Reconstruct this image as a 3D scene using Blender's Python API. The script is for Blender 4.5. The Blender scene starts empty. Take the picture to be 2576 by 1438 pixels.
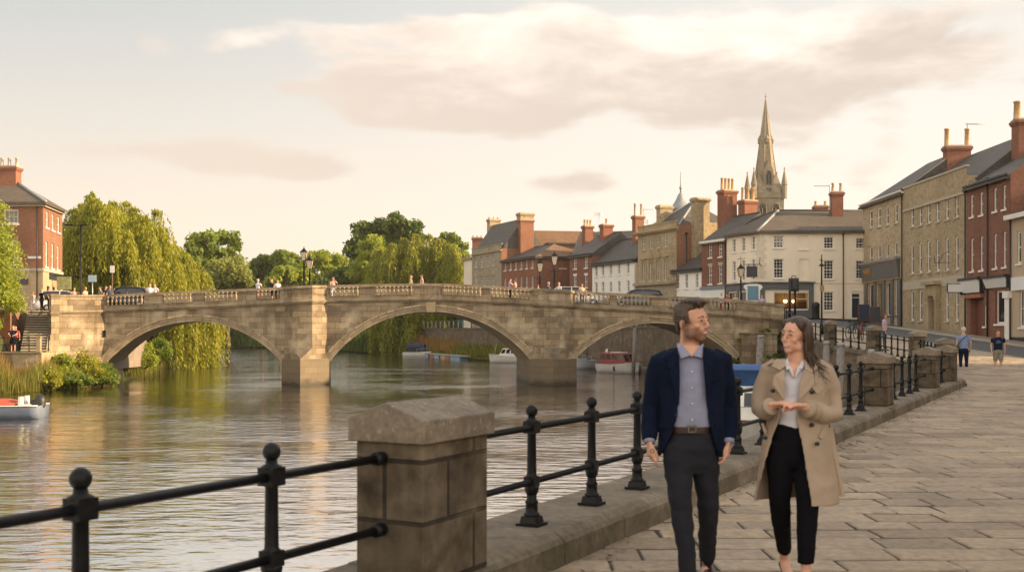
import bpy, bmesh, math, random
import numpy as np
from mathutils import Vector, Matrix, noise
R = math.radians
random.seed(7); RNG = np.random.default_rng(11)
sc = bpy.context.scene
COL = sc.collection
# picture geometry of the photograph (2576 x 1438 reading): focal length in pixels, horizon line, eye height above the water
F, CX, HY, EZ = 2700.0, 1288.0, 832.0, 4.0
PATH = 2.4            # level of the riverside pavement above the water
def W(px, py, d): return Vector(((px - CX) * d / F, d, EZ + (HY - py) * d / F))
def GX(px, d): return (px - CX) * d / F
def ZZ(py, d): return EZ + (HY - py) * d / F

# ------------------------------------------------------------------ objects
def tag(o, label=None, cat=None, group=None, kind=None):
    if label: o['label'] = label
    if cat: o['category'] = cat
    if group: o['group'] = group
    if kind: o['kind'] = kind
    return o
def thing(name, label, cat, loc=(0, 0, 0), group=None):
    o = bpy.data.objects.new(name, None); COL.objects.link(o); o.location = loc
    o.empty_display_size = .2
    return tag(o, label, cat, group)
def origin(o):
    v = Vector((0, 0, 0))
    while o is not None:
        v += o.location; o = o.parent
    return v
def copy_tree(o, parent=None):
    c = o.copy(); COL.objects.link(c); c.parent = parent
    for ch in list(o.children): copy_tree(ch, c)
    return c

class MB:
    """collects faces, then links them as one mesh object"""
    def __init__(s): s.v = []; s.f = []; s.m = []; s.sm = []
    def vert(s, p): s.v.append((float(p[0]), float(p[1]), float(p[2]))); return len(s.v) - 1
    def face(s, pts, mi=0, smooth=False):
        i = [s.vert(p) for p in pts]; s.f.append(i); s.m.append(mi); s.sm.append(smooth)
    def add(s, verts, faces, mi=0, smooth=False):
        b = len(s.v); s.v.extend([(float(p[0]), float(p[1]), float(p[2])) for p in verts])
        for f in faces: s.f.append([b + k for k in f]); s.m.append(mi); s.sm.append(smooth)
    def box(s, c, size, mi=0, ax=None, taper=1.0):
        """c = centre of the base; size = (along, across, height); ax = direction of 'along' in plan"""
        a = Vector((1, 0, 0)) if ax is None else Vector((ax[0], ax[1], 0)).normalized()
        b = Vector((-a.y, a.x, 0)); c = Vector(c); l, w, h = size
        lo = [c + a * (i * l / 2) + b * (j * w / 2) for i, j in ((-1, -1), (1, -1), (1, 1), (-1, 1))]
        hi = [c + a * (i * l / 2 * taper) + b * (j * w / 2 * taper) + Vector((0, 0, h)) for i, j in ((-1, -1), (1, -1), (1, 1), (-1, 1))]
        s.add(lo + hi, [(3, 2, 1, 0), (4, 5, 6, 7), (0, 1, 5, 4), (1, 2, 6, 5), (2, 3, 7, 6), (3, 0, 4, 7)], mi)
    def prism(s, poly, z0, z1, mi=0, top=True, bottom=True):
        """vertical prism over a plan polygon; z0/z1 numbers or per-vertex lists"""
        n = len(poly)
        za = z0 if hasattr(z0, '__len__') else [z0] * n; zb = z1 if hasattr(z1, '__len__') else [z1] * n
        lo = [(p[0], p[1], z) for p, z in zip(poly, za)]; hi = [(p[0], p[1], z) for p, z in zip(poly, zb)]
        fs = [(i, (i + 1) % n, n + (i + 1) % n, n + i) for i in range(n)]
        if top: fs.append(tuple(range(n, 2 * n)))
        if bottom: fs.append(tuple(range(n - 1, -1, -1)))
        s.add(lo + hi, fs, mi)
    def tube(s, pts, r, n=8, mi=0, cap=True, smooth=True, flat=None):
        """tube through points; r number or list; flat = (sx, sy) ellipse factors"""
        pts = [Vector(p) for p in pts]; m = len(pts)
        rr = r if hasattr(r, '__len__') else [r] * m
        vs = []; up = None
        for i, p in enumerate(pts):
            t = (pts[min(i + 1, m - 1)] - pts[max(i - 1, 0)])
            t = t.normalized() if t.length > 1e-9 else Vector((0, 0, 1))
            if up is None:
                up = Vector((0, 0, 1)) if abs(t.z) < .9 else Vector((0, 1, 0))
            x = up.cross(t).normalized(); y = t.cross(x).normalized(); up = y
            a, b = (rr[i] if hasattr(rr[i], '__len__') else (rr[i], rr[i]))
            for k in range(n):
                q = 2 * math.pi * k / n
                vs.append(p + x * (a * math.cos(q)) + y * (b * math.sin(q)))
        fs = [(i * n + k, i * n + (k + 1) % n, (i + 1) * n + (k + 1) % n, (i + 1) * n + k) for i in range(m - 1) for k in range(n)]
        if cap: fs += [tuple(range(n - 1, -1, -1)), tuple((m - 1) * n + k for k in range(n))]
        s.add(vs, fs, mi, smooth)
    def lathe(s, c, prof, n=10, mi=0, smooth=True):
        """prof = list of (radius, height)"""
        c = Vector(c); vs = []
        for r, h in prof:
            for k in range(n):
                q = 2 * math.pi * k / n; vs.append(c + Vector((r * math.cos(q), r * math.sin(q), h)))
        m = len(prof)
        fs = [(i * n + k, i * n + (k + 1) % n, (i + 1) * n + (k + 1) % n, (i + 1) * n + k) for i in range(m - 1) for k in range(n)]
        fs += [tuple(range(n - 1, -1, -1)), tuple((m - 1) * n + k for k in range(n))]
        s.add(vs, fs, mi, smooth)
    def ball(s, c, r, nu=10, nv=7, mi=0):
        rx, ry, rz = r if hasattr(r, '__len__') else (r, r, r)
        c = Vector(c); vs = []
        for i in range(nv + 1):
            a = math.pi * i / nv
            for k in range(nu):
                q = 2 * math.pi * k / nu
                vs.append(c + Vector((rx * math.sin(a) * math.cos(q), ry * math.sin(a) * math.sin(q), -rz * math.cos(a))))
        fs = [(i * nu + k, i * nu + (k + 1) % nu, (i + 1) * nu + (k + 1) % nu, (i + 1) * nu + k) for i in range(nv) for k in range(nu)]
        s.add(vs, fs, mi, True)
    def build(s, name, mats, parent=None, bevel=0, rel=True, weld=False):
        mats = mats if isinstance(mats, (list, tuple)) else [mats]
        me = bpy.data.meshes.new(name)
        o0 = origin(parent) if (parent is not None and rel) else Vector((0, 0, 0))
        v = [(p[0] - o0.x, p[1] - o0.y, p[2] - o0.z) for p in s.v]
        me.from_pydata(v, [], s.f); me.update()
        me.polygons.foreach_set('material_index', s.m); me.polygons.foreach_set('use_smooth', s.sm)
        for m in mats: me.materials.append(m)
        auto_uv(me, o0)
        if weld:
            bm = bmesh.new(); bm.from_mesh(me); bmesh.ops.remove_doubles(bm, verts=bm.verts, dist=1e-4); bm.to_mesh(me); bm.free()
        o = bpy.data.objects.new(name, me); COL.objects.link(o); o.parent = parent
        if bevel:
            b = o.modifiers.new('bevel', 'BEVEL'); b.width = bevel; b.segments = 2; b.limit_method = 'ANGLE'; b.angle_limit = R(40)
        return o

def auto_uv(me, off=Vector((0, 0, 0))):
    """metric texture coordinates: u runs level along each face, v up the face"""
    n = len(me.loops)
    if n == 0: return
    co = np.empty(len(me.vertices) * 3, np.float32); me.vertices.foreach_get('co', co); co = co.reshape(-1, 3) + np.array(off, np.float32)
    nr = np.empty(len(me.polygons) * 3, np.float32); me.polygons.foreach_get('normal', nr); nr = nr.reshape(-1, 3)
    lv = np.empty(n, np.int32); me.loops.foreach_get('vertex_index', lv)
    lt = np.empty(len(me.polygons), np.int32); me.polygons.foreach_get('loop_total', lt)
    pn = np.repeat(nr, lt, axis=0); p = co[lv]
    h = np.hypot(pn[:, 0], pn[:, 1]); ok = h > .15; hs = np.where(ok, h, 1)
    t = np.stack([np.where(ok, -pn[:, 1] / hs, 1), np.where(ok, pn[:, 0] / hs, 0), np.zeros(n)], 1)
    b = np.cross(pn, t)
    uv = np.stack([(p * t).sum(1), (p * b).sum(1)], 1).astype(np.float32)
    l = me.uv_layers.new(name='UVMap'); l.data.foreach_set('uv', uv.ravel())

def raw_mesh(name, V, Fq, mats, parent=None, mi=None, smooth=False, rel=True):
    """fast path: numpy vertices (n,3) and quads/tris (m,k)"""
    me = bpy.data.meshes.new(name)
    V = np.asarray(V, np.float32); Fq = np.asarray(Fq, np.int32); k = Fq.shape[1]
    if parent is not None and rel: V = V - np.array(origin(parent), np.float32)
    me.vertices.add(len(V)); me.vertices.foreach_set('co', V.ravel())
    me.loops.add(Fq.size); me.loops.foreach_set('vertex_index', Fq.ravel())
    me.polygons.add(len(Fq)); me.polygons.foreach_set('loop_start', np.arange(0, Fq.size, k, dtype=np.int32))
    me.polygons.foreach_set('loop_total', np.full(len(Fq), k, np.int32))
    if mi is not None: me.polygons.foreach_set('material_index', np.asarray(mi, np.int32))
    me.polygons.foreach_set('use_smooth', np.full(len(Fq), smooth))
    me.update(calc_edges=True)
    for m in (mats if isinstance(mats, (list, tuple)) else [mats]): me.materials.append(m)
    o = bpy.data.objects.new(name, me); COL.objects.link(o); o.parent = parent
    return o

# ------------------------------------------------------------------ materials
M = {}
def nt_new(name):
    m = bpy.data.materials.new(name); m.use_nodes = True; nt = m.node_tree; nt.nodes.clear(); M[name] = m
    out = nt.nodes.new('ShaderNodeOutputMaterial'); p = nt.nodes.new('ShaderNodeBsdfPrincipled')
    nt.links.new(p.outputs[0], out.inputs[0])
    return m, nt, p
def N(nt, typ, **kw):
    n = nt.nodes.new(typ)
    for k, v in kw.items():
        if k.startswith('_'): setattr(n, k[1:], v)
        else: n.inputs[k.replace('__', ' ')].default_value = v
    return n
def L(nt, a, b): nt.links.new(a, b)
def c4(c): return (c[0], c[1], c[2], 1)
def ramp(nt, fac, stops):
    r = nt.nodes.new('ShaderNodeValToRGB'); e = r.color_ramp.elements
    while len(e) > 1: e.remove(e[-1])
    e[0].position = stops[0][0]; e[0].color = c4(stops[0][1])
    for p, c in stops[1:]:
        k = e.new(p); k.color = c4(c)
    L(nt, fac, r.inputs[0]); return r.outputs[0]
def mix(nt, fac, a, b, mode='MIX'):
    n = nt.nodes.new('ShaderNodeMix'); n.data_type = 'RGBA'; n.blend_type = mode
    for sock, v in ((n.inputs[0], fac), (n.inputs[6], a), (n.inputs[7], b)):
        if isinstance(v, (int, float)): sock.default_value = v
        elif isinstance(v, tuple): sock.default_value = c4(v)
        else: L(nt, v, sock)
    return n.outputs[2]
def math_(nt, op, a, b=0.0, c=None):
    n = nt.nodes.new('ShaderNodeMath'); n.operation = op
    for i, v in enumerate((a, b) if c is None else (a, b, c)):
        if isinstance(v, (int, float)): n.inputs[i].default_value = v
        else: L(nt, v, n.inputs[i])
    return n.outputs[0]
def coords(nt, kind='Object', scale=(1, 1, 1)):
    t = nt.nodes.new('ShaderNodeTexCoord'); m = nt.nodes.new('ShaderNodeMapping'); m.inputs['Scale'].default_value = scale
    L(nt, t.outputs[kind], m.inputs[0]); return m.outputs[0]
def tex_noise(nt, co, scale, detail=3, rough=.55):
    n = nt.nodes.new('ShaderNodeTexNoise'); n.inputs['Scale'].default_value = scale; n.inputs['Detail'].default_value = detail
    n.inputs['Roughness'].default_value = rough; L(nt, co, n.inputs['Vector']); return n.outputs['Fac']
def bump(nt, h, p, strength=.4, dist=.02):
    b = nt.nodes.new('ShaderNodeBump'); b.inputs['Strength'].default_value = strength; b.inputs['Distance'].default_value = dist
    L(nt, h, b.inputs['Height']); L(nt, b.outputs[0], p.inputs['Normal']); return b
def plain(name, col, rough=.6, metal=0., var=.12, scale=6., spec=.5, bmp=0.):
    m, nt, p = nt_new(name)
    f = tex_noise(nt, coords(nt), scale, 4)
    lo = tuple(c * (1 - var) for c in col); hi = tuple(min(1, c * (1 + var)) for c in col)
    L(nt, ramp(nt, f, [(.3, lo), (.7, hi)]), p.inputs['Base Color'])
    p.inputs['Roughness'].default_value = rough; p.inputs['Metallic'].default_value = metal; p.inputs['Specular IOR Level'].default_value = spec
    if bmp: bump(nt, f, p, bmp, .01)
    return m
def masonry(name, c1, c2, mortar, bw, bh, gap, stain=(.5, .5, .5), stain_amt=.45, squash=1., rough=.85, offset=.5, bmp=.5, nscale=.35, c3=None, streak=False, freq=2):
    m, nt, p = nt_new(name)
    uv = coords(nt, 'UV')
    wob = nt.nodes.new('ShaderNodeTexNoise'); wob.inputs['Scale'].default_value = 1.3; L(nt, uv, wob.inputs['Vector'])
    b = nt.nodes.new('ShaderNodeTexBrick'); L(nt, uv, b.inputs['Vector'])
    b.offset = offset; b.squash = squash; b.squash_frequency = freq
    b.inputs['Color1'].default_value = c4(c1); b.inputs['Color2'].default_value = c4(c2); b.inputs['Mortar'].default_value = c4(mortar)
    b.inputs['Scale'].default_value = 1; b.inputs['Brick Width'].default_value = bw; b.inputs['Row Height'].default_value = bh
    b.inputs['Mortar Size'].default_value = gap; b.inputs['Mortar Smooth'].default_value = .3; b.inputs['Bias'].default_value = -.1
    col = b.outputs['Color']
    ob = coords(nt)
    if c3:
        n3 = tex_noise(nt, ob, 1.7 / bw * .35, 2)
        col = mix(nt, math_(nt, 'MULTIPLY', ramp(nt, n3, [(.5, (0, 0, 0)), (.68, (1, 1, 1))]), .8), col, c3)
    n1 = tex_noise(nt, ob, nscale, 5, .65); n2 = tex_noise(nt, ob, 9, 3)
    col = mix(nt, math_(nt, 'MULTIPLY', ramp(nt, n1, [(.42, (0, 0, 0)), (.66, (1, 1, 1))]), stain_amt), col, mix(nt, 1., col, stain, 'MULTIPLY'))
    if streak:
        sv = coords(nt, 'UV', (1.6, .10, 1)); ns = tex_noise(nt, sv, 1.2, 4, .7)
        col = mix(nt, math_(nt, 'MULTIPLY', ramp(nt, ns, [(.52, (0, 0, 0)), (.7, (1, 1, 1))]), .55), col, mix(nt, 1., col, (.45, .42, .38), 'MULTIPLY'))
    col = mix(nt, .22, col, ramp(nt, n2, [(.3, (.25, .25, .25)), (.7, (1, 1, 1))]), 'OVERLAY')
    L(nt, col, p.inputs['Base Color']); p.inputs['Roughness'].default_value = rough; p.inputs['Specular IOR Level'].default_value = .25
    h = math_(nt, 'ADD', math_(nt, 'MULTIPLY', b.outputs['Fac'], -1.), math_(nt, 'MULTIPLY', n2, .5))
    bump(nt, h, p, bmp, .015)
    return m
def leaf_mat(name, cols, trans=.35):
    m, nt, p = nt_new(name)
    g = nt.nodes.new('ShaderNodeNewGeometry')
    n = tex_noise(nt, coords(nt), .28, 3)
    f = math_(nt, 'ADD', math_(nt, 'MULTIPLY', g.outputs['Random Per Island'], .55), math_(nt, 'MULTIPLY', n, .5))
    k = len(cols); col = ramp(nt, f, [(.15 + .7 * i / (k - 1), c) for i, c in enumerate(cols)])
    L(nt, col, p.inputs['Base Color']); p.inputs['Roughness'].default_value = .55; p.inputs['Specular IOR Level'].default_value = .25
    t = nt.nodes.new('ShaderNodeBsdfTranslucent'); L(nt, mix(nt, 1., col, (1.5, 1.4, .55), 'MULTIPLY'), t.inputs[0])
    ms = nt.nodes.new('ShaderNodeMixShader'); ms.inputs[0].default_value = trans
    out = [x for x in nt.nodes if x.type == 'OUTPUT_MATERIAL'][0]
    L(nt, p.outputs[0], ms.inputs[1]); L(nt, t.outputs[0], ms.inputs[2]); L(nt, ms.outputs[0], out.inputs[0])
    return m
def glass_mat(name, col, rough=.06, wob=.02):
    m, nt, p = nt_new(name)
    n = tex_noise(nt, coords(nt), 1.1, 2); n2 = tex_noise(nt, coords(nt), .55, 1)
    L(nt, ramp(nt, n2, [(.35, tuple(c * .4 for c in col)), (.6, col)]), p.inputs['Base Color'])
    p.inputs['Roughness'].default_value = rough; p.inputs['Specular IOR Level'].default_value = .9
    bump(nt, n, p, .25, wob); return m

plain('iron', (.007, .0075, .009), .42, 0, .4, 14, .22, .35)
plain('white_paint', (.74, .71, .66), .5, 0, .08, 3)
plain('cream_paint', (.66, .58, .45), .6, 0, .06, 2)
plain('grey_paint', (.10, .105, .11), .45, 0, .1, 2)
plain('blue_grey_paint', (.16, .20, .25), .5, 0, .1, 2)
plain('black_paint', (.02, .02, .022), .5, 0, .2, 5)
plain('navy_paint', (.02, .03, .07), .5, 0, .2, 5)
plain('lead', (.26, .27, .28), .5, .2, .15, 4)
plain('white_sign', (.72, .72, .70), .4, 0, .04, 1)
plain('dark_sign', (.028, .032, .045), .4, 0, .1, 1)
plain('gold', (.62, .36, .11), .35, .6, .1, 9)
plain('pot', (.50, .33, .17), .8, 0, .2, 4)
plain('pot_red', (.36, .15, .08), .8, 0, .2, 4)
plain('old_wood', (.20, .18, .16), .85, 0, .3, 7, .3, .4)
plain('weathered_deck', (.30, .27, .23), .85, 0, .25, 5, .3, .3)
plain('blue_float', (.20, .34, .52), .5, 0, .1, 3)
plain('brown_wood', (.14, .075, .04), .6, 0, .2, 6)
plain('terracotta', (.30, .12, .07), .8, 0, .2, 3)
plain('sill_stone', (.42, .37, .29), .8, 0, .15, 5)
plain('steel', (.42, .42, .41), .35, .8, .1, 8)
plain('bark', (.10, .075, .05), .9, 0, .35, 5, .2, .6)
plain('rubber', (.015, .015, .015), .8, 0, .2, 5)
masonry('bridge_stone', (.41, .32, .21), (.185, .145, .098), (.14, .105, .07), .98, .42, .014, (.40, .36, .32), .75, 1.35, offset=.42, bmp=.6, c3=(.52, .44, .31), streak=True, freq=3)
masonry('arch_stone', (.44, .345, .225), (.36, .28, .185), (.2, .16, .11), 5., .9, .008, (.55, .5, .45), .5, bmp=.4)
masonry('coping_stone', (.36, .29, .20), (.29, .235, .165), (.22, .18, .13), 1.5, 3., .008, (.42, .39, .35), .75, bmp=.5, nscale=.9, streak=True)
masonry('pier_stone', (.165, .13, .09), (.075, .06, .042), (.045, .036, .027), .56, .33, .014, (.28, .25, .21), .95, bmp=.9, nscale=2.6, c3=(.21, .165, .11), streak=True)
masonry('quay_brick', (.17, .125, .085), (.11, .08, .06), (.15, .13, .1), .34, .11, .012, (.5, .5, .4), .7, bmp=.5, nscale=.5, streak=True, c3=(.23, .18, .13))
masonry('red_brick', (.27, .10, .06), (.20, .072, .045), (.27, .2, .15), .225, .075, .009, (.6, .55, .5), .45)
masonry('orange_brick', (.275, .115, .066), (.20, .08, .05), (.27, .2, .14), .225, .075, .009, (.6, .55, .5), .4)
masonry('dark_brick', (.25, .105, .066), (.18, .075, .05), (.20, .14, .11), .225, .075, .009, (.6, .55, .5), .45)
masonry('buff_brick', (.46, .365, .225), (.33, .255, .155), (.36, .30, .21), .225, .075, .012, (.62, .58, .52), .5, c3=(.26, .19, .12))
masonry('buff_brick_pale', (.54, .43, .28), (.41, .32, .20), (.40, .33, .24), .225, .075, .012, (.62, .58, .52), .5, c3=(.30, .22, .14))
masonry('tan_stone', (.42, .335, .21), (.36, .285, .18), (.28, .23, .15), .8, .36, .008, (.6, .55, .5), .5, streak=True)
masonry('grey_stone', (.35, .30, .215), (.30, .25, .18), (.25, .21, .15), .6, .3, .008, (.62, .6, .55), .5, streak=True)
masonry('church_stone', (.29, .25, .19), (.235, .20, .155), (.2, .16, .1), .9, .4, .01, (.6, .55, .5), .5, streak=True)
masonry('slate', (.066, .062, .060), (.098, .092, .086), (.03, .028, .027), .34, .22, .012, (1.5, 1.35, 1.1), .4, rough=.6, bmp=.7)
masonry('slate_brown', (.13, .105, .08), (.095, .08, .068), (.05, .045, .04), .34, .22, .012, (.6, .58, .56), .5, rough=.7, bmp=.7)
masonry('tile_brown', (.22, .13, .075), (.15, .09, .055), (.07, .045, .03), .24, .17, .012, (.55, .5, .45), .5, rough=.8, bmp=.8)
for nm, cc in (('cream_render', (.84, .74, .59)), ('white_render', (.84, .81, .75)), ('sand_render', (.46, .36, .25))):
    m, nt, p = nt_new(nm)
    ob = coords(nt); n1 = tex_noise(nt, ob, .5, 5, .65); uvs = coords(nt, 'UV', (2.2, .16, 1)); n2 = tex_noise(nt, uvs, 1.1, 4, .7)
    col = ramp(nt, n1, [(.3, tuple(c * .88 for c in cc)), (.7, cc)])
    col = mix(nt, math_(nt, 'MULTIPLY', ramp(nt, n2, [(.56, (0, 0, 0)), (.75, (1, 1, 1))]), .4), col, tuple(c * .72 for c in cc))
    L(nt, col, p.inputs['Base Color']); p.inputs['Roughness'].default_value = .8
    bump(nt, tex_noise(nt, ob, 25, 2), p, .15, .01)
glass_mat('glass', (.075, .072, .066)); glass_mat('glass_dark', (.028, .028, .03)); glass_mat('car_glass', (.02, .022, .025), .04, .003)
m, nt, p = nt_new('curtain_glass')   # pale curtains close behind old glass
ob = coords(nt, 'UV', (6, .6, 1)); f = tex_noise(nt, ob, 1.5, 3)
L(nt, ramp(nt, f, [(.35, (.045, .043, .04)), (.62, (.24, .235, .22))]), p.inputs['Base Color']); p.inputs['Roughness'].default_value = .1
# ------------------------------------------------------------------ camera
cam = bpy.data.cameras.new('camera'); cam.sensor_width = 36; cam.lens = 36 * F / 2576; cam.shift_y = (HY - 719) / 2576
cam.clip_end = 6000; cam.clip_start = .05
cam.dof.use_dof = True; cam.dof.focus_distance = 70; cam.dof.aperture_fstop = 4.0
co = bpy.data.objects.new('camera', cam); COL.objects.link(co); co.location = (0, 0, EZ); co.rotation_euler = (R(90), 0, 0)
sc.camera = co
sc.view_settings.view_transform = 'Standard'; sc.view_settings.look = 'None'; sc.view_settings.gamma = 1; sc.view_settings.exposure = 1.12
sc.render.engine = 'CYCLES'; sc.cycles.use_denoising = True; sc.cycles.max_bounces = 7; sc.cycles.caustics_reflective = False; sc.cycles.caustics_refractive = False
sc.cycles.sample_clamp_indirect = 8
# ------------------------------------------------------------------ sun and sky
SUN = Vector((.94, -.07, .355)).normalized()
sl = bpy.data.lights.new('sun', 'SUN'); sl.energy = 5.0; sl.angle = R(.5); sl.color = (1, .72, .42)
so = bpy.data.objects.new('sun', sl); COL.objects.link(so); so.rotation_euler = SUN.to_track_quat('Z', 'Y').to_euler(); so.location = (60, 0, 60)
w = bpy.data.worlds.new('World'); sc.world = w; w.use_nodes = True; nt = w.node_tree; nt.nodes.clear()
out = nt.nodes.new('ShaderNodeOutputWorld'); bg = nt.nodes.new('ShaderNodeBackground'); L(nt, bg.outputs[0], out.inputs[0]); bg.inputs[1].default_value = .1
sky = nt.nodes.new('ShaderNodeTexSky'); sky.sky_type = 'NISHITA'; sky.sun_disc = False
sky.sun_elevation = math.asin(SUN.z); sky.sun_rotation = math.atan2(SUN.x, SUN.y); sky.dust_density = 2
tc = nt.nodes.new('ShaderNodeTexCoord'); sx = nt.nodes.new('ShaderNodeSeparateXYZ'); L(nt, tc.outputs['Generated'], sx.inputs[0])
az = math_(nt, 'ARCTAN2', sx.outputs[0], sx.outputs[1]); el = math_(nt, 'ARCSINE', math_(nt, 'MINIMUM', math_(nt, 'MAXIMUM', sx.outputs[2], -.999), .999))
def sstep(x, a, b):
    n = nt.nodes.new('ShaderNodeMapRange'); n.interpolation_type = 'SMOOTHSTEP'
    n.inputs[1].default_value = a; n.inputs[2].default_value = b
    if isinstance(x, float): n.inputs[0].default_value = x
    else: L(nt, x, n.inputs[0])
    return n.outputs[0]
def gauss(x, c, s):   # smooth bump round c
    d = math_(nt, 'DIVIDE', math_(nt, 'SUBTRACT', x, c), s)
    return math_(nt, 'POWER', 2.718, math_(nt, 'MULTIPLY', math_(nt, 'MULTIPLY', d, d), -1.))
elf = math_(nt, 'DIVIDE', el, 1.5708)
left = ramp(nt, elf, [(0, (.83, .66, .50)), (.06, (.79, .66, .53)), (.12, (.63, .585, .52)), (.2, (.45, .475, .47)), (.32, (.50, .49, .47)), (.6, (.44, .44, .46)), (1, (.34, .37, .43))])
right = ramp(nt, elf, [(0, (.86, .72, .58)), (.06, (.84, .735, .62)), (.12, (.79, .715, .635)), (.2, (.66, .635, .59)), (.32, (.66, .60, .53)), (.6, (.52, .50, .48)), (1, (.34, .37, .43))])
base = mix(nt, sstep(az, -.5, .3), left, right)
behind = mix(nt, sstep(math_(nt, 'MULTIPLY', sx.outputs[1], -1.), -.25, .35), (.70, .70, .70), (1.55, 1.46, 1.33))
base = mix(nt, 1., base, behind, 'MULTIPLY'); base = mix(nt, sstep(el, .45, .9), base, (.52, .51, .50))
# clouds: layered noise over azimuth / elevation, gathered into the banks of the evening sky
cv = nt.nodes.new('ShaderNodeCombineXYZ'); L(nt, az, cv.inputs[0]); L(nt, math_(nt, 'MULTIPLY', el, 2.6), cv.inputs[1])
def cn(scale, det, rough, off):
    m = nt.nodes.new('ShaderNodeMapping'); m.inputs['Location'].default_value = off; L(nt, cv.outputs[0], m.inputs[0])
    n = nt.nodes.new('ShaderNodeTexNoise'); n.inputs['Scale'].default_value = scale; n.inputs['Detail'].default_value = det; n.inputs['Roughness'].default_value = rough
    n.inputs['Distortion'].default_value = .25
    L(nt, m.outputs[0], n.inputs['Vector']); return n.outputs['Fac']
nb = cn(4.6, 6, .50, (3.1, .4, 0)); ns = cn(12, 6, .52, (1.3, 7.7, 0))
fld = math_(nt, 'ADD', math_(nt, 'MULTIPLY', nb, .64), math_(nt, 'MULTIPLY', ns, .36))
def bank(ca, sa, ce, se, amt): return math_(nt, 'MULTIPLY', math_(nt, 'MULTIPLY', gauss(az, ca, sa), gauss(el, ce, se)), amt)
bk = [bank(-.06, .15, .225, .032, .26), bank(.10, .15, .238, .040, .27), bank(.27, .16, .245, .036, .27), bank(-.17, .07, .265, .014, .16), bank(-.03, .12, .275, .016, .2), bank(.22, .07, .222, .012, .18), bank(-.08, .06, .195, .012, .18),
      bank(-.33, .10, .158, .010, .22), bank(-.22, .12, .145, .010, .19), bank(.05, .07, .137, .009, .12), bank(.45, .10, .31, .035, .3),
      bank(-.40, .025, .285, .007, .16), bank(.0, .3, .42, .06, .25), bank(1.4, .7, .4, .2, .16), bank(-1.5, .8, .45, .2, .2)]
tot = bk[0]
for b_ in bk[1:]: tot = math_(nt, 'ADD', tot, b_)
den = sstep(math_(nt, 'ADD', fld, tot), .565, .69)
# the under sides are greyer, the tops and thin edges lit
up = sstep(math_(nt, 'ADD', math_(nt, 'MULTIPLY', cn(7, 6, .6, (9.2, 2.4, 0)), .9), math_(nt, 'MULTIPLY', math_(nt, 'SUBTRACT', el, .23), 3.4)), .34, .80)
ccol = mix(nt, up, (.405, .338, .282), (.74, .64, .55))
ccol = mix(nt, sstep(az, -.35, .35), mix(nt, .4, ccol, (.60, .485, .40)), ccol)
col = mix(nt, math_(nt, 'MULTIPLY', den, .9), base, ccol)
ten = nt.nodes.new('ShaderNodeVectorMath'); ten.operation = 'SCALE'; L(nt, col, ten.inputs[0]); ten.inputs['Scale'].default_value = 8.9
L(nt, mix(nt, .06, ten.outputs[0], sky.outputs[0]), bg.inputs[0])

# ------------------------------------------------------------------ plan of the river
NEAR = lambda d: .14 + .538 * (d - 7.63)              # post line of the near quay: X for a distance d
QUAY = [(NEAR(-6), -6), (NEAR(31.2), 31.2)]
FARQ = [(NEAR(31.2), 31.2), (14.9, 38), (15.4, 45), (15.0, 50), (15.4, 55.5), (20.2, 79.6)]
EMB = [(16.9, 87.5), (14.6, 98), (12.4, 108), (2.2, 140), (-4.2, 153), (-15, 181), (-32, 218), (-60, 285)]
LBANK = [(-33, -60), (-33.5, 55), (-31.8, 66), (-30.3, 79.5), (-30.6, 88), (-34, 96), (-41, 128), (-60, 180), (-92, 285)]
RIVER = [(NEAR(-70), -70), *QUAY, *FARQ[1:], *EMB, (-75, 292), *reversed(LBANK)]
def seg_dist(P, a, b):
    a = np.array(a, float); b = np.array(b, float); d = b - a
    t = np.clip(((P - a) @ d) / (d @ d), 0, 1); return np.hypot(*(P - a - t[..., None] * d).transpose(2, 0, 1) if P.ndim == 3 else (P - a - t[:, None] * d).T)
def inside(P, poly):
    r = np.zeros(P.shape[:-1], bool); n = len(poly)
    for i in range(n):
        (x0, y0), (x1, y1) = poly[i], poly[(i + 1) % n]
        if y0 == y1: continue
        c = (y0 > P[..., 1]) != (y1 > P[..., 1])
        r ^= c & (P[..., 0] < (x1 - x0) * (P[..., 1] - y0) / (y1 - y0) + x0)
    return r
def gz(x, y):
    """street level on the right bank"""
    f = min(1, max(0, (x - 20) / 13)); y0 = 34 + 18 * f
    return PATH + min(max(0, (y - y0) * .054), 2.7 if y < 130 else 2.4)
xs = np.concatenate([np.arange(-900, -110, 40), np.arange(-110, 90, 2.5), np.arange(90, 900, 40)])
ys = np.concatenate([np.arange(-120, -10, 20), np.arange(-10, 330, 2.5), np.arange(330, 4200, 130)])
GXX, GYY = np.meshgrid(xs, ys); P = np.stack([GXX, GYY], -1)
dist = np.full(GXX.shape, 1e9)
for i in range(len(RIVER)): dist = np.minimum(dist, seg_dist(P, RIVER[i], RIVER[(i + 1) % len(RIVER)]))
ins = inside(P, RIVER); sd = np.where(ins, -dist, dist)
right = (GXX > np.interp(GYY, [-120, 33, 80, 108, 216, 285, 300], [-60, 0, 0, 0, -40, -70, -500])) & (GYY < 300)
hr = np.vectorize(gz)(GXX, GYY) - .25
hl = np.where(GYY < 71, 1.2 + 1.25 * np.clip((sd - 3) / 3, 0, 1), np.where(GYY < 95, 5.2, np.where(GYY < 120, 3.0, 1.6)))
lowbank = .25 + 1.3 * np.clip(sd / 9, 0, 1)
hl = np.where(GYY > 95, np.minimum(hl, lowbank + 1.2 * np.clip((sd - 8) / 20, 0, 1)), np.where(sd < 4.5, np.minimum(hl, .2 + .22 * sd), hl))
hl = np.where((GYY > 72) & (GYY < 95) & (sd < 6), np.minimum(hl, .5), hl)
z = np.where(right, np.where(sd < 2.6, -.8, hr), hl)
z = np.where(ins, -1.4, z)
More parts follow.
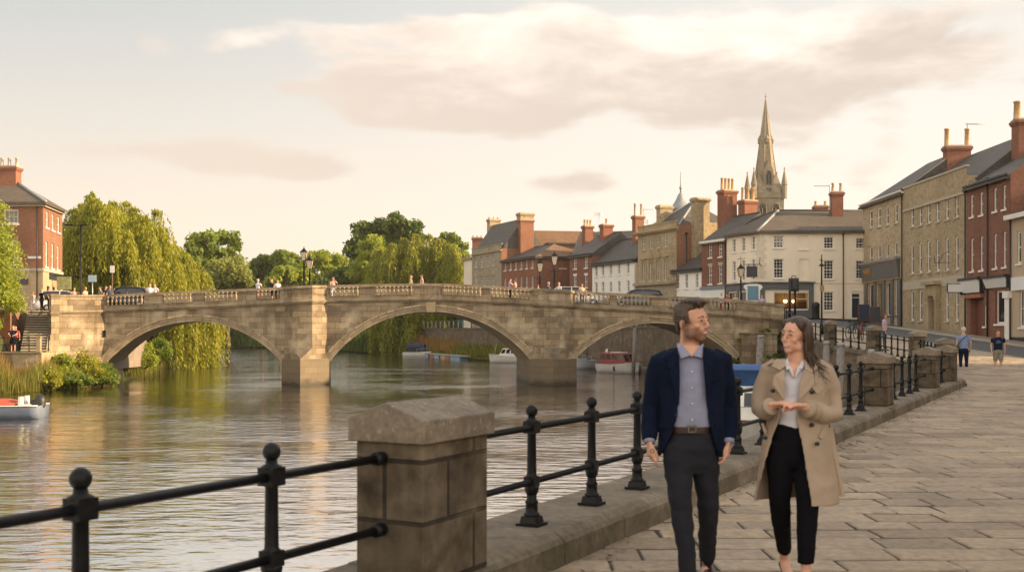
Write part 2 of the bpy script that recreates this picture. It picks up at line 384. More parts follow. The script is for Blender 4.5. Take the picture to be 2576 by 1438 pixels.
z = np.where(GYY > 300, 2.0 + np.clip((GYY - 300) / 900, 0, 4) * 3, z)
V = np.stack([GXX, GYY, z], -1).reshape(-1, 3); ny, nx = GXX.shape
idx = np.arange(ny * nx).reshape(ny, nx)
Q = np.stack([idx[:-1, :-1], idx[:-1, 1:], idx[1:, 1:], idx[1:, :-1]], -1).reshape(-1, 4)
m, nt, p = nt_new('earth')
n1 = tex_noise(nt, coords(nt), .35, 5); L(nt, ramp(nt, n1, [(.3, (.030, .048, .016)), (.55, (.055, .075, .022)), (.75, (.085, .08, .04))]), p.inputs['Base Color'])
p.inputs['Roughness'].default_value = .95
tag(raw_mesh('ground', V, Q, m, smooth=True), 'grassy earth of the river banks and land behind', kind='structure')

# ------------------------------------------------------------------ water: one sheet with a rippled surface
m, nt, p = nt_new('river_water')
L(nt, ramp(nt, tex_noise(nt, coords(nt), .05, 2), [(.35, (.022, .019, .010)), (.7, (.034, .028, .016))]), p.inputs['Base Color'])
p.inputs['Roughness'].default_value = .045; p.inputs['IOR'].default_value = 2.3
h1 = tex_noise(nt, coords(nt, 'Object', (.38, 1, 1)), 4.4, 3, .5)
h2 = tex_noise(nt, coords(nt, 'Object', (.45, 1.0, 1)), 1.6, 2, .5)
h3 = tex_noise(nt, coords(nt, 'Object', (.8, 1, 1)), .12, 2)
patch = ramp(nt, h3, [(.35, (.30, .30, .30)), (.62, (1.1, 1.1, 1.1))])
hh = math_(nt, 'MULTIPLY', math_(nt, 'ADD', math_(nt, 'MULTIPLY', h1, .34), math_(nt, 'MULTIPLY', h2, .8)), patch)
b = bump(nt, hh, p, 1., .10)
gl_ = nt.nodes.new('ShaderNodeBsdfGlossy'); gl_.inputs['Roughness'].default_value = .085; gl_.inputs['Color'].default_value = (.92, .90, .88, 1); L(nt, b.outputs[0], gl_.inputs['Normal'])
ms = nt.nodes.new('ShaderNodeMixShader'); ms.inputs[0].default_value = .86; L(nt, p.outputs[0], ms.inputs[1]); L(nt, gl_.outputs[0], ms.inputs[2]); L(nt, ms.outputs[0], [x for x in nt.nodes if x.type == 'OUTPUT_MATERIAL'][0].inputs[0])
wb = MB(); X0, X1, Y0, Y1 = -420, 260, -80, 420
wb.face([(X0, Y0, 0), (X1, Y0, 0), (X1, Y1, 0), (X0, Y1, 0)])
tag(wb.build('water', m), 'rippled brown river reflecting the evening sky', kind='structure')

# ------------------------------------------------------------------ pavement, road, far pavement
m, nt, p = nt_new('flagstone')
g = nt.nodes.new('ShaderNodeNewGeometry'); ob = coords(nt)
n1 = tex_noise(nt, ob, 1.1, 5, .65); n2 = tex_noise(nt, ob, 14, 4, .6); n3 = tex_noise(nt, ob, .28, 3)
col = ramp(nt, g.outputs['Random Per Island'], [(0, (.215, .163, .112)), (.3, (.315, .246, .173)), (.6, (.37, .293, .21)), (.85, (.275, .222, .165)), (1, (.40, .30, .20))])
col = mix(nt, math_(nt, 'MULTIPLY', ramp(nt, n1, [(.45, (0, 0, 0)), (.7, (1, 1, 1))]), .45), col, (.15, .12, .09))
col = mix(nt, math_(nt, 'MULTIPLY', ramp(nt, n3, [(.5, (0, 0, 0)), (.7, (1, 1, 1))]), .3), col, (.17, .138, .105))
col = mix(nt, .3, col, ramp(nt, n2, [(.3, (.2, .2, .2)), (.7, (1, 1, 1))]), 'OVERLAY')
L(nt, col, p.inputs['Base Color']); p.inputs['Roughness'].default_value = .7; p.inputs['Specular IOR Level'].default_value = .22
bump(nt, math_(nt, 'ADD', math_(nt, 'MULTIPLY', n2, .35), math_(nt, 'MULTIPLY', n1, .8)), p, .55, .012)
plain('joint', (.040, .031, .023), .95, 0, .3, 12)
mb = MB(); y = 1.5; rr = random.Random(3)
def kerb_x(y): return 21.0 if y < 60 else 21.0
while y < 74:
    dy = rr.uniform(.32, .45) * (1 if y < 44 else 1.6); x0 = (NEAR(y + dy / 2) if y < 31.2 else float(np.interp(y, [f[1] for f in FARQ], [f[0] for f in FARQ]))) + .12
    x = x0
    while x < 20.98:
        wdt = rr.uniform(.42, .95) * (1 if y < 44 else 1.6); x1 = min(x + wdt, 20.98)
        if 20.98 - x1 < .3: x1 = 20.98
        g_ = rr.uniform(.009, .017); dz = rr.uniform(-.004, .004); tx = rr.uniform(-.004, .004); ty = rr.uniform(-.003, .003)
        ax, bx, ay, by = x + g_ * .8, x1 - g_ * .8, y + g_ * 1.5, y + dy - g_ * 1.5
        if bx - ax > .05:
            j = [(rr.uniform(-.006, .006), rr.uniform(-.005, .005)) for _ in range(4)]
            cs = [(ax, ay), (bx, ay), (bx, by), (ax, by)]; k = .010
            ins_ = [(ax + k, ay + k), (bx - k, ay + k), (bx - k, by - k), (ax + k, by - k)]
            tz = [dz - tx - ty, dz + tx - ty, dz + tx + ty, dz - tx + ty]
            top = [(q[0] + e[0], q[1] + e[1], gz(*q) + t) for q, e, t in zip(ins_, j, tz)]
            mid = [(q[0] + e[0], q[1] + e[1], gz(*q) + t - .009) for q, e, t in zip(cs, j, tz)]
            bot = [(q[0] + e[0], q[1] + e[1], gz(*q) - .05) for q, e in zip(cs, j)]
            mb.add(top + mid + bot, [(0, 1, 2, 3), (4, 5, 1, 0), (5, 6, 2, 1), (6, 7, 3, 2), (7, 4, 0, 3), (8, 9, 5, 4), (9, 10, 6, 5), (10, 11, 7, 6), (11, 8, 4, 7)])
        x = x1
    y += dy
for ya, yb in zip(np.arange(-6, 80, 2.), np.arange(-4, 82, 2.)):   # bedding seen in the joints
    xa = (NEAR(ya) if ya < 31.2 else float(np.interp(ya, [f[1] for f in FARQ], [f[0] for f in FARQ]))); xb = (NEAR(yb) if yb < 31.2 else float(np.interp(yb, [f[1] for f in FARQ], [f[0] for f in FARQ])))
    mb.face([(xa, ya, gz(xa, ya) - .010), (21, ya, gz(21, ya) - .010), (21, yb, gz(21, yb) - .010), (xb, yb, gz(xb, yb) - .010)], 1)
tag(mb.build('pavement', [M['flagstone'], M['joint']]), 'riverside pavement of worn brown flagstones', kind='structure')
m, nt, p = nt_new('asphalt')
n1 = tex_noise(nt, coords(nt), .4, 5); n2 = tex_noise(nt, coords(nt), 60, 2)
L(nt, mix(nt, .3, ramp(nt, n1, [(.3, (.042, .042, .043)), (.7, (.065, .063, .06))]), ramp(nt, n2, [(.3, (.2, .2, .2)), (.7, (1, 1, 1))]), 'OVERLAY'), p.inputs['Base Color'])
p.inputs['Roughness'].default_value = .75; bump(nt, n2, p, .3, .006)
mb = MB(); kb = MB(); fp = MB(); ml = MB()
for ya in np.arange(-10, 84, 2.):
    yb = ya + 2
    q = lambda x, y, d=0: (x, y, gz(x, y) + d)
    mb.face([q(21.16, ya, -.1), q(29.3, ya, -.1), q(29.3, yb, -.1), q(21.16, yb, -.1)])
    for xa, xb in ((20.985, 21.16), (29.3, 29.46)):
        kb.face([q(xa, ya, .006), q(xb, ya, .006), q(xb, yb, .006), q(xa, yb, .006)])
        xk = xb if xa < 25 else xa
        kb.face([q(xk, ya, -.16), q(xk, yb, -.16), q(xk, yb, .006), q(xk, ya, .006)])
    fp.face([q(29.46, ya), q(32.75, ya), q(32.75, yb), q(29.46, yb)])
    ml.face([q(28.95, ya, -.096), q(29.05, ya, -.096), q(29.05, yb, -.096), q(28.95, yb, -.096)])
for xa in np.arange(15, 34, 1.): # the junction at the bridge foot
    for ya in np.arange(84, 102, 2.):
        if ya > 95.5: fp.face([(xa, ya, gz(xa, ya) + .02), (xa + 1, ya, gz(xa + 1, ya) + .02), (xa + 1, ya + 2, gz(xa + 1, ya + 2) + .02), (xa, ya + 2, gz(xa, ya + 2) + .02)])
        else: mb.face([(xa, ya, gz(xa, ya) - .1), (xa + 1, ya, gz(xa + 1, ya) - .1), (xa + 1, ya + 2, gz(xa + 1, ya + 2) - .1), (xa, ya + 2, gz(xa, ya + 2) - .1)])
tag(mb.build('road', M['asphalt']), 'dark tarmac street rising to the bridge', kind='structure')
tag(kb.build('kerb', M['sill_stone']), 'stone kerbs of the street', kind='structure')
plain('slab_grey', (.24, .20, .16), .75, 0, .2, 1.2, .3, .3)
tag(fp.build('footpath', M['slab_grey']), 'narrow footpath in front of the terrace', kind='structure')
plain('road_line', (.5, .48, .42), .7, 0, .2, 5)
tag(ml.build('road_marking', M['road_line']), 'pale edge line on the street', kind='structure')

# ------------------------------------------------------------------ evening haze
m = bpy.data.materials.new('haze'); m.use_nodes = True; nt = m.node_tree; nt.nodes.clear(); o_ = nt.nodes.new('ShaderNodeOutputMaterial'); v_ = nt.nodes.new('ShaderNodeVolumePrincipled')
v_.inputs['Color'].default_value = (1, .93, .84, 1); v_.inputs['Density'].default_value = .00014; v_.inputs['Anisotropy'].default_value = .2; L(nt, v_.outputs[0], o_.inputs['Volume'])
mb = MB(); mb.prism([(-905, -125), (905, -125), (905, 4150), (-905, 4150)], -3, 62); tag(mb.build('haze', m), 'thin golden evening haze', kind='stuff')
# ------------------------------------------------------------------ quay walls with their kerb
UL = Vector((.538, 1, 0)).normalized(); NL = Vector((UL.y, -UL.x, 0))     # along the quay, towards the path
mossy, nt, p = nt_new('kerb_stone')
ob = coords(nt); n1 = tex_noise(nt, ob, 1.6, 5, .7); n2 = tex_noise(nt, ob, 17, 3); g = nt.nodes.new('ShaderNodeNewGeometry'); sx = nt.nodes.new('ShaderNodeSeparateXYZ'); L(nt, g.outputs['Normal'], sx.inputs[0])
col = ramp(nt, n1, [(.3, (.08, .065, .043)), (.5, (.15, .12, .084)), (.7, (.225, .183, .132))])
moss = math_(nt, 'MULTIPLY', ramp(nt, tex_noise(nt, ob, 2.3, 4), [(.42, (0, 0, 0)), (.6, (1, 1, 1))]), math_(nt, 'SUBTRACT', 1., math_(nt, 'ABSOLUTE', sx.outputs[2])))
col = mix(nt, math_(nt, 'MULTIPLY', moss, .6), col, (.05, .047, .02))
L(nt, mix(nt, .3, col, ramp(nt, n2, [(.3, (.2, .2, .2)), (.7, (1, 1, 1))]), 'OVERLAY'), p.inputs['Base Color']); p.inputs['Roughness'].default_value = .85
bump(nt, math_(nt, 'ADD', n1, math_(nt, 'MULTIPLY', n2, .5)), p, .6, .02)

qw = thing('quay_wall', 'long straight stone quay wall with mossy kerb beside the flagstone path', 'wall', (0, 7.4, 0))
mb = MB(); d0, d1 = -6, 31.4
A = Vector((NEAR(d0), d0, 0)); B = Vector((NEAR(d1), d1, 0))
a, b = A - NL * .40, B - NL * .40; mb.face([(a.x, a.y, -1.5), (b.x, b.y, -1.5), (b.x, b.y, PATH + .01), (a.x, a.y, PATH + .01)])
mb.build('wall', M['quay_brick'], qw)
mb = MB(); rr = random.Random(5); t = 0; Ltot = (B - A).length     # coping stones, each with its own rounded edge
prof = [(-.44, -.14), (-.44, .19), (-.40, .22), (.24, .22), (.30, .185), (.325, .15), (.335, -.2)]
while t < Ltot:
    l = min(rr.uniform(.95, 1.5), Ltot - t); o_ = [(rr.uniform(-.006, .006), rr.uniform(-.005, .005)) for _ in range(1)][0]
    ends = []
    for tt in (t + .005, t + l - .005):
        c = A + UL * tt; ends.append([(c + NL * (x + o_[0])).to_tuple()[:2] + (PATH + zz + o_[1],) for x, zz in prof])
    n = len(prof); fs = [(i, i + 1, n + i + 1, n + i) for i in range(n - 1)] + [tuple(range(n - 1, -1, -1)), tuple(range(n, 2 * n))]
    mb.add(ends[0] + ends[1], fs); t += l
mb.build('coping', mossy, qw, bevel=.008)

fw = thing('embankment_wall', 'old brick river wall curving from the quay corner to the bridge', 'wall', (15.4, 50, 0))
mb = MB(); cp = MB()
for (x0, y0), (x1, y1) in zip(FARQ[:-1], FARQ[1:]):
    za, zb = gz(x0, y0), gz(x1, y1)
    mb.face([(x0, y0, -1.5), (x0, y0, za - .1), (x1, y1, zb - .1), (x1, y1, -1.5)])
    dv = Vector((x1 - x0, y1 - y0, 0)).normalized(); nv = Vector((-dv.y, dv.x, 0)); n_ = 6
    for k in range(n_):
        p0 = Vector((x0, y0, 0)).lerp(Vector((x1, y1, 0)), k / n_); p1 = Vector((x0, y0, 0)).lerp(Vector((x1, y1, 0)), (k + 1) / n_)
        z0, z1 = za + (zb - za) * k / n_, za + (zb - za) * (k + 1) / n_
        pts = [p0 + nv * .08, p1 + nv * .08, p1 - nv * .38, p0 - nv * .38]
        cp.prism([(q.x, q.y) for q in pts], [z0 - .12, z1 - .12, z1 - .12, z0 - .12], [z0 + .08, z1 + .08, z1 + .08, z0 + .08])
mb.build('wall', M['quay_brick'], fw); cp.build('coping', mossy, fw)

# ------------------------------------------------------------------ stone piers of the railing
def pier(c, u, base, label, l=.38, w=.25, group='stone piers along the quay railing', h=.78, mat='pier_stone'):
    c = Vector((c[0], c[1], base)); t = thing('stone_pier', label, 'stone pier', c, group); n = Vector((u.y, -u.x, 0))
    mb = MB(); mb.box(c - Vector((0, 0, .3)), (2 * l - .02, 2 * w + .05, .52), 0, u); mb.build('plinth', mossy, t, bevel=.015)
    mb = MB(); mb.box(c + Vector((0, 0, .22)), (2 * l - .07, 2 * w - .06, h), 0, u); mb.build('shaft', M[mat], t, bevel=.012)
    mb = MB(); z0 = base + .22 + h; vs = []
    for s in (-1, 1):
        q = c + u * (l * s)
        vs += [(q + n * w).to_tuple()[:2] + (z0,), (q + n * w).to_tuple()[:2] + (z0 + .125,), q.to_tuple()[:2] + (z0 + .215,), (q - n * w).to_tuple()[:2] + (z0 + .125,), (q - n * w).to_tuple()[:2] + (z0,)]
    mb.add(vs, [(0, 1, 2, 3, 4), (9, 8, 7, 6, 5), (0, 5, 6, 1), (1, 6, 7, 2), (2, 7, 8, 3), (3, 8, 9, 4), (4, 9, 5, 0)])
    mb.build('cap', M['cap_stone'], t, bevel=.007)
    return t
m, nt, p = nt_new('cap_stone')
ob = coords(nt); n1 = tex_noise(nt, ob, 3.2, 5, .7); n2 = tex_noise(nt, ob, 30, 3); n3 = tex_noise(nt, coords(nt, 'Object', (1, 4, 9)), 2.2, 4)
col = ramp(nt, n1, [(.3, (.10, .08, .055)), (.5, (.17, .135, .097)), (.7, (.245, .20, .145))])
col = mix(nt, math_(nt, 'MULTIPLY', ramp(nt, n3, [(.55, (0, 0, 0)), (.7, (1, 1, 1))]), .5), col, (.11, .10, .075))
n4 = tex_noise(nt, ob, 26, 2, .4); col = mix(nt, math_(nt, 'MULTIPLY', ramp(nt, n4, [(.64, (0, 0, 0)), (.68, (1, 1, 1))]), .5), col, (.30, .28, .24))   # lichen
L(nt, mix(nt, .25, col, ramp(nt, n2, [(.3, (.2, .2, .2)), (.7, (1, 1, 1))]), 'OVERLAY'), p.inputs['Base Color']); p.inputs['Roughness'].default_value = .8
bump(nt, math_(nt, 'ADD', n1, math_(nt, 'MULTIPLY', n2, .4)), p, .6, .012)
ND = lambda d: (NEAR(d), d)
pc = [(-.50, 6.1), ND(15.05), ND(20.0), ND(26.2), ND(29.7), (14.85, 36.8)]
pl = ['big gabled stone pier in front of the river, closest to the lens', 'gabled stone pier half hidden behind the woman in the trench coat',
      'broad gabled stone pier just right of the woman, between two short runs of railing', 'gabled stone pier at the far end of the four close iron posts',
      'gabled stone pier standing at the corner of the path next to the elderly man', 'small gabled pier where the far railing meets the path corner']
for i, (c, lb) in enumerate(zip(pc, pl)): pier(c, UL if i < 5 else Vector((.25, 1, 0)).normalized(), PATH if i < 5 else gz(*c), lb, *((.38, .25) if i == 0 else (.40, .28)))
fpier = [(15.55, 41.2), (15.38, 45.6), (15.0, 50.6)]
flb = ['weathered flat stone pier of the far railing nearest the path corner', 'weathered stone pier of the far railing below the public house door', 'square stone pier of the far railing in front of the cream building']
for c, lb in zip(fpier, flb): pier(c, Vector((-.05, 1, 0)).normalized(), gz(*c), lb, .3, .26)

# ------------------------------------------------------------------ iron railings: cast posts with ball finials and two rails
def post_mesh(mb, c):
    z = c.z
    mb.box((c.x, c.y, z), (.17, .17, .022), 0, UL); mb.box((c.x, c.y, z + .02), (.13, .13, .05), 0, UL, .85)
    mb.lathe((c.x, c.y, z + .065), [(.058, 0), (.058, .02), (.045, .03), (.043, .09), (.050, .10), (.036, .12), (.034, .22)], 12)
    mb.box((c.x, c.y, z + .275), (.085, .085, .075), 0, UL)
    mb.lathe((c.x, c.y, z + .235), [(.034, -.02), (.046, .0), (.052, .03), (.052, .045), (.04, .05)], 12)
    mb.lathe((c.x, c.y, z + .345), [(.050, 0), (.036, .012), (.034, .03), (.031, .30), (.036, .31), (.05, .32)], 12)
    mb.box((c.x, c.y, z + .655), (.092, .092, .085), 0, UL)
    mb.lathe((c.x, c.y, z + .735), [(.052, 0), (.052, .008), (.030, .02), (.026, .045)], 12)
    mb.ball((c.x, c.y, z + .812), (.043, .043, .045), 14, 10)
def railing(p0, p1, posts, base0, base1, label, open0=False, open1=False, group='iron railings between the stone piers'):
    p0 = Vector((p0[0], p0[1], 0)); p1 = Vector((p1[0], p1[1], 0)); d = p1 - p0
    bz = lambda t: base0 + (base1 - base0) * t
    t = thing('iron_railing', label, 'railing', (p0.x, p0.y, base0), group)
    for q in posts:
        c = p0 + d * q; c.z = bz(q); mb = MB(); post_mesh(mb, c); mb.build('post', M['iron'], t)
    for h in (.695, .31):
        mb = MB(); r = .0225
        mb.tube([(p0.x, p0.y, base0 + h), (p1.x, p1.y, base1 + h)], r, 10)
        for q, e in ((0, open0), (1, open1)):
            if e: continue
            s = p0 + d * q; dirv = d.normalized() * (1 if q == 0 else -1)
            mb.tube([s + Vector((0, 0, bz(q) + h)), s + dirv * .07 + Vector((0, 0, bz(q) + h))], .036, 10)
        mb.build('rail', M['iron'], t)
KZ = PATH + .22
c0 = Vector((-.50, 6.1, 0)); e0 = c0 - UL * .345; e1 = c0 + UL * .345
near0 = Vector((-3.377, 1.143, 0)); e0 = Vector((-.70, 5.80, 0)); e1 = Vector((NEAR(6.45), 6.45, 0))
def tpos(p0, p1, ds): return [(d_ - p0[1]) / (p1[1] - p0[1]) for d_ in ds]
railing(near0, e0, tpos(near0, e0, [2.25, 3.19, 4.13, 5.05]), KZ, KZ, 'iron railing run with two ball topped posts left of the big stone pier', open0=True)
s1 = ND(14.66); railing(e1, s1, tpos(e1, s1, [7.63, 8.55, 9.41, 10.3, 11.2, 12.1, 13.05, 13.9]), KZ, KZ, 'iron railing run passing behind the man and the woman')
s2, s3 = ND(15.45), ND(19.6); railing(s2, s3, tpos(s2, s3, [16.8, 17.7, 18.6]), KZ, KZ, 'iron railing run with three posts right of the woman in the coat')
s4, s5 = ND(20.4), ND(25.8); railing(s4, s5, tpos(s4, s5, [21.7, 22.7, 23.65, 24.5]), KZ, KZ, 'iron railing run with four close posts in front of the gabled piers')
s6, s7 = ND(26.6), ND(29.3); railing(s6, s7, tpos(s6, s7, [27.3, 28.0, 28.7]), KZ, KZ, 'far iron railing run almost hidden between two gabled piers')
fl = [(14.87, 37.2), (15.5, 40.9), (15.55, 41.5), (15.4, 45.3), (15.36, 45.9), (15.0, 50.3), (15.0, 50.9), (15.3, 55.4)]
fll = ['short black railing on the river wall between the path corner and the first flat pier', 'black railing on the river wall between two flat stone piers, below the public house', 'black railing on the river wall, in front of the parked bicycles', 'black railing on the river wall left of the last flat pier']
for i in range(4):
    a, b = fl[2 * i], fl[2 * i + 1]; n = [6, 6, 5, 4][i]
    railing(a, b, [(k + .5) / n for k in range(n)], gz(*a) + .08, gz(*b) + .08, fll[i], group='black railings along the far river wall')
a, b = (15.4, 55.6), (19.9, 78.6); railing(a, b, [(k + .5) / 10 for k in range(10)], gz(*a) + .08, gz(*b) + .08, 'black railing sloping up the river wall to the bridge end', group='black railings along the far river wall')

# leaves and grit gathered along the kerb
rng = np.random.default_rng(17); n = 620; dq = rng.uniform(5, 30, n); off = .36 + np.abs(rng.normal(size=n)) * .16; P = np.stack([.14 + .538 * (dq - 7.63) + NL.x * off, dq + NL.y * off, PATH + .012 + rng.random(n) * .012], 1); a = rng.uniform(0, 6.28, n); sz = rng.uniform(.008, .026, (n, 1))
t1 = np.stack([np.cos(a), np.sin(a), rng.normal(size=n) * .25], 1) * sz; t2 = np.stack([-np.sin(a), np.cos(a), rng.normal(size=n) * .25], 1) * sz * .6
plain('dead_leaf', (.17, .10, .045), .9, 0, .4, 40)
tag(raw_mesh('fallen_leaves', np.stack([P - t1, P + t2, P + t1, P - t2], 1).reshape(-1, 3), np.arange(n * 4).reshape(-1, 4), M['dead_leaf']), 'dry leaves and grit along the kerb', kind='stuff')
# ------------------------------------------------------------------ the bridge
BY, BW_ = 80.0, 6.4                       # front face distance, width of the carriageway
PX = lambda x: (x - CX) * BY / F
_zp = [(-60, 6.45), (-34.2, 6.55), (-30.4, 6.70), (-17.1, 7.26), (-13.9, 7.41), (-5.6, 7.56), (.36, 7.26), (4.5, 6.99), (12.2, 6.58), (16.65, 6.37), (20.2, 5.98), (26, 5.6)]
def zt(x): return float(np.interp(x, [a for a, b in _zp], [b for a, b in _zp]))
def zs(x):   # smoothed crown
    return sum(zt(x + k * .8) for k in (-2, -1, 0, 1, 2)) / 5
SH = -1.0 / 6.5                           # the vaults run slightly askew
ARCH = [(-23.7, 6.63, 1.54, 4.71), (-6.09, 7.63, 1.63, 5.45), (10.65, 6.0, 1.84, 4.59)]
br = thing('stone_bridge', 'old sandstone bridge of three arches with a balustrade, spanning the whole river', 'bridge', (-6, 80, 0))
def arch_geo(a):
    c, h, zsp, zc = a; rise = zc - zsp; r = (h * h + rise * rise) / (2 * rise); return c, h, zsp, r, zc - r
RING = .52
def zlow(x):
    for a in ARCH:
        c, h, zsp, r, z0 = arch_geo(a)
        if abs(x - c) < h + .36:
            ro = r + RING - .06; d = abs(x - c)
            zz = z0 + math.sqrt(max(0, ro * ro - d * d))
            return max(zz, -1)
    return -1.
XL, XR = -30.4, 20.3
xs_ = sorted(set([XL, XR] + [a[0] + s * (a[1] + .36) + e for a in ARCH for s in (-1, 1) for e in (-.001, .001)] + list(np.arange(XL, XR, .35))))
mb = MB()
for xa, xb in zip(xs_[:-1], xs_[1:]):
    if xb - xa < .0015 and xb - xa < .003: continue
    la, lb = zlow(xa + 1e-4), zlow(xb - 1e-4)
    mb.face([(xa, BY, la), (xb, BY, lb), (xb, BY, zs(xb) - 1.36), (xa, BY, zs(xa) - 1.36)])
mb.build('spandrel', M['bridge_stone'], br)
mb = MB()   # far side, plain
for xa, xb in zip(xs_[:-1], xs_[1:]):
    if xb - xa < .003: continue
    o = SH * BW_
    mb.face([(xa + o, BY + BW_, zlow(xa + 1e-4)), (xa + o, BY + BW_, zs(xa) - .2), (xb + o, BY + BW_, zs(xb) - .2), (xb + o, BY + BW_, zlow(xb - 1e-4))])
mb.build('spandrel', M['bridge_stone'], br)
mb = MB()
for a in ARCH:                            # vaults
    c, h, zsp, r, z0 = arch_geo(a); th = math.asin(h / r); n = 40
    pts = [(c - h, -1.2)] + [(c + r * math.sin(-th + 2 * th * k / n), z0 + r * math.cos(-th + 2 * th * k / n)) for k in range(n + 1)] + [(c + h, -1.2)]
    for (x0, q0), (x1, q1) in zip(pts[:-1], pts[1:]):
        mb.face([(x0, BY - .01, q0), (x0 + SH * BW_, BY + BW_, q0), (x1 + SH * BW_, BY + BW_, q1), (x1, BY - .01, q1)])
mb.build('vault', M['arch_stone'], br)
m, nt, p = nt_new('voussoir')
g = nt.nodes.new('ShaderNodeNewGeometry'); n1 = tex_noise(nt, coords(nt), .8, 5, .65); n2 = tex_noise(nt, coords(nt), 9, 3)
col = ramp(nt, g.outputs['Random Per Island'], [(0, (.30, .235, .155)), (.5, (.40, .315, .205)), (1, (.45, .36, .24))])
col = mix(nt, math_(nt, 'MULTIPLY', ramp(nt, n1, [(.45, (0, 0, 0)), (.7, (1, 1, 1))]), .6), col, mix(nt, 1., col, (.5, .47, .43), 'MULTIPLY'))
L(nt, mix(nt, .2, col, ramp(nt, n2, [(.3, (.3, .3, .3)), (.7, (1, 1, 1))]), 'OVERLAY'), p.inputs['Base Color']); p.inputs['Roughness'].default_value = .85
bump(nt, n2, p, .4, .015)
for a in ARCH:
    mb = MB(); c, h, zsp, r, z0 = arch_geo(a); th = math.asin(h / r); n = int(2 * th * r / .62)
    bands = [(r - .015, r + .19, -.03), (r + .19, r + .37, -.075), (r + .37, r + RING, -.15)]
    for bi, (ra, rb, yy) in enumerate(bands):
        for k in range(n):
            e = .006 / r if bi < 2 else .002
            q0, q1 = -th + 2 * th * k / n + e, -th + 2 * th * (k + 1) / n - e; sub = 3
            fr, bk_ = [], []
            for (rad) in (ra + (.006 if bi else 0), rb - .006):
                for s in range(sub + 1):
                    q = q0 + (q1 - q0) * s / sub; fr.append((c + rad * math.sin(q), BY + yy, z0 + rad * math.cos(q))); bk_.append((c + rad * math.sin(q), BY + .3, z0 + rad * math.cos(q)))
            m_ = sub + 1; vs = fr + bk_; t = 2 * m_; fs = []
            for s in range(sub):
                fs += [(s, s + 1, m_ + s + 1, m_ + s), (s + 1, s, t + s, t + s + 1), (m_ + s, m_ + s + 1, t + m_ + s + 1, t + m_ + s)]
            fs += [(0, m_, t + m_, t), (sub, t + sub, t + m_ + sub, m_ + sub)]
            mb.add(vs, fs)
    if a is ARCH[1]:
        mb.add([(-6.33, BY - .26, 5.40), (-5.75, BY - .26, 5.40), (-5.68, BY - .26, 6.14), (-6.40, BY - .26, 6.14), (-6.33, BY + .1, 5.40), (-5.75, BY + .1, 5.40), (-5.68, BY + .1, 6.14), (-6.40, BY + .1, 6.14)],
               [(0, 1, 2, 3), (0, 3, 7, 4), (1, 5, 6, 2), (3, 2, 6, 7), (0, 4, 5, 1)])
    mb.build('arch_ring', M['voussoir'], br)
# piers with cutwaters
OCT = [[-16.98, -16.18, -14.73, -13.81], [1.55, 2.35, 3.85, 4.62]]
m, nt, p = nt_new('wet_stone')
uv = coords(nt, 'UV'); b = nt.nodes.new('ShaderNodeTexBrick'); L(nt, uv, b.inputs['Vector']); b.inputs['Scale'].default_value = 1; b.inputs['Brick Width'].default_value = 1.1; b.inputs['Row Height'].default_value = .45
b.inputs['Mortar Size'].default_value = .01; b.inputs['Color1'].default_value = (.23, .175, .11, 1); b.inputs['Color2'].default_value = (.185, .14, .09, 1); b.inputs['Mortar'].default_value = (.08, .06, .04, 1)
sx = nt.nodes.new('ShaderNodeSeparateXYZ'); tcx = nt.nodes.new('ShaderNodeNewGeometry'); L(nt, tcx.outputs['Position'], sx.inputs[0])
n1 = tex_noise(nt, coords(nt), 1.2, 5); hz = math_(nt, 'ADD', sx.outputs[2], math_(nt, 'MULTIPLY', math_(nt, 'SUBTRACT', n1, .5), .9))
wl = ramp(nt, hz, [(.12, (1, 1, 1)), (.5, (0, 0, 0))])     # algae of the flood line
L(nt, mix(nt, math_(nt, 'MULTIPLY', wl, .85), mix(nt, math_(nt, 'MULTIPLY', n1, .6), b.outputs[0], (.09, .07, .045)), (.028, .026, .014)), p.inputs['Base Color']); p.inputs['Roughness'].default_value = .7; bump(nt, n1, p, .5, .03)
for (x0, x1, x2, x3), nose in zip(OCT, (-15.42, 2.98)):
    mb = MB(); ZB = 1.95; ZT = 2.75; pr = .86
    n1_, n2_ = (x1, BY - pr), (x2, BY - pr); zc = zs((x1 + x2) / 2) - 1.36
    for (pa, pb) in (((x0, BY), n1_), (n1_, n2_), (n2_, (x3, BY))):
        mb.face([(pa[0], pa[1], ZT), (pb[0], pb[1], ZT), (pb[0], pb[1], zc), (pa[0], pa[1], zc)])
    V_ = (nose, BY - 1.72, ZB); LL, RR = (x0 - .12, BY, ZB), (x3 + .12, BY, ZB)
    A1, A2, A0, A3 = (x1, BY - pr, ZT), (x2, BY - pr, ZT), (x0, BY, ZT), (x3, BY, ZT)
    mb.face([LL, V_, A1, A0]); mb.face([V_, RR, A3, A2])
    mb.build('pier', M['bridge_stone'], br)
    mb = MB(); mb.face([V_, A2, A1]); mb.build('weathering', mossy, br)
    mb = MB(); o = SH * BW_
    lo = [(x0 - .2, BY), (nose, BY - 1.86), (x3 + .2, BY), (x3 + .2 + o, BY + BW_), (x0 - .2 + o, BY + BW_)]
    mb.prism(lo, -1.2, ZB + .0, 0, True, False)
    mb.build('cutwater', M['wet_stone'], br)
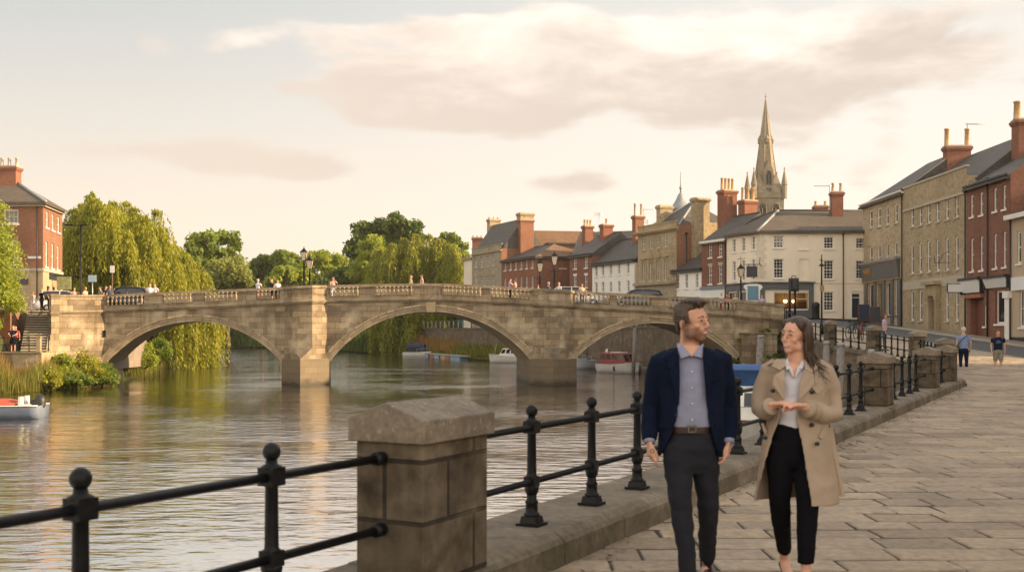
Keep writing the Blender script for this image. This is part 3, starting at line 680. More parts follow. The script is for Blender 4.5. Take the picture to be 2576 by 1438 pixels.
# string course, plinth, parapet
def run(mb, pts, zfun, z0, z1, out, inn, mi=0):
    """moulding along a plan polyline: heights relative to the parapet top, offsets out (to us) and in"""
    n = len(pts); nr = []
    for i, q in enumerate(pts):
        d = Vector(pts[min(i + 1, n - 1)]) - Vector(pts[max(i - 1, 0)]); d.normalize()
        d1 = (Vector(pts[i]) - Vector(pts[max(i - 1, 0)])); d2 = (Vector(pts[min(i + 1, n - 1)]) - Vector(pts[i]))
        k = 1.0
        if d1.length > 0 and d2.length > 0: k = 1 / max(.5, math.cos(d1.angle(d2) / 2))
        nr.append(Vector((d.y, -d.x)) * k)
    for i in range(n - 1):
        v = []
        for j in (i, i + 1):
            q = Vector(pts[j]); zz = zfun(q.x); a = q + nr[j] * out; b = q - nr[j] * inn
            v += [(a.x, a.y, zz + z0), (a.x, a.y, zz + z1), (b.x, b.y, zz + z1), (b.x, b.y, zz + z0)]
        fs = [(0, 4, 5, 1), (1, 5, 6, 2), (2, 6, 7, 3), (3, 7, 4, 0)]
        if i == 0: fs.append((0, 1, 2, 3))
        if i == n - 2: fs.append((7, 6, 5, 4))
        mb.add(v, fs, mi)
def oct_pts(o, e=0): return [(o[0], BY), (o[1], BY - .86), (o[2], BY - .86), (o[3], BY)]
def line(xa, xb, step=1.1):
    n = max(1, int(round((xb - xa) / step))); return [(xa + (xb - xa) * k / n, BY) for k in range(n + 1)]
full = line(XL, OCT[0][0])[:-1] + oct_pts(OCT[0]) + line(OCT[0][3], OCT[1][0])[1:-1] + oct_pts(OCT[1]) + line(OCT[1][3], XR)[1:]
mb = MB(); run(mb, full, zs, -1.36, -1.27, .08, .3); run(mb, full, zs, -1.27, -1.19, .17, .3); run(mb, full, zs, -1.19, -1.14, .23, .3)
mb.build('string_course', M['coping_stone'], br)
mb = MB(); run(mb, full, zs, -1.14, -.82, .04, .30); mb.build('parapet_plinth', M['coping_stone'], br)
mb = MB(); run(mb, full, zs, -.20, -.06, .10, .34); run(mb, full, zs, -.06, .0, .06, .30); mb.build('coping', M['coping_stone'], br)
PAN = [(268, 363), (410, 485), (513, 600), (645, 705), (828, 905), (943, 1040), (1113, 1212), (1232, 1335), (1447, 1534), (1552, 1636), (1682, 1745), (1783, 1852)]
PAN = [(PX(a), PX(b)) for a, b in PAN]
dies = []; cur = XL
for a, b in PAN: dies.append((cur, a)); cur = b
dies.append((cur, XR))
for a, b in dies:
    pts = [q for q in full if a < q[0] < b]; pts = [(a, BY)] + pts + [(b, BY)]
    mb = MB(); run(mb, pts, zs, -.82, -.20, .02, .26); mb.build('parapet_panel', M['bridge_stone'], br)
prof = [(.085, 0), (.085, .05), (.055, .07), (.05, .10), (.09, .19), (.098, .25), (.085, .33), (.05, .45), (.045, .50), (.065, .53), (.085, .56), (.085, .62)]
mb = MB(); mb.lathe((0, 0, 0), prof, 8); b0 = mb.build('baluster', M['coping_stone'], br, rel=False); first = True
for a, b in PAN:
    n = max(3, int(round((b - a) / .305)))
    for k in range(n):
        x = a + (b - a) * (k + .5) / n
        o = b0 if first else b0.copy()
        if not first: COL.objects.link(o); o.parent = br
        first = False
        o.location = Vector((x, BY - .12 + .0, zs(x) - .82)) - origin(br)
mb = MB()      # roadway and far parapet
for xa in np.arange(-36, 21, 1.):
    xb = xa + 1
    mb.face([(xa, BY + .28, zs(xa) - 1.12), (xb, BY + .28, zs(xb) - 1.12), (xb - 1, BY + BW_, zs(xb) - 1.12), (xa - 1, BY + BW_, zs(xa) - 1.12)])
mb.build('roadway', M['slab_grey'], br)
mb = MB()
for xa in np.arange(-34, 20, 1.):
    xb = xa + 1; y0, y1 = BY + BW_ - .32, BY + BW_ + .02; o = SH * BW_
    za, zb = zs(xa) - .1, zs(xb) - .1
    mb.add([(xa + o, y0, za - 1.1), (xb + o, y0, zb - 1.1), (xb + o, y0, zb), (xa + o, y0, za), (xa + o, y1, za - 1.1), (xb + o, y1, zb - 1.1), (xb + o, y1, zb), (xa + o, y1, za)], [(0, 1, 2, 3), (3, 2, 6, 7), (5, 4, 7, 6)])
mb.build('far_parapet', M['bridge_stone'], br)
# splayed wing wall on the left, solid parapet over it
WE = (-33.15, 77.6); mb = MB(); wing = [WE, (XL, BY)]
mb.face([(WE[0], WE[1], -1), (XL, BY, -1), (XL, BY, 5.34), (WE[0], WE[1], 5.2)]); mb.build('wing_wall', M['bridge_stone'], br)
mb = MB(); run(mb, wing, zs, -1.36, -1.27, .08, .3); run(mb, wing, zs, -1.27, -1.16, .18, .3); mb.build('string_course', M['coping_stone'], br)
mb = MB(); run(mb, wing, zs, -1.16, -.14, .0, .32); mb.build('parapet', M['bridge_stone'], br)
mb = MB(); run(mb, wing, zs, -.14, .0, .07, .36); mb.build('coping', M['coping_stone'], br)
mb = MB(); mb.box((WE[0] + .02, WE[1] + .05, -1), (.55, .55, 7.52), 0, (.77, .64)); mb.box((WE[0] + .02, WE[1] + .05, 5.2), (.66, .66, .2), 0, (.77, .64)); mb.box((WE[0] + .02, WE[1] + .05, 6.52), (.66, .66, .14), 0, (.77, .64)); mb.build('pilaster', M['bridge_stone'], br)
mb = MB(); mb.box((-30.35, 79.93, 3.55), (.14, .14, .5)); mb.build('wall_lamp', M['iron'], br)
# buttress and return wall at the right end
mb = MB(); mb.box((18.25, 79.6, -1), (2.6, 1.0, 4.75)); mb.box((18.25, 79.58, 3.75), (2.75, 1.1, .14)); mb.build('buttress', M['bridge_stone'], br)
mb = MB(); mb.add([(XR, BY - .02, -1), (XR, BY + 9, -1), (XR, BY + 9, 4.9), (XR, BY - .02, 5.)], [(0, 1, 2, 3)]); mb.build('return_wall', M['bridge_stone'], br)

# ------------------------------------------------------------------ embankment upstream on the right
uw = thing('river_wall', 'long dark brick river wall seen through the right and middle arches', 'wall', (0, 130, 0))
mb = MB(); cp = MB()
for (x0, y0), (x1, y1) in zip(EMB[:-2], EMB[1:-1]):
    mb.face([(x0, y0, -1.2), (x1, y1, -1.2), (x1, y1, 4.3), (x0, y0, 4.3)][::-1]); d = Vector((x1 - x0, y1 - y0)).normalized(); n = Vector((d.y, -d.x))
    cp.prism([(x0 - n.x * .12, y0 - n.y * .12), (x1 - n.x * .12, y1 - n.y * .12), (x1 + n.x * .35, y1 + n.y * .35), (x0 + n.x * .35, y0 + n.y * .35)], 4.28, 4.46)
mb.build('wall', M['quay_brick'], uw); cp.build('coping', mossy, uw)
rg = thing('embankment_railing', 'pale steel railing on top of the far brick river wall', 'railing', (0, 130, 4.46))
ln = []
for (x0, y0), (x1, y1) in zip(EMB[:-2], EMB[1:-1]):
    n = int(math.hypot(x1 - x0, y1 - y0) / 2.2)
    ln += [(x0 + (x1 - x0) * k / n + .15, y0 + (y1 - y0) * k / n) for k in range(n)]
for x, y in ln:
    mb = MB(); mb.box((x, y, 4.46), (.06, .06, 1.1)); mb.build('post', M['steel'], rg)
for h in (.4, .75, 1.1):
    mb = MB(); mb.tube([(x, y, 4.46 + h) for x, y in ln], .03, 6); mb.build('rail', M['steel'], rg)

# ------------------------------------------------------------------ left bank: terrace, steps, street
TZ = 2.5
mb = MB(); mb.prism([(-60, 73), (-32.0, 73), (-32.6, 77.0), (-33.9, 80.5), (-60, 80.5)], .2, TZ)
tw = thing('terrace_wall', 'low sunlit buff retaining wall of the terrace on the left bank', 'wall', (-36, 73, 0)); 
mb.build('wall', M['tan_stone'], tw)
mb = MB(); mb.box((-46.0, 73.0, TZ), (28.0, .36, .1)); mb.build('coping', M['coping_stone'], tw)
mb = MB(); poly = [(-90, 80.6), (-36.5, 80.6), (-36.5, 81.4), (-34.4, 81.4), (-33.1, 78.0), (-30.5, 80.3), (-31.2, 86.6), (-31.5, 92.5), (-90, 92.5)]
mb.prism(poly, 1., 5.5); tag(mb.build('street', M['slab_grey']), 'paved street behind the left end of the bridge', kind='structure')
bw = thing('brick_wall', 'brown brick retaining wall beside the steps on the left', 'wall', (-42, 77, TZ))
mb = MB(); mb.prism([(-60, 77), (-36.0, 77), (-36.9, 80.6), (-60, 80.6)], TZ, 5.42); mb.build('wall', M['orange_brick'], bw)
mb = MB(); mb.prism([(-60, 76.94), (-35.9, 76.94), (-36.8, 80.55), (-60, 80.55)], 5.42, 5.54); mb.build('coping', M['coping_stone'], bw)
st = thing('stone_steps', 'dark flight of stone steps climbing to the left end of the bridge', 'steps', (-33.4, 75.2, TZ))
s0, s1_ = Vector((-33.45, 75.0, 0)), Vector((-35.6, 80.9, 0)); ns = 16; sv = (s1_ - s0).normalized(); rise = (5.5 - TZ) / ns; tread = (s1_ - s0).length / ns
plain('step_stone', (.12, .10, .075), .85, 0, .25, 4, .3, .4)
mb = MB()
for k in range(ns): mb.box(s0 + sv * (tread * (k + .5)) + Vector((0, 0, TZ)), (tread + .03, 1.62, rise * (k + 1)), 0, sv); mb.box(s0 + sv * (tread * k + .02) + Vector((0, 0, TZ + rise * (k + 1) - .055)), (.14, 1.64, .058), 1, sv)  # projecting nosings; paler stone puts the lit tread edges into the colour
mb.build('flight', [M['step_stone'], M['sill_stone']], st)
mb = MB(); sn = Vector((sv.y, -sv.x, 0)); q0, q1 = s0 + sn * .98, s1_ + sn * .98
mb.add([(q0 + sn * .15).to_tuple()[:2] + (TZ - 2,), (q1 + sn * .15).to_tuple()[:2] + (TZ - 2,), (q1 + sn * .15).to_tuple()[:2] + (5.75,), (q0 + sn * .15).to_tuple()[:2] + (TZ + .25,),
        (q0 - sn * .15).to_tuple()[:2] + (TZ - 2,), (q1 - sn * .15).to_tuple()[:2] + (TZ - 2,), (q1 - sn * .15).to_tuple()[:2] + (5.75,), (q0 - sn * .15).to_tuple()[:2] + (TZ + .25,)],
       [(0, 1, 2, 3), (5, 4, 7, 6), (3, 2, 6, 7), (4, 0, 3, 7), (1, 5, 6, 2)]); mb.build('side_wall', M['tan_stone'], st)
hr_ = thing('stair_handrail', 'black iron handrail following the steps on the left', 'handrail', (q0.x, q0.y, TZ))
for off in (.55, 1.0):
    mb = MB(); mb.tube([q0 + Vector((0, 0, TZ + .1 + off)), q1 + Vector((0, 0, 5.65 + off))], .03, 6); mb.build('rail', M['iron'], hr_)
for k in range(6):
    q = q0.lerp(q1, k / 5); zz = TZ + .1 + (5.65 - TZ - .1) * k / 5; mb = MB(); mb.box((q.x, q.y, zz), (.05, .05, 1.02)); mb.build('post', M['iron'], hr_)
tr = thing('terrace_railing', 'thin iron railing along the terrace edge on the left bank', 'railing', (-34, 73.1, TZ + .1))
for k in range(9):
    x = -32.75 - k * .85 - .1; mb = MB(); mb.lathe((x, 73.0, TZ + .1), [(.07, 0), (.03, .12), (.03, .98), (.04, 1.0), (.0, 1.06)], 8); mb.build('post', M['iron'], tr)
for h in (.45, .92):
    mb = MB(); mb.tube([(-32.3, 73.0, TZ + .1 + h), (-40, 73.0, TZ + .1 + h)], .025, 6); mb.build('rail', M['iron'], tr)
pp = thing('terrace_pier', 'small pale stone pier at the end of the terrace railing', 'stone pier', (-32.2, 73.1, TZ)); mb = MB(); mb.box((-32.2, 73.05, TZ + .1), (.26, .26, .92)); mb.build('shaft', M['tan_stone'], pp); mb = MB(); mb.box((-32.2, 73.05, TZ + 1.02), (.34, .34, .1)); mb.build('cap', M['coping_stone'], pp)
# ------------------------------------------------------------------ buildings
CAM2 = Vector((0, 0))
Z3 = lambda x, y: (1123.3 + x * .36446, 468.03 + y * .36446)      # readings taken from enlarged views of the photograph
Z4 = lambda x, y: (1591.3 + x * .29943, 411.86 + y * .29943)
Z5 = lambda x, y: (2106.1 + x * .4559, 243.4 + y * .4559)
Z1 = lambda x, y: (x * .48826, 374.4 + y * .48826)
class Facade:
    """a wall plane between plan points a and b, seen from outside; u metres from a"""
    def __init__(s, a, b):
        s.a = Vector((a[0], a[1])); s.b = Vector((b[0], b[1])); d = s.b - s.a; s.len = d.length; s.t = d.normalized()
        n = Vector((s.t.y, -s.t.x)); s.n = n if n.dot(CAM2 - (s.a + s.b) / 2) > 0 else -n; s.holes = []
    def u(s, px):
        k = (px - CX) / F; return (k * s.a.y - s.a.x) / (s.t.x - k * s.t.y)
    def z(s, py, u): return EZ + (HY - py) * (s.a.y + s.t.y * u) / F
    def P(s, u, z, out=0.): q = s.a + s.t * u + s.n * out; return Vector((q.x, q.y, z))
    def px_rect(s, zoom, xc, w, y0, y1):
        l, _ = zoom(xc - w / 2, 0); r, _ = zoom(xc + w / 2, 0); ua, ub = sorted((s.u(l), s.u(r)))
        _, pa = zoom(0, y0); _, pb = zoom(0, y1); um = (ua + ub) / 2; return ua, ub, s.z(pb, um), s.z(pa, um)
    def hole(s, r): s.holes.append(r)
    def wall(s, mb, z0, z1, mi=0, rev=.14, u0=0., u1=None, rmi=None):
        u1 = s.len if u1 is None else u1
        us = sorted(set([u0, u1] + [q for h in s.holes for q in h[:2]])); zs_ = sorted(set([z0, z1] + [q for h in s.holes for q in h[2:4]]))
        us = [q for q in us if u0 <= q <= u1]; zs_ = [q for q in zs_ if z0 <= q <= z1]
        for ua, ub in zip(us[:-1], us[1:]):
            for za, zb in zip(zs_[:-1], zs_[1:]):
                um, zm = (ua + ub) / 2, (za + zb) / 2
                if any(h[0] < um < h[1] and h[2] < zm < h[3] for h in s.holes): continue
                s.quad(mb, ua, ub, za, zb, 0, mi)
        for h in s.holes:
            a, b, c, d = h[:4]; k = h[4] if len(h) > 4 else rev; rm = mi if rmi is None else rmi
            for p in ([s.P(a, c), s.P(a, d), s.P(a, d, -k), s.P(a, c, -k)], [s.P(b, c), s.P(b, c, -k), s.P(b, d, -k), s.P(b, d)],
                      [s.P(a, d), s.P(b, d), s.P(b, d, -k), s.P(a, d, -k)], [s.P(a, c), s.P(a, c, -k), s.P(b, c, -k), s.P(b, c)]): mb.face(p, rm)
    def quad(s, mb, ua, ub, za, zb, out=0., mi=0):
        p = [s.P(ua, za, out), s.P(ub, za, out), s.P(ub, zb, out), s.P(ua, zb, out)]
        nn = (p[1] - p[0]).cross(p[3] - p[0])
        if nn.x * s.n.x + nn.y * s.n.y < 0: p = p[::-1]
        mb.face(p, mi)
    def bar(s, mb, ua, ub, za, zb, o0, o1, mi=0):
        c = [s.P(u, z, o) for o in (o0, o1) for z in (za, zb) for u in (ua, ub)]
        mb.add(c, [(0, 1, 3, 2), (4, 6, 7, 5), (0, 4, 5, 1), (2, 3, 7, 6), (0, 2, 6, 4), (1, 5, 7, 3)], mi)
def window(fc, parent, r, nx=2, ny=4, frame='white_paint', glass='glass', sill='white_paint', rev=.14, lintel=None, fw=.075, bars=.03, arch=False, so=.09, part='window', rail=True):
    ua, ub, za, zb = r[:4]; fc.hole((ua, ub, za, zb, rev)); mb = MB(); k = rev
    fc.bar(mb, ua, ua + fw, za, zb, -k, -k + .05); fc.bar(mb, ub - fw, ub, za, zb, -k, -k + .05)
    fc.bar(mb, ua + fw, ub - fw, zb - fw, zb, -k, -k + .05); fc.bar(mb, ua + fw, ub - fw, za, za + fw * 1.1, -k, -k + .05)
    zm = (za + zb) / 2
    if rail: fc.bar(mb, ua + fw, ub - fw, zm - .035, zm + .035, -k, -k + .045)
    for i in range(1, nx): q = ua + (ub - ua) * i / nx; fc.bar(mb, q - bars / 2, q + bars / 2, za + fw, zb - fw, -k, -k + .035)
    for j in range(1, ny):
        if rail and j * 2 == ny: continue
        q = za + (zb - za) * j / ny; fc.bar(mb, ua + fw, ub - fw, q - bars / 2, q + bars / 2, -k, -k + .032)
    wo = mb.build(part, M[frame], parent)
    mb = MB(); fc.quad(mb, ua + .02, ub - .02, za + .02, zb - .02, -k + .012); mb.build('pane', M[glass], wo)
    if sill:
        mb = MB(); fc.bar(mb, ua - .1, ub + .1, za - .13, za - .002, -.02, so); mb.build('sill', M[sill], wo)
    if lintel:
        mb = MB(); h = .28; e = .12
        c = [fc.P(u, z, o) for o in (-.02, .015) for u, z in ((ua - .02, zb + .002), (ub + .02, zb + .002), (ub + e, zb + h), (ua - e, zb + h))]
        mb.add(c, [(0, 1, 2, 3), (7, 6, 5, 4), (0, 4, 5, 1), (1, 5, 6, 2), (2, 6, 7, 3), (3, 7, 4, 0)]); mb.build('lintel', M[lintel], wo)
    return wo
def downpipe(fc, parent, u, z0, z1, mat='black_paint'):
    mb = MB(); p = fc.P(u, z0, .09); q = fc.P(u, z1, .09); mb.tube([p, q], .055, 8)
    mb.box(q - Vector((0, 0, .1)), (.26, .2, .26), 0, fc.t); mb.build('downpipe', M[mat], parent)
def gutter(fc, parent, z, u0=-.1, u1=None, mat='black_paint', out=.28):
    u1 = fc.len + .1 if u1 is None else u1; mb = MB(); fc.bar(mb, u0, u1, z - .12, z, out - .13, out); fc.bar(mb, u0, u1, z - .26, z - .1, .0, out - .12); mb.build('gutter', M[mat], parent)
def roof(mb, o, t, n, L_, D, ze, zr, ov=.3, h0=0., h1=0., th=.14, mi=0, ve=.05):
    """pitched roof: origin o (front corner), along t for L_, depth D along -n; ridge at D/2; h0/h1 hip run at both ends (0 = gable)"""
    o = Vector((o[0], o[1], 0)); t = Vector((t[0], t[1], 0)); b = -Vector((n[0], n[1], 0)); sl = (zr - ze) / (D / 2); zo = ze - sl * ov
    e0, e1 = (ov if h0 else ve), (ov if h1 else ve)
    def p(u, w_, z): q = o + t * u + b * w_; return (q.x, q.y, z)
    A, B_, C, D_ = p(-e0, -ov, zo), p(L_ + e1, -ov, zo), p(L_ + e1, D + ov, zo), p(-e0, D + ov, zo)
    R0, R1 = p(h0 if h0 else -e0, D / 2, zr), p(L_ - h1 if h1 else L_ + e1, D / 2, zr)
    dn = lambda q: (q[0], q[1], q[2] - th)
    for f in ([A, B_, R1, R0], [C, D_, R0, R1], [B_, C, R1], [D_, A, R0]):
        nn = (Vector(f[1]) - Vector(f[0])).cross(Vector(f[2]) - Vector(f[0]))
        mb.face(f if nn.z >= 0 else f[::-1], mi)
        if abs(nn.z) < 1e-6: pass
    for a_, b_ in ((A, B_), (B_, C), (C, D_), (D_, A)):
        mb.face([dn(a_), dn(b_), b_, a_], mi)
    return R0, R1
def ridge_caps(mb, segs, r=.1, mi=0):
    for a, b in segs: mb.tube([Vector(a) + Vector((0, 0, .02)), Vector(b) + Vector((0, 0, .02))], r, 6, mi)
def gable_wall(mb, o, t, n, u, D, z0, ze, zr, mi=0):
    o = Vector((o[0], o[1], 0)) + Vector((t[0], t[1], 0)) * u; b = -Vector((n[0], n[1], 0)); e = o + b * D; m_ = o + b * (D / 2)
    mb.face([(o.x, o.y, z0), (e.x, e.y, z0), (e.x, e.y, ze), (m_.x, m_.y, zr), (o.x, o.y, ze)], mi)
def chimney(parent, c, ax, l, w_, z0, z1, mat, npots=2, pot='pot', ph=.75, cap='same', pr=.15):
    c = Vector((c[0], c[1], 0)); a = Vector((ax[0], ax[1], 0)).normalized(); mb = MB(); h = z1 - z0
    mb.box(c + Vector((0, 0, z0)), (l, w_, h - .45), 0, a); mb.box(c + Vector((0, 0, z1 - .45)), (l + .14, w_ + .14, .12), 0, a)
    mb.box(c + Vector((0, 0, z1 - .33)), (l + .26, w_ + .26, .2), 0, a); mb.box(c + Vector((0, 0, z1 - .13)), (l + .1, w_ + .1, .13), 1, a)
    o = mb.build('chimney', [M[mat], M['sill_stone']], parent)
    for i in range(npots):
        q = c + a * ((i - (npots - 1) / 2) * (l - .3) / max(1, npots - 1) if npots > 1 else 0); mb = MB()
        mb.lathe((q.x, q.y, z1), [(pr * 1.15, 0), (pr, .06), (pr * .82, ph - .14), (pr * 1.02, ph - .12), (pr * 1.02, ph - .03), (pr * .8, ph), (pr * .55, ph - .02)], 10); mb.build('chimney_pot', M[pot], o)
    return o
def aerial(p, h, label, group='roof aerials', yagi=True, ax=(1, .2)):
    t = thing('roof_aerial', label, 'aerial', p, group); p = Vector(p); a = Vector((ax[0], ax[1], 0)).normalized(); b = Vector((-a.y, a.x, 0))
    mb = MB(); mb.tube([p, p + Vector((0, 0, h))], .035, 5); mb.build('mast', M['steel'], t); mb = MB()
    if yagi:
        mb.tube([p + a * -.2 + Vector((0, 0, h - .1)), p + a * 1.5 + Vector((0, 0, h - .1))], .025, 5)
        for k in range(7): q = p + a * (.1 + k * .22) + Vector((0, 0, h - .1)); mb.tube([q - b * .3, q + b * .3], .02, 4)
    else:
        for zz in (.15, .4): mb.tube([p - a * .6 + Vector((0, 0, h - zz)), p + a * .6 + Vector((0, 0, h - zz))], .03, 5)
    mb.build('antenna', M['steel'], t)
def body(mb, fc, D, z0, z1, mi=0, back=True, left=True, right=True):
    a, b = fc.P(0, 0), fc.P(fc.len, 0); n = Vector((fc.n.x, fc.n.y, 0)); c, d = b - n * D, a - n * D
    for on, p, q in ((right, b, c), (back, c, d), (left, d, a)):
        if on: mb.face([(p.x, p.y, z0), (q.x, q.y, z0), (q.x, q.y, z1), (p.x, p.y, z1)], mi)

RD = Vector((-.42, .907)).normalized(); PD = Vector((RD.y, -RD.x))       # along the old row upstream; away from the river
RC = Vector((23.1, 100.0))
rowp = lambda t, s=0: RC + RD * t + PD * s
GB = 4.2                                                                  # walls start below the street they stand on

# ---- B8 cream corner building
f_l = Facade(rowp(5.15), rowp(0)); f_r = Facade(rowp(0), (34.5, 100.0))
b8 = thing('corner_house', 'big cream painted three storey corner building with dark grey shopfront', 'building', (RC.x, RC.y, GB))
wl_ = MB()
for xc, a, b in ((852, 630, 742), (932, 620, 735), (1013, 608, 722)): window(f_l, b8, f_l.px_rect(Z4, xc, 27, a, b), 2, 4)
for xc, a, b in ((852, 818, 982), (931, 808, 980), (1013, 800, 975)): window(f_l, b8, f_l.px_rect(Z4, xc, 27, a, b), 2, 6)
for xc, a, b, ny in ((1227, 603, 705, 4), (1648, 615, 712, 4), (1918, 622, 712, 4), (1227, 798, 960, 6), (1648, 810, 968, 6), (1918, 812, 964, 6), (1648, 1075, 1232, 6)):
    window(f_r, b8, f_r.px_rect(Z4, xc, 82, a, b), 3, ny, glass='glass_dark', so=.1)
for a, b in ((606, 718), (800, 975)):
    r = f_r.px_rect(Z4, 1440, 80, a, b); f_r.hole((*r, .07)); mb = MB(); f_r.quad(mb, *r, -.07); f_r.bar(mb, r[0] - .1, r[1] + .1, r[2] - .12, r[2] - .002, -.05, .08); mb.build('blind_window', M['cream_render'], b8)
ze8 = f_r.z(Z4(0, 572)[1], 0); zb8 = 4.6
r = f_r.px_rect(Z4, 1875, 66, 1125, 1292); f_r.hole((r[0], r[1], r[2], f_r.z(Z4(0, 1092)[1], 5), .2))
mb = MB(); f_r.quad(mb, r[0], r[1], r[2], r[3], -.18)
for zz in (.25, .95, 1.6): f_r.bar(mb, r[0] + .1, (r[0] + r[1]) / 2 - .05, r[2] + zz, r[2] + zz + .5, -.18, -.15); f_r.bar(mb, (r[0] + r[1]) / 2 + .05, r[1] - .1, r[2] + zz, r[2] + zz + .5, -.18, -.15)
dr = mb.build('door', M['dark_sign'], b8); mb = MB(); f_r.quad(mb, r[0], r[1], r[3], r[3] + .5, -.16); mb.build('fanlight', M['glass'], dr)
mb = MB(); f_r.bar(mb, r[0] - .16, r[0], r[2], r[3] + .6, -.02, .06); f_r.bar(mb, r[1], r[1] + .16, r[2], r[3] + .6, -.02, .06); f_r.bar(mb, r[0] - .2, r[1] + .2, r[3] + .6, r[3] + .72, -.02, .1); f_r.bar(mb, r[0], r[1], r[3] - .02, r[3] + .05, -.15, .0); mb.build('door_surround', M['white_paint'], b8)
# shopfront with a big lit-through window
rs = f_r.px_rect(Z4, 1335, 300, 1075, 1228); m, nt, p = nt_new('lamp_light'); p.inputs['Emission Color'].default_value = (1, .62, .22, 1); p.inputs['Emission Strength'].default_value = 6.; f_r.hole((*rs, 1.5))
mb = MB(); q = rs
f_r.quad(mb, q[0] - .2, q[1] + .2, q[2] - .1, q[3] + .1, -1.5); mb.build('shop_interior', M['sand_render'], b8)
mb = MB(); f_r.quad(mb, q[0], q[1], q[2], q[3], -.12); gm, gnt, gp = nt_new('shop_glass'); gp.inputs['Transmission Weight'].default_value = 1; gp.inputs['Roughness'].default_value = 0; gp.inputs['IOR'].default_value = 1.02
sg = mb.build('shop_window', gm, b8)
mb = MB(); fw_ = .1
for bb in ((q[0], q[0] + fw_, q[2], q[3]), (q[1] - fw_, q[1], q[2], q[3]), (q[0], q[1], q[3] - fw_, q[3]), (q[0], q[1], q[2], q[2] + fw_), (q[0] + (q[1] - q[0]) * .62, q[0] + (q[1] - q[0]) * .62 + .06, q[2], q[3]), (q[0] + (q[1] - q[0]) * .62, q[1], q[2] + 1.0, q[2] + 1.06)): f_r.bar(mb, *bb, -.14, -.06)
mb.build('frame', M['white_paint'], sg)
for f_ in (.36, .40, .60, .635, .12, .17):
    mb = MB(); zl_ = q[3] - (.85 if f_ > .2 else 1.75); c = f_r.P(q[0] + (q[1] - q[0]) * f_, zl_, -.7); mb.ball(c, (.11, .11, .13)); lp_ = mb.build('pendant_lamp', M['lamp_light'], b8)
    if f_ > .2: mb = MB(); mb.tube([c, (c.x, c.y, q[3])], .012, 4); mb.build('flex', M['black_paint'], lp_)
mb = MB(); f_r.bar(mb, q[0] + .1, q[1] - .1, q[2], q[2] + .8, -1.3, -.9); mb.build('counter', M['brown_wood'], b8)
uR = f_r.u(Z4(1520, 0)[0])
mb = MB(); zf0, zf1 = f_r.z(Z4(0, 1058)[1], 0), f_r.z(Z4(0, 992)[1], 0)
f_r.bar(mb, -.02, uR, zf0, zf1 - .1, 0.003, .12); f_r.bar(mb, -.1, uR + .12, zf1 - .1, zf1, .003, .3); f_r.bar(mb, uR - .45, uR, zb8 - .3, zf0, .003, .1); f_r.bar(mb, -.02, .45, zb8 - .3, zf0, .003, .1); f_r.bar(mb, q[0] - .3, q[1] + .3, zb8 - .3, q[2] - .002, .003, .07)
f_l.bar(mb, .02, f_l.len + .02, zf0, zf1 - .1, .003, .12); f_l.bar(mb, .0, f_l.len + .1, zf1 - .1, zf1, .003, .3)
for uu in (.1, 1.8, 3.4, 4.9): f_l.bar(mb, uu, uu + .22, zb8 - .3, zf0, .003, .1)
mb.build('shopfront', M['grey_paint'], b8)
for ua, ub in ((.35, 1.7), (2.1, 3.3), (3.7, 4.8)): window(f_l, b8, (ua, ub, zb8 + .7, zf0 - .15), 1, 1, glass='glass_dark', frame='grey_paint', sill=None, rail=False, part='shop_light')
f_l.wall(wl_, GB, ze8); f_r.wall(wl_, GB, ze8); p5 = f_l.P(0, 0); n8 = Vector((0, 1, 0))
for p, q_ in (((p5.x, p5.y), (p5.x + 9, p5.y + 5)), ((34.5, 100), (34.5, 110))): wl_.face([(p[0], p[1], GB), (q_[0], q_[1], GB), (q_[0], q_[1], ze8), (p[0], p[1], ze8)])
wl_.build('wall', M['cream_render'], b8)
mb = MB(); k = 0; zq = zf1 + .35
while zq < ze8 - .5:
    lw = .62 if k % 2 else .42; f_r.bar(mb, -.02, lw, zq, zq + .33, .0, .03); f_l.bar(mb, f_l.len - (.42 if k % 2 else .62), f_l.len + .02, zq, zq + .33, .0, .03); zq += .37; k += 1
mb.build('quoins', M['cream_paint'], b8)
mb = MB(); f_r.bar(mb, uR + .15, f_r.len, zf1 - .12, zf1 - .02, 0, .06); mb.build('string_course', M['cream_render'], b8)
gutter(f_r, b8, ze8 + .12, -.25, None); gutter(f_l, b8, ze8 + .12, -.1, f_l.len + .2); downpipe(f_r, b8, f_r.u(Z4(1768, 0)[0]), zb8, ze8 - .1)
mb = MB(); zr8 = 15.7; zE = ze8 + .02    # hipped corner roof
c0 = f_r.P(-.35, zE, .35); e = f_r.P(f_r.len, zE, .35); w0 = f_l.P(-.1, zE, .35)
rA = Vector((GX(1958, 105.2), 105.2, ZZ(530, 105.2))); rB = Vector((34.6, 105.2, ZZ(530, 105.2))); rC = Vector((GX(1862, 109), 109, ZZ(560, 109)))
hp = Vector((c0.x, c0.y, zE))
mb.face([hp, e, rB, rA]); mb.face([w0, hp, rA, rC]); mb.face([rA, rB, Vector((34.6, 111, zE)), Vector((26, 111, zE)), rC]);
for a, b in ((hp, e), (w0, hp)): mb.face([a - Vector((0, 0, .16)), b - Vector((0, 0, .16)), b, a])
mb.build('roof', M['slate_brown'], b8)
mb = MB(); ridge_caps(mb, [(hp, rA)], .13); mb.build('lead_hip', M['lead'], b8); mb = MB(); ridge_caps(mb, [(rA, rB), (rA, rC)], .12); mb.build('ridge_tiles', M['slate'], b8)
c = W(*Z4(1715, 300), 104); chimney(b8, (c.x, c.y), (1, 0), 1.05, .8, 14.2, ZZ(Z4(0, 235)[1], 104), 'red_brick', 2, ph=.85)
c = W(*Z4(1578, 380), 108); chimney(b8, (c.x, c.y), (1, 0), 1.25, .7, 14, ZZ(Z4(0, 350)[1], 108), 'red_brick', 2, ph=.45)
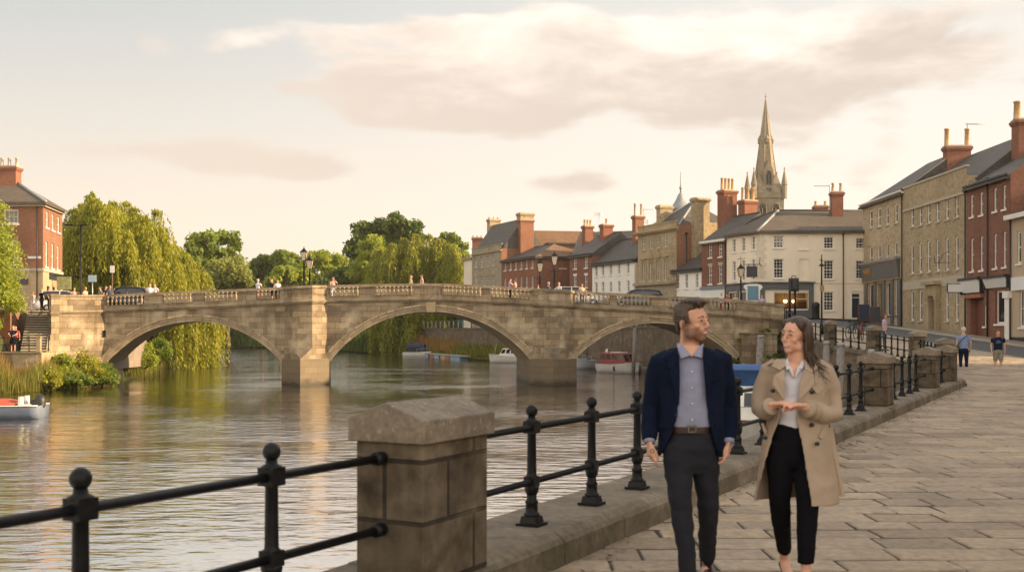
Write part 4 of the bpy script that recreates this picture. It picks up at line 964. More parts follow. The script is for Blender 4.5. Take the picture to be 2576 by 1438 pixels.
c = W(*Z4(1655, 250), 104.3); aerial((c.x, c.y, 14.6), ZZ(Z4(0, 178)[1], 104.3) - 14.6, 'thin comb aerial beside the tall brick chimney of the cream corner building', ax=(-1, .1))

# ---- generic house of the row
def row_house(name, label, cat, t0, t1, zoom, rows, ze, zr, mat, roofmat, D=8., win={}, hip0=0, hip1=0, side='same', zb=GB, gut=True, s=0., ridge_mat='lead', sidemat=None, ov=.3):
    fc = Facade(rowp(t1, s), rowp(t0, s)); o = fc.P(0, zb); b = thing(name, label, cat, o)
    for (xs_l, w_, ys) in rows:
        for xc, (a, bb) in zip(xs_l, ys): window(fc, b, fc.px_rect(zoom, xc, w_, a, bb), **win)
    mb = MB(); fc.wall(mb, zb, ze, 0); body(mb, fc, D, zb, ze, 1)
    if not hip0: gable_wall(mb, fc.P(0, 0)[:2], fc.t, fc.n, 0, D, ze - .01, ze, zr, 1)
    if not hip1: gable_wall(mb, fc.P(0, 0)[:2], fc.t, fc.n, fc.len, D, ze - .01, ze, zr, 1)
    mb.build('wall', [M[mat], M[sidemat or mat]], b)
    mb = MB(); r0, r1 = roof(mb, fc.P(0, 0)[:2], fc.t, fc.n, fc.len, D, ze, zr, ov, hip0, hip1); mb.build('roof', M[roofmat], b)
    mb = MB(); segs = [(r0, r1)]; ridge_caps(mb, segs, .1); mb.build('ridge_tiles', M['slate' if roofmat == 'slate' else roofmat], b)
    if gut: gutter(fc, b, ze + .05, out=ov - .02)
    return b, fc
W1 = dict(nx=2, ny=4)
# B7 red brick next to the cream corner building
b7, f7 = row_house('brick_house', 'narrow red brick house with shop sign, attached to the cream corner building', 'building', 5.17, 9.36, Z4,
    [((653, 738), 29, ((665, 788), (653, 780))), ((653, 738), 29, ((862, 1010), (852, 1003)))], 13.0, 15.7, 'dark_brick', 'slate', 8, dict(nx=2, ny=4, lintel='sill_stone'), gut=False)
mb = MB(); f7.bar(mb, -.05, f7.len, 12.72, 13.0, .003, .3); mb.build('cornice', M['white_paint'], b7)
zf = f7.z(Z4(0, 1045)[1], 2); mb = MB(); f7.bar(mb, 0, f7.len, zf - .1, zf + .18, .003, .25); mb.build('fascia_cornice', M['blue_grey_paint'], b7)
mb = MB(); f7.bar(mb, .1, f7.len - .1, zf - .95, zf - .12, .003, .12); sgn = mb.build('shop_sign', M['white_sign'], b7)
mb = MB(); f7.quad(mb, .3, f7.len - .3, GB + .9, zf - 1.0, .01); mb.build('shop_window', M['glass_dark'], b7)
downpipe(f7, b7, f7.len - .12, 5, 12.8)
c = W(*Z4(795, 380), 112); chimney(b7, (c.x, c.y), PD, 1.62, 1.2, 12.4, ZZ(Z4(0, 222)[1], 112), 'red_brick', 4, ph=1.25, pr=.16)
c = W(*Z4(968, 380), 111); chimney(b7, (c.x, c.y), PD, 1.62, 1.1, 13, ZZ(Z4(0, 306)[1], 111), 'red_brick', 3, ph=1.3, pr=.16)
# B6 small white house
b6, f6 = row_house('white_cottage', 'small white painted house with steep dark slate roof and navy awnings', 'building', 9.38, 14.7, Z4,
    [((379, 453, 539), 25, ((930, 1050), (925, 1047), (918, 1043)))], 10.35, 13.0, 'white_render', 'slate', 7.4, dict(nx=2, ny=4, frame='white_paint', glass='glass_dark'))
for ua, ub in ((.3, 2.6), (3.0, 5.0)):
    mb = MB(); za = 6.75; mb.face([f6.P(ua, za + .7, .02), f6.P(ub, za + .7, .02), f6.P(ub, za, .9), f6.P(ua, za, .9)]); mb.face([f6.P(ua, za, .9), f6.P(ub, za, .9), f6.P(ub, za - .22, .9), f6.P(ua, za - .22, .9)]); mb.build('awning', M['navy_paint'], b6)
# B5 tan classical stone house
f5 = Facade(rowp(21.6), rowp(13.9)); b5 = thing('stone_house', 'tall tan stone house with pedimented windows, cornice and two broad stone chimneys', 'building', f5.P(0, GB))
for xc, a, b in ((94, 622, 722), (154, 612, 713), (217, 602, 705), (280, 590, 697)): window(f5, b5, f5.px_rect(Z4, xc, 23, a, b), 2, 4, sill='sill_stone')
for i, (xc, a, b) in enumerate(((95, 832, 990), (153, 826, 985), (217, 820, 980), (279, 812, 976))):
    r = f5.px_rect(Z4, xc, 23, a, b); window(f5, b5, r, 2, 6, sill='sill_stone'); mb = MB(); e = .22; zt_ = r[3]
    f5.bar(mb, r[0] - e, r[0] - .02, r[2], zt_ + .1, .0, .07); f5.bar(mb, r[1] + .02, r[1] + e, r[2], zt_ + .1, .0, .07); f5.bar(mb, r[0] - e - .05, r[1] + e + .05, zt_ + .35, zt_ + .5, 0, .2); f5.bar(mb, r[0] - e, r[1] + e, zt_ + .1, zt_ + .35, 0, .05)
    if i in (1, 2):
        c = [f5.P(u, z, o) for o in (0, .2) for u, z in ((r[0] - e - .08, zt_ + .51), (r[1] + e + .08, zt_ + .51), ((r[0] + r[1]) / 2, zt_ + 1.25))]; mb.add(c, [(0, 1, 2), (5, 4, 3), (0, 3, 4, 1), (1, 4, 5, 2), (2, 5, 3, 0)])
    mb.build('pediment', M['tan_stone'], b5)
zc5 = 14.85; zp5 = 15.6
mb = MB(); f5.wall(mb, GB, zp5, 0); body(mb, f5, 9, GB, 15.2, 1)
mb.build('wall', [M['tan_stone'], M['orange_brick']], b5)
mb = MB(); f5.bar(mb, -.3, f5.len + .3, zc5 - .3, zc5 - .12, 0, .2); f5.bar(mb, -.4, f5.len + .4, zc5 - .12, zc5 + .08, 0, .42)
for k in range(26): f5.bar(mb, .1 + k * f5.len / 26, .1 + k * f5.len / 26 + .14, zc5 - .27, zc5 - .13, .2, .34)
f5.bar(mb, -.05, f5.len + .05, zp5 - .12, zp5, -.1, .08); mb.build('cornice', M['tan_stone'], b5)
mb = MB(); k = 0; zq = 6.2
while zq < zc5 - .6:
    f5.bar(mb, f5.len - (.8 if k % 2 else .5), f5.len + .03, zq, zq + .36, 0, .05); zq += .4; k += 1
mb.build('quoins', M['tan_stone'], b5)
zl = f5.z(Z4(0, 1018)[1], 4); mb = MB(); f5.bar(mb, -.2, f5.len + .1, zl, zl + .3, 0, .55); f5.bar(mb, 0, f5.len, GB, zl, 0, .18); mb.build('balcony_ledge', M['grey_stone'], b5)
mb = MB(); r0, r1 = roof(mb, f5.P(.4, 0, -.5)[:2], f5.t, f5.n, f5.len - .8, 8, 15.1, 18.0, .1, 3., 3.); mb.build('roof', M['slate'], b5); o5 = f5.P(.4, 0, -.5)
mb = MB(); ridge_caps(mb, [(r0, r1), (f5.P(.3, 15.06, -.4), r0), (f5.P(f5.len - .3, 15.06, -.4), r1)], .13); mb.build('lead_hip', M['lead'], b5)
c = f5.P(f5.len + .35, 0, -2.75); chimney(b5, c[:2], PD, 1.75, .9, GB, ZZ(Z4(0, 293)[1], 114), 'buff_brick', 0)
c = W(*Z4(268, 400), 119); chimney(b5, (c.x, c.y), PD, 1.6, .8, 14.2, ZZ(Z4(0, 350)[1], 119), 'buff_brick', 0)
mb = MB(); q = f5.P(f5.len + .004, 0, -3.6); e = f5.P(f5.len + .004, 0, -5.6); mb.face([(q.x, q.y, GB), (e.x, e.y, GB), (e.x, e.y, 15.55), (q.x, q.y, 15.55)]); mb.build('side_wall', M['buff_brick'], b5)
downpipe(Facade(f5.P(f5.len, 0, 0)[:2], f5.P(f5.len, 0, -9)[:2]), b5, 1.2, 8, 14.2)
# B4 white house with a big slate roof
b4, f4 = row_house('white_house', 'low white painted house with wide dark slate roof, ten windows', 'building', 22.35, 32.0, Z3,
    [((1033, 1079, 1133, 1190, 1253), 19, ((546, 624), (539, 619), (533, 613), (526, 608), (518, 602))), ((1033, 1079, 1133, 1191, 1254), 19, ((664, 736), (661, 734), (658, 732), (655, 730), (650, 727)))],
    12.05, 15.0, 'white_render', 'slate', 8, dict(nx=2, ny=4, glass='curtain_glass'), sidemat='cream_render')
c = W(*Z3(1103, 340), 132.5); chimney(b4, (c.x, c.y), PD, 1.35, .9, 11.8, ZZ(Z3(0, 263)[1], 132.5), 'red_brick', 1, ph=.7)
c = W(*Z3(1322, 260), 126); chimney(b4, (c.x, c.y), PD, 1.15, .8, 13.2, ZZ(Z3(0, 203)[1], 126), 'orange_brick', 2, ph=1.4, pr=.14)
# B3 red brick with white lintels
b3, f3 = row_house('brick_house', 'plain red brick house with white lintels left of the low white house', 'building', 32.05, 37.8, Z3,
    [((888, 963), 21, ((492, 570), (483, 564))), ((887, 963), 21, ((620, 692), (616, 700)))], 13.35, 16.0, 'dark_brick', 'slate', 8, dict(nx=2, ny=4, lintel='white_paint', glass='curtain_glass'))
c = W(*Z3(973, 350), 138.5); chimney(b3, (c.x, c.y), PD, 1.15, .9, 13, ZZ(Z3(0, 272)[1], 138.5), 'red_brick', 3, ph=.75)
c = W(*Z3(1053, 340), 133.8); aerial((c.x, c.y, 14.8), ZZ(Z3(0, 180)[1], 133.8) - 14.8, 'tall aerial mast between two red chimneys of the row', yagi=False)
c = W(*Z3(1385, 270), 127); aerial((c.x, c.y, 13.5), ZZ(Z3(0, 228)[1], 127) - 13.5, 'short cross shaped aerial right of the orange chimney', yagi=False)
c = W(*Z3(1357, 200), 126.6); aerial((c.x, c.y, 14.5), ZZ(Z3(0, 155)[1], 126.6) - 14.5, 'thin mast with one arm rising behind the orange chimney', yagi=True, ax=(1, 0))
# slate roof behind
bb = thing('slate_roofed_house', 'house behind the row of which only a dark slate roof shows', 'building', (11, 140, GB)); mb = MB(); fb = Facade((8, 141), (17, 138)); fb.wall(mb, GB, 14.4); body(mb, fb, 8, GB, 14.4); mb.build('wall', M['dark_brick'], bb)
mb = MB(); roof(mb, fb.P(0, 0)[:2], fb.t, fb.n, fb.len, 8, 14.4, 17.3); mb.build('roof', M['slate'], bb)
# B2 red brick house with hipped end
b2, f2 = row_house('brick_house', 'long red brick house with hipped slate and tile roof behind the twin street lamps', 'building', 47.1, 58.3, Z3,
    [((405, 442, 478, 516, 553, 592), 14, ((534, 582), (529, 577), (524, 575), (518, 571), (514, 568), (510, 564))), ((405, 442, 478, 516, 553, 592), 14, ((640, 695), (638, 695), (635, 697), (630, 698), (626, 699), (623, 700)))],
    13.95, 16.0, 'red_brick', 'slate', 9.8, dict(nx=2, ny=4, glass='curtain_glass'), hip1=4.6, ov=.4)
f2e = Facade(rowp(47.08), rowp(47.08, 9.8)); mb = MB(); 
for a, b in ((512, 566), (622, 692)): window(f2e, b2, f2e.px_rect(Z3, 802, 44, a, b), 3, 4, glass='curtain_glass')
f2e.wall(mb, GB, 13.95); mb.build('wall', M['red_brick'], b2)
mb = MB(); h1 = f2.P(f2.len + .4, 13.80, .4); h2 = f2.P(f2.len + .4, 13.80, -10.2); h3 = f2.P(f2.len - 4.6, 16.03, -4.9)
mb.face([h1 + Vector((0, 0, .03)), h2 + Vector((0, 0, .03)), h3 + Vector((0, 0, .03))]); mb.build('tiled_hip', M['tile_brown'], b2); gutter(f2e, b2, 13.95, out=.38)
# brown roofed hall behind B2
bh = thing('tiled_hall', 'hall with a wide brown tiled roof and small dormer rising behind the brick houses', 'building', (6, 165, GB)); fh = Facade((1.5, 161), (13.5, 163)); mb = MB(); fh.wall(mb, GB, 14.6); body(mb, fh, 9, GB, 14.6); gable_wall(mb, fh.P(0, 0)[:2], fh.t, fh.n, fh.len, 9, 14.6, 14.6, 19.6); mb.build('wall', M['red_brick'], bh)
mb = MB(); r0, r1 = roof(mb, fh.P(0, 0)[:2], fh.t, fh.n, fh.len, 9, 14.6, 19.5); mb.build('roof', M['tile_brown'], bh)
mb = MB(); c = W(*Z3(815, 388), 162.6); mb.box((c.x, c.y, 15.4), (5.2, 2.6, 1.6), 0, fh.t); dm = mb.build('dormer', M['brown_wood'], bh); mb = MB(); mb.box((c.x, c.y - .1, 17.0), (5.9, 3.2, .22), 0, fh.t); mb.build('dormer_roof', M['slate'], dm)
# B1 grey stone house
f1 = Facade(rowp(69.5), rowp(58.5)); b1 = thing('stone_house', 'grey stone house with arched windows and red brick gable, leftmost of the row', 'building', f1.P(0, GB))
for xc, a, b in ((202, 490, 562), (243, 484, 559), (282, 478, 554), (325, 470, 549)): window(f1, b1, f1.px_rect(Z3, xc, 17, a, b), 2, 4, sill='sill_stone', glass='curtain_glass')
for xc, a, b in ((200, 622, 690), (240, 619, 690), (281, 615, 690), (324, 610, 690)):
    r = f1.px_rect(Z3, xc, 17, a, b); window(f1, b1, r, 2, 4, sill='sill_stone', glass='curtain_glass'); mb = MB(); um = (r[0] + r[1]) / 2; rad = (r[1] - r[0]) / 2 + .25
    arc = [(um + rad * math.cos(math.pi * k / 10), r[3] + rad * .9 * math.sin(math.pi * k / 10)) for k in range(11)]
    mb.face([f1.P(u, z, .03) for u, z in arc]); mb.build('window_head', M['buff_brick'], b1)
ze1 = 16.5; mb = MB(); f1.wall(mb, GB, ze1, 0); body(mb, f1, 7, GB, 15.6, 1, True, True, True); gable_wall(mb, f1.P(0, 0)[:2], f1.t, f1.n, f1.len, 7, 15.59, 15.6, 19.9, 1); gable_wall(mb, f1.P(0, 0)[:2], f1.t, f1.n, 0, 7, 15.59, 15.6, 19.9, 1); mb.build('wall', [M['grey_stone'], M['orange_brick']], b1)
mb = MB(); f1.bar(mb, -.15, f1.len + .15, 15.4, 15.6, 0, .22); f1.bar(mb, -.05, f1.len + .05, ze1 - .12, ze1, -.2, .08); mb.build('cornice', M['grey_stone'], b1)
mb = MB(); roof(mb, f1.P(0, 0, -.25)[:2], f1.t, f1.n, f1.len, 6.5, 15.9, 20.2, -.05); mb.build('roof', M['slate'], b1)
c = f1.P(f1.len + .3, 0, -3.6); chimney(b1, c[:2], PD, 2.1, 1.3, GB, 20., 'orange_brick', 0); chimney(b1, c[:2], PD, 2.12, 1.32, 20., ZZ(Z3(0, 190)[1], 155), 'buff_brick', 0)
c = W(*Z3(325, 280), 165); chimney(b1, (c.x, c.y), PD, 1.75, 1.1, 15, ZZ(Z3(0, 228)[1], 165), 'buff_brick', 3, ph=.3)
bs = thing('pale_house', 'pale rendered house half hidden by the willow at the end of the row', 'building', (-7, 170, GB)); fs_ = Facade((-7.7, 171.5), (-6.2, 167.5)); mb = MB(); fs_.wall(mb, GB, 15.2); body(mb, fs_, 4, GB, 15.2); mb.build('wall', M['cream_render'], bs)
mb = MB(); fs_.bar(mb, -.2, fs_.len + .2, 15.2, 15.6, -.3, .3); fs_.bar(mb, -.2, fs_.len + .2, 10.6, 10.9, 0, .2); mb.build('cornice', M['grey_stone'], bs); c = W(*Z3(212, 380), 172.5); chimney(bs, (c.x, c.y), (1, 0), 1.6, 1, 15, ZZ(Z3(0, 352)[1], 172), 'red_brick', 3, ph=.3)

# ---- cupola with weather vane
c = W(*Z4(404, 300), 136); cu = thing('cupola', 'small lead cupola with a tall thin finial behind the stone house', 'cupola', (c.x, c.y, 14)); k = 136 / F * .29943
mb = MB(); mb.lathe((c.x, c.y, 15.8), [(2.6 * .5, -1.8), (1.3, 3.4), (1.55, 3.5), (1.5, 3.7), (.9, 4.3), (.55, 4.9), (.35, 5.4), (.12, 5.7)], 8); mb.build('dome', M['lead'], cu)
mb = MB(); z1 = ZZ(Z4(0, 72)[1], 136); mb.tube([(c.x, c.y, 21.0), (c.x, c.y, z1)], [.11, .04], 6); mb.ball((c.x, c.y, 22.1), .2); mb.build('finial', M['lead'], cu)
c = W(*Z4(640, 340), 128); gl = thing('glazed_gable', 'grey glazed roof gable behind the broad stone chimney', 'roof lantern', (c.x, c.y, 14)); mb = MB(); mb.add([(c.x - 2.2, 128, 15.5), (c.x + 2.2, 128, 15.5), (c.x - 1.6, 128, ZZ(Z4(0, 293)[1], 128)), (c.x - 2.2, 131, 15.5), (c.x + 2.2, 131, 15.5), (c.x - 1.6, 131, ZZ(Z4(0, 293)[1], 128))], [(0, 1, 2), (5, 4, 3), (1, 4, 5, 2), (0, 2, 5, 3)]); mb.build('gable', M['lead'], gl)

# ---- church
CH = Vector((GX(1926, 172), 172)); chz = lambda y: ZZ(y, 172)
ch = thing('church', 'sandstone parish church with tall octagonal spire and corner pinnacles', 'church', (CH.x, CH.y, 5)); kx = 172 / F
zt_ = chz(488); mb = MB(); hw = 2.35; mb.box((CH.x, CH.y, 4), (2 * hw, 2 * hw, zt_ - 4)); mb.box((CH.x, CH.y, zt_ - .9), (2 * hw + .3, 2 * hw + .3, .18))
for i in (-1, 1):
    for j in (-1, 1):
        mb.box((CH.x + i * hw, CH.y + j * hw, 4), (.9, .9, zt_ - 7)); 
for k_ in range(7):
    if k_ % 2 == 0:
        for j in (-1, 1): mb.box((CH.x - hw + .36 + k_ * .66, CH.y + j * (hw - .12), zt_), (.5, .24, .5)); mb.box((CH.x + j * (hw - .12), CH.y - hw + .36 + k_ * .66, zt_), (.24, .5, .5))
mb.build('tower', M['church_stone'], ch)
for i in (-1, 1):
    for j in (-1, 1):
        mb = MB(); x, y = CH.x + i * (hw + .05), CH.y + j * (hw + .05); mb.lathe((x, y, zt_ - 1), [(.44, 0), (.44, 2.1), (.52, 2.15), (.50, 2.3), (.05, 4.6), (.14, 4.7), (.0, 5.0)], 8, 0, False); mb.build('pinnacle', M['church_stone'], ch)
zb_, ztp = zt_ + .0, chz(252); rb = 2.05; mb = MB(); n = 8
ring = lambda r, z: [(CH.x + r * math.cos(2 * math.pi * (k + .5) / 8), CH.y + r * math.sin(2 * math.pi * (k + .5) / 8), z) for k in range(8)]
mb.add(ring(rb, zb_) + ring(rb * .52, zb_ + (ztp - zb_) * .5) + ring(.07, ztp), [(i * 8 + k, i * 8 + (k + 1) % 8, (i + 1) * 8 + (k + 1) % 8, (i + 1) * 8 + k) for i in range(2) for k in range(8)])
for k in range(8):
    q = 2 * math.pi * (k + .5) / 8; mb.tube([(CH.x + rb * math.cos(q), CH.y + rb * math.sin(q), zb_), (CH.x + .07 * math.cos(q), CH.y + .07 * math.sin(q), ztp)], [.1, .04], 5)
for i in (-1, 1):
    for j in (-1, 1): mb.add([(CH.x + i * hw, CH.y + j * hw, zb_), (CH.x + i * hw * .1, CH.y + j * hw, zb_), (CH.x + i * hw, CH.y + j * hw * .1, zb_), (CH.x + i * rb * .62, CH.y + j * rb * .62, zb_ + 3.4)], [(0, 1, 3), (0, 3, 2)])
mb.tube([(CH.x, CH.y, ztp - .2), (CH.x, CH.y, chz(233))], [.05, .03], 5); mb.ball((CH.x, CH.y, chz(243)), .14); mb.build('spire', M['church_stone'], ch)
def lancet(x, y, z, w_, h, ax, nm='belfry_window', par=ch, out=(0, -1)):
    """pointed two-light opening with a stone hood"""
    a = Vector((ax[0], ax[1], 0)); o = Vector((out[0], out[1], 0)); c = Vector((x, y, z)); mb = MB()
    pts = [(-w_ / 2, 0), (w_ / 2, 0), (w_ / 2, h * .62)] + [(w_ / 2 * math.cos(q), h * .62 + h * .38 * math.sin(q) ** .8) for q in np.linspace(.2, math.pi / 2, 5)] + [(-w_ / 2 * math.cos(q), h * .62 + h * .38 * math.sin(q) ** .8) for q in np.linspace(math.pi / 2, .2, 5)][1:] + [(-w_ / 2, h * .62)]
    mb.face([c + a * u + o * .05 + Vector((0, 0, v)) for u, v in pts]); ob_ = mb.build(nm, M['black_paint'], par)
    mb = MB(); mb.tube([c + a * u * 1.08 + o * .08 + Vector((0, 0, v)) for u, v in pts[2:] + [pts[0]]] + [c + a * pts[1][0] * 1.08 + o * .08, c + a * pts[2][0] * 1.08 + o * .08 + Vector((0, 0, pts[2][1]))], w_ * .07, 5, 0, False)
    mb.tube([c + o * .08, c + o * .08 + Vector((0, 0, h * .7))], w_ * .05, 5); mb.tube([c + o * .08 + a * (w_ / 2) + Vector((0, 0, h * .6)), c + o * .08 + Vector((0, 0, h * .95))], w_ * .04, 4); mb.tube([c + o * .08 - a * (w_ / 2) + Vector((0, 0, h * .6)), c + o * .08 + Vector((0, 0, h * .95))], w_ * .04, 4)
    mb.build('tracery', M['church_stone'], ob_)
for i in (-1, 1): lancet(CH.x + i * 1.05, CH.y - hw, chz(555), 1.1, 2.5, (1, 0))
for sgn_, ax_, out_ in ((0, (1, 0), (0, -1)),):
    zl = chz(468); mb = MB(); mb.add([(CH.x - .75, CH.y - 2.1, zl - .6), (CH.x + .75, CH.y - 2.1, zl - .6), (CH.x + .75, CH.y - 2.1, zl + 2.2), (CH.x, CH.y - 2.1, zl + 3.9), (CH.x - .75, CH.y - 2.1, zl + 2.2), (CH.x - .75, CH.y - .5, zl - .6), (CH.x + .75, CH.y - .5, zl - .6), (CH.x + .75, CH.y - .5, zl + 2.2), (CH.x, CH.y - .5, zl + 3.9), (CH.x - .75, CH.y - .5, zl + 2.2)], [(0, 1, 2, 3, 4), (1, 6, 7, 2), (2, 7, 8, 3), (3, 8, 9, 4), (4, 9, 5, 0)]); mb.build('lucarne', M['church_stone'], ch)
    lancet(CH.x, CH.y - 2.1, zl, .85, 2.3, ax_)
for zz, rr_ in ((chz(362), .95),):
    for q in (0, math.pi / 2, math.pi, -math.pi / 2):
        mb = MB(); mb.box((CH.x + math.cos(q) * rr_, CH.y + math.sin(q) * rr_, zz), (.5, .5, .7)); mb.lathe((CH.x + math.cos(q) * rr_, CH.y + math.sin(q) * rr_, zz + .7), [(.36, 0), (.0, .7)], 4, 0, False); mb.build('lucarne', M['church_stone'], ch)

# ---- right hand terrace
TX = 32.75
def yat(px): return TX * F / (px - CX)
def terr(name, label, y1, y0, z0): 
    fc = Facade((TX, y1), (TX, y0)); return fc, thing(name, label, 'building', (TX, y0, z0))
zlow_ = PATH - .3
# B9 public house
f9, b9 = terr('public_house', 'buff brick public house with grey shopfront and gilt lettering beside the cream building', 100.2, yat(2272.5), zlow_)
for xc, a, b in ((186, 624, 724), (231, 612, 717), (276, 600, 707), (325, 588, 696)): window(f9, b9, f9.px_rect(Z5, xc, 19, a, b), 1, 2, sill='sill_stone', glass='curtain_glass', fw=.13)
for xc, a, b in ((186, 824, 950), (231, 816, 953), (277, 807, 950), (323, 799, 943)): window(f9, b9, f9.px_rect(Z5, xc, 19, a, b), 1, 2, sill='sill_stone', glass='curtain_glass', fw=.13)
ze9 = 15.75
zfa = f9.z(Z5(0, 1000)[1], 9); zfb = zfa + 1.75; u0_, u1_ = f9.u(Z5(143, 0)[0]), f9.u(Z5(347, 0)[0]); u0_ = max(.1, u0_)
for xc, w_ in ((190, 33), (285, 30), (330, 30)):
    ua, ub, _, _ = f9.px_rect(Z5, xc, w_, 1040, 1200); window(f9, b9, (ua, ub, f9.z(Z5(0, 1205)[1], (ua + ub) / 2), zfa - .25), 1, 1, glass='pub_glass' if False else 'glass_dark', sill='grey_paint', rail=False, part='bay_window', rev=.2)
ua, ub, _, _ = f9.px_rect(Z5, 236, 26, 1040, 1270); f9.hole((ua, ub, zlow_ + 1, zfa - .25, .35)); mb = MB(); f9.quad(mb, ua, ub, zlow_ + 1, zfa - .3, -.33); mb.build('door', M['brown_wood'], b9)
mb = MB(); f9.wall(mb, zlow_, ze9); body(mb, f9, 9, zlow_, ze9); gable_wall(mb, f9.P(0, 0)[:2], f9.t, f9.n, f9.len, 9, ze9 - .01, ze9, 19.2); mb.build('wall', M['buff_brick_pale'], b9)
mb = MB(); c = [f9.P(u, z, o) for o, z in ((.05, zfa), (.14, zfa), (.36, zfb - .15), (.05, zfb - .15)) for u in (u0_, u1_)]; mb.add(c, [(0, 2, 3, 1), (2, 4, 5, 3), (4, 6, 7, 5), (0, 6, 4, 2), (1, 3, 5, 7), (0, 1, 7, 6)]); fas = mb.build('fascia', M['grey_paint'], b9)
mb = MB(); f9.bar(mb, u0_ - .1, u1_ + .1, zfb - .15, zfb + .05, 0, .5); mb.build('cornice', M['lead'], b9); mb = MB(); f9.bar(mb, u0_, u1_, zfa - .05, zfa, .02, .2); f9.bar(mb, u0_, u1_, zfb - .22, zfb - .155, .3, .385); mb.build('gilt_line', M['gold'], b9)
mb = MB()
for xc in (163, 212, 261, 307, 345): uu = f9.u(Z5(xc, 0)[0]); f9.bar(mb, uu - .3, uu + .3, zlow_ + .8, zfa - .05, .003, .12)
mb.build('pilaster', M['grey_paint'], b9)
cu_ = bpy.data.curves.new('lettering', 'FONT'); cu_.body = 'HARPERS'; cu_.size = 1.0; cu_.extrude = .02; cu_.align_x = 'LEFT'
lt = bpy.data.objects.new('lettering', cu_); COL.objects.link(lt); lu = f9.u(Z5(163, 0)[0]); zl_ = zfa + .5; p0 = f9.P(lu, zl_, .26); 
tx = Vector((f9.t.x, f9.t.y, 0)); fz = (f9.P(0, zfb - .15, .36) - f9.P(0, zfa, .14)).normalized(); ty = fz; tz = tx.cross(ty)
lt.matrix_world = Matrix.Translation(p0) @ Matrix((tx, ty, tz)).transposed().to_4x4() @ Matrix.Diagonal((.46, .95, 1, 1))
dgx = bpy.context.evaluated_depsgraph_get(); lme = bpy.data.meshes.new_from_object(lt.evaluated_get(dgx)); mw = lt.matrix_world.copy(); bpy.data.objects.remove(lt); bpy.data.curves.remove(cu_)
lme.transform(mw); lme.transform(Matrix.Translation(-origin(fas))); lme.materials.clear(); lme.materials.append(M['gold']); lo_ = bpy.data.objects.new('lettering', lme); COL.objects.link(lo_); lo_.parent = fas
mb = MB(); r0, r1 = roof(mb, f9.P(0, 0)[:2], f9.t, f9.n, f9.len, 9, ze9, 19.0, .35, 4.0, 0); mb.build('roof', M['slate'], b9); gutter(f9, b9, ze9 + .02, -.3, None, 'white_paint', .33); downpipe(f9, b9, f9.len - .15, 3.4, ze9)
# B10 buff brick with parapet
f10, b10 = terr('buff_brick_house', 'large buff brick building with parapet, stone doorcase and three rows of sash windows', yat(2272.8), yat(2432), zlow_)
for xc, a, b in ((414, 608, 717), (459, 597, 707), (505, 586, 698), (554, 573, 689), (606, 560, 677), (660, 547, 664)): window(f10, b10, f10.px_rect(Z5, xc, 19, a, b), 1, 2, sill='sill_stone', glass='curtain_glass', fw=.13)
for xc, a, b in ((414, 810, 976), (459, 802, 971), (505, 794, 966), (554, 786, 962), (606, 777, 957), (660, 768, 953)): window(f10, b10, f10.px_rect(Z5, xc, 19, a, b), 1, 2, sill='sill_stone', glass='curtain_glass', fw=.13)
for xc, a, b in ((414, 1068, 1234), (460, 1066, 1235), (504, 1062, 1236), (606, 1057, 1236), (660, 1055, 1237)): window(f10, b10, f10.px_rect(Z5, xc, 19, a, b), 1, 2, sill='sill_stone', glass='curtain_glass', fw=.13)
zp10 = 15.95; uda, udb, _, _ = f10.px_rect(Z5, 541, 32, 1100, 1300); zdt = f10.z(Z5(0, 1105)[1], (uda + udb) / 2); f10.hole((uda, udb, zlow_ + .6, zdt, .5))
mb = MB(); f10.quad(mb, uda, udb, zlow_ + .6, zdt, -.48); mb.build('door', M['brown_wood'], b10)
mb = MB()
for uu in (uda - .42, udb + .02): f10.bar(mb, uu, uu + .4, zlow_ + .6, zdt + .1, .003, .32); f10.bar(mb, uu - .06, uu + .46, zdt - .25, zdt + .1, .003, .4)
f10.bar(mb, uda - .5, udb + .5, zdt + .1, zdt + .95, .003, .36); f10.bar(mb, uda - .75, udb + .75, zdt + .95, zdt + 1.2, .003, .7); mb.build('doorcase', M['tan_stone'], b10)
mb = MB(); f10.wall(mb, zlow_, zp10); body(mb, f10, 11, zlow_, 15.2); mb.build('wall', M['buff_brick'], b10)
mb = MB(); zst = f10.z(Z5(0, 1010)[1], 9); f10.bar(mb, 0, f10.len, zst - .45, zst + .25, .0, .05); f10.bar(mb, 0, f10.len, 13.9, 14.08, 0, .1); f10.bar(mb, 0, f10.len, zp10 - .12, zp10 + .03, -.2, .08); f10.bar(mb, 0, f10.len, zlow_, zlow_ + 1.2, 0, .07); mb.build('string_course', M['sill_stone'], b10)
mb = MB(); r0, r1 = roof(mb, (TX + .6, f10.a.y), f10.t, f10.n, f10.len, 9.5, 15.0, 18.6, 0., 0, 0); mb.build('roof', M['slate'], b10)
mb = MB(); gable_wall(mb, (TX + .6, f10.a.y), f10.t, f10.n, f10.len + .02, 9.5, 14.9, 15.0, 18.7); gable_wall(mb, (TX + .6, f10.a.y), f10.t, f10.n, -.02, 9.5, 14.9, 15.0, 18.7); mb.build('gable', M['red_brick'], b10)
c = W(*Z5(612, 320), 90.0); chimney(b10, (TX + 4.6, 90.1), (1, 0), 2.0, .9, 16.6, EZ + (HY - Z5(0, 270)[1]) * 90 / F, 'red_brick', 2, ph=1.45, pr=.22)
aerial((TX + 5.6, 90.4, 18.5), 3.0, 'low comb aerial on the chimney of the buff brick building', ax=(1, 0))
chimney(b10, (38.0, 76.6), (1, 0), 4.2, 1.1, 12.5, EZ + (HY - Z5(0, 125)[1]) * 76.6 / F, 'red_brick', 4, ph=1.3, pr=.26)
aerial((40.2, 76.3, 20.2), 4.4, 'comb aerial above the largest brick chimney by the right picture edge', ax=(-1, 0))
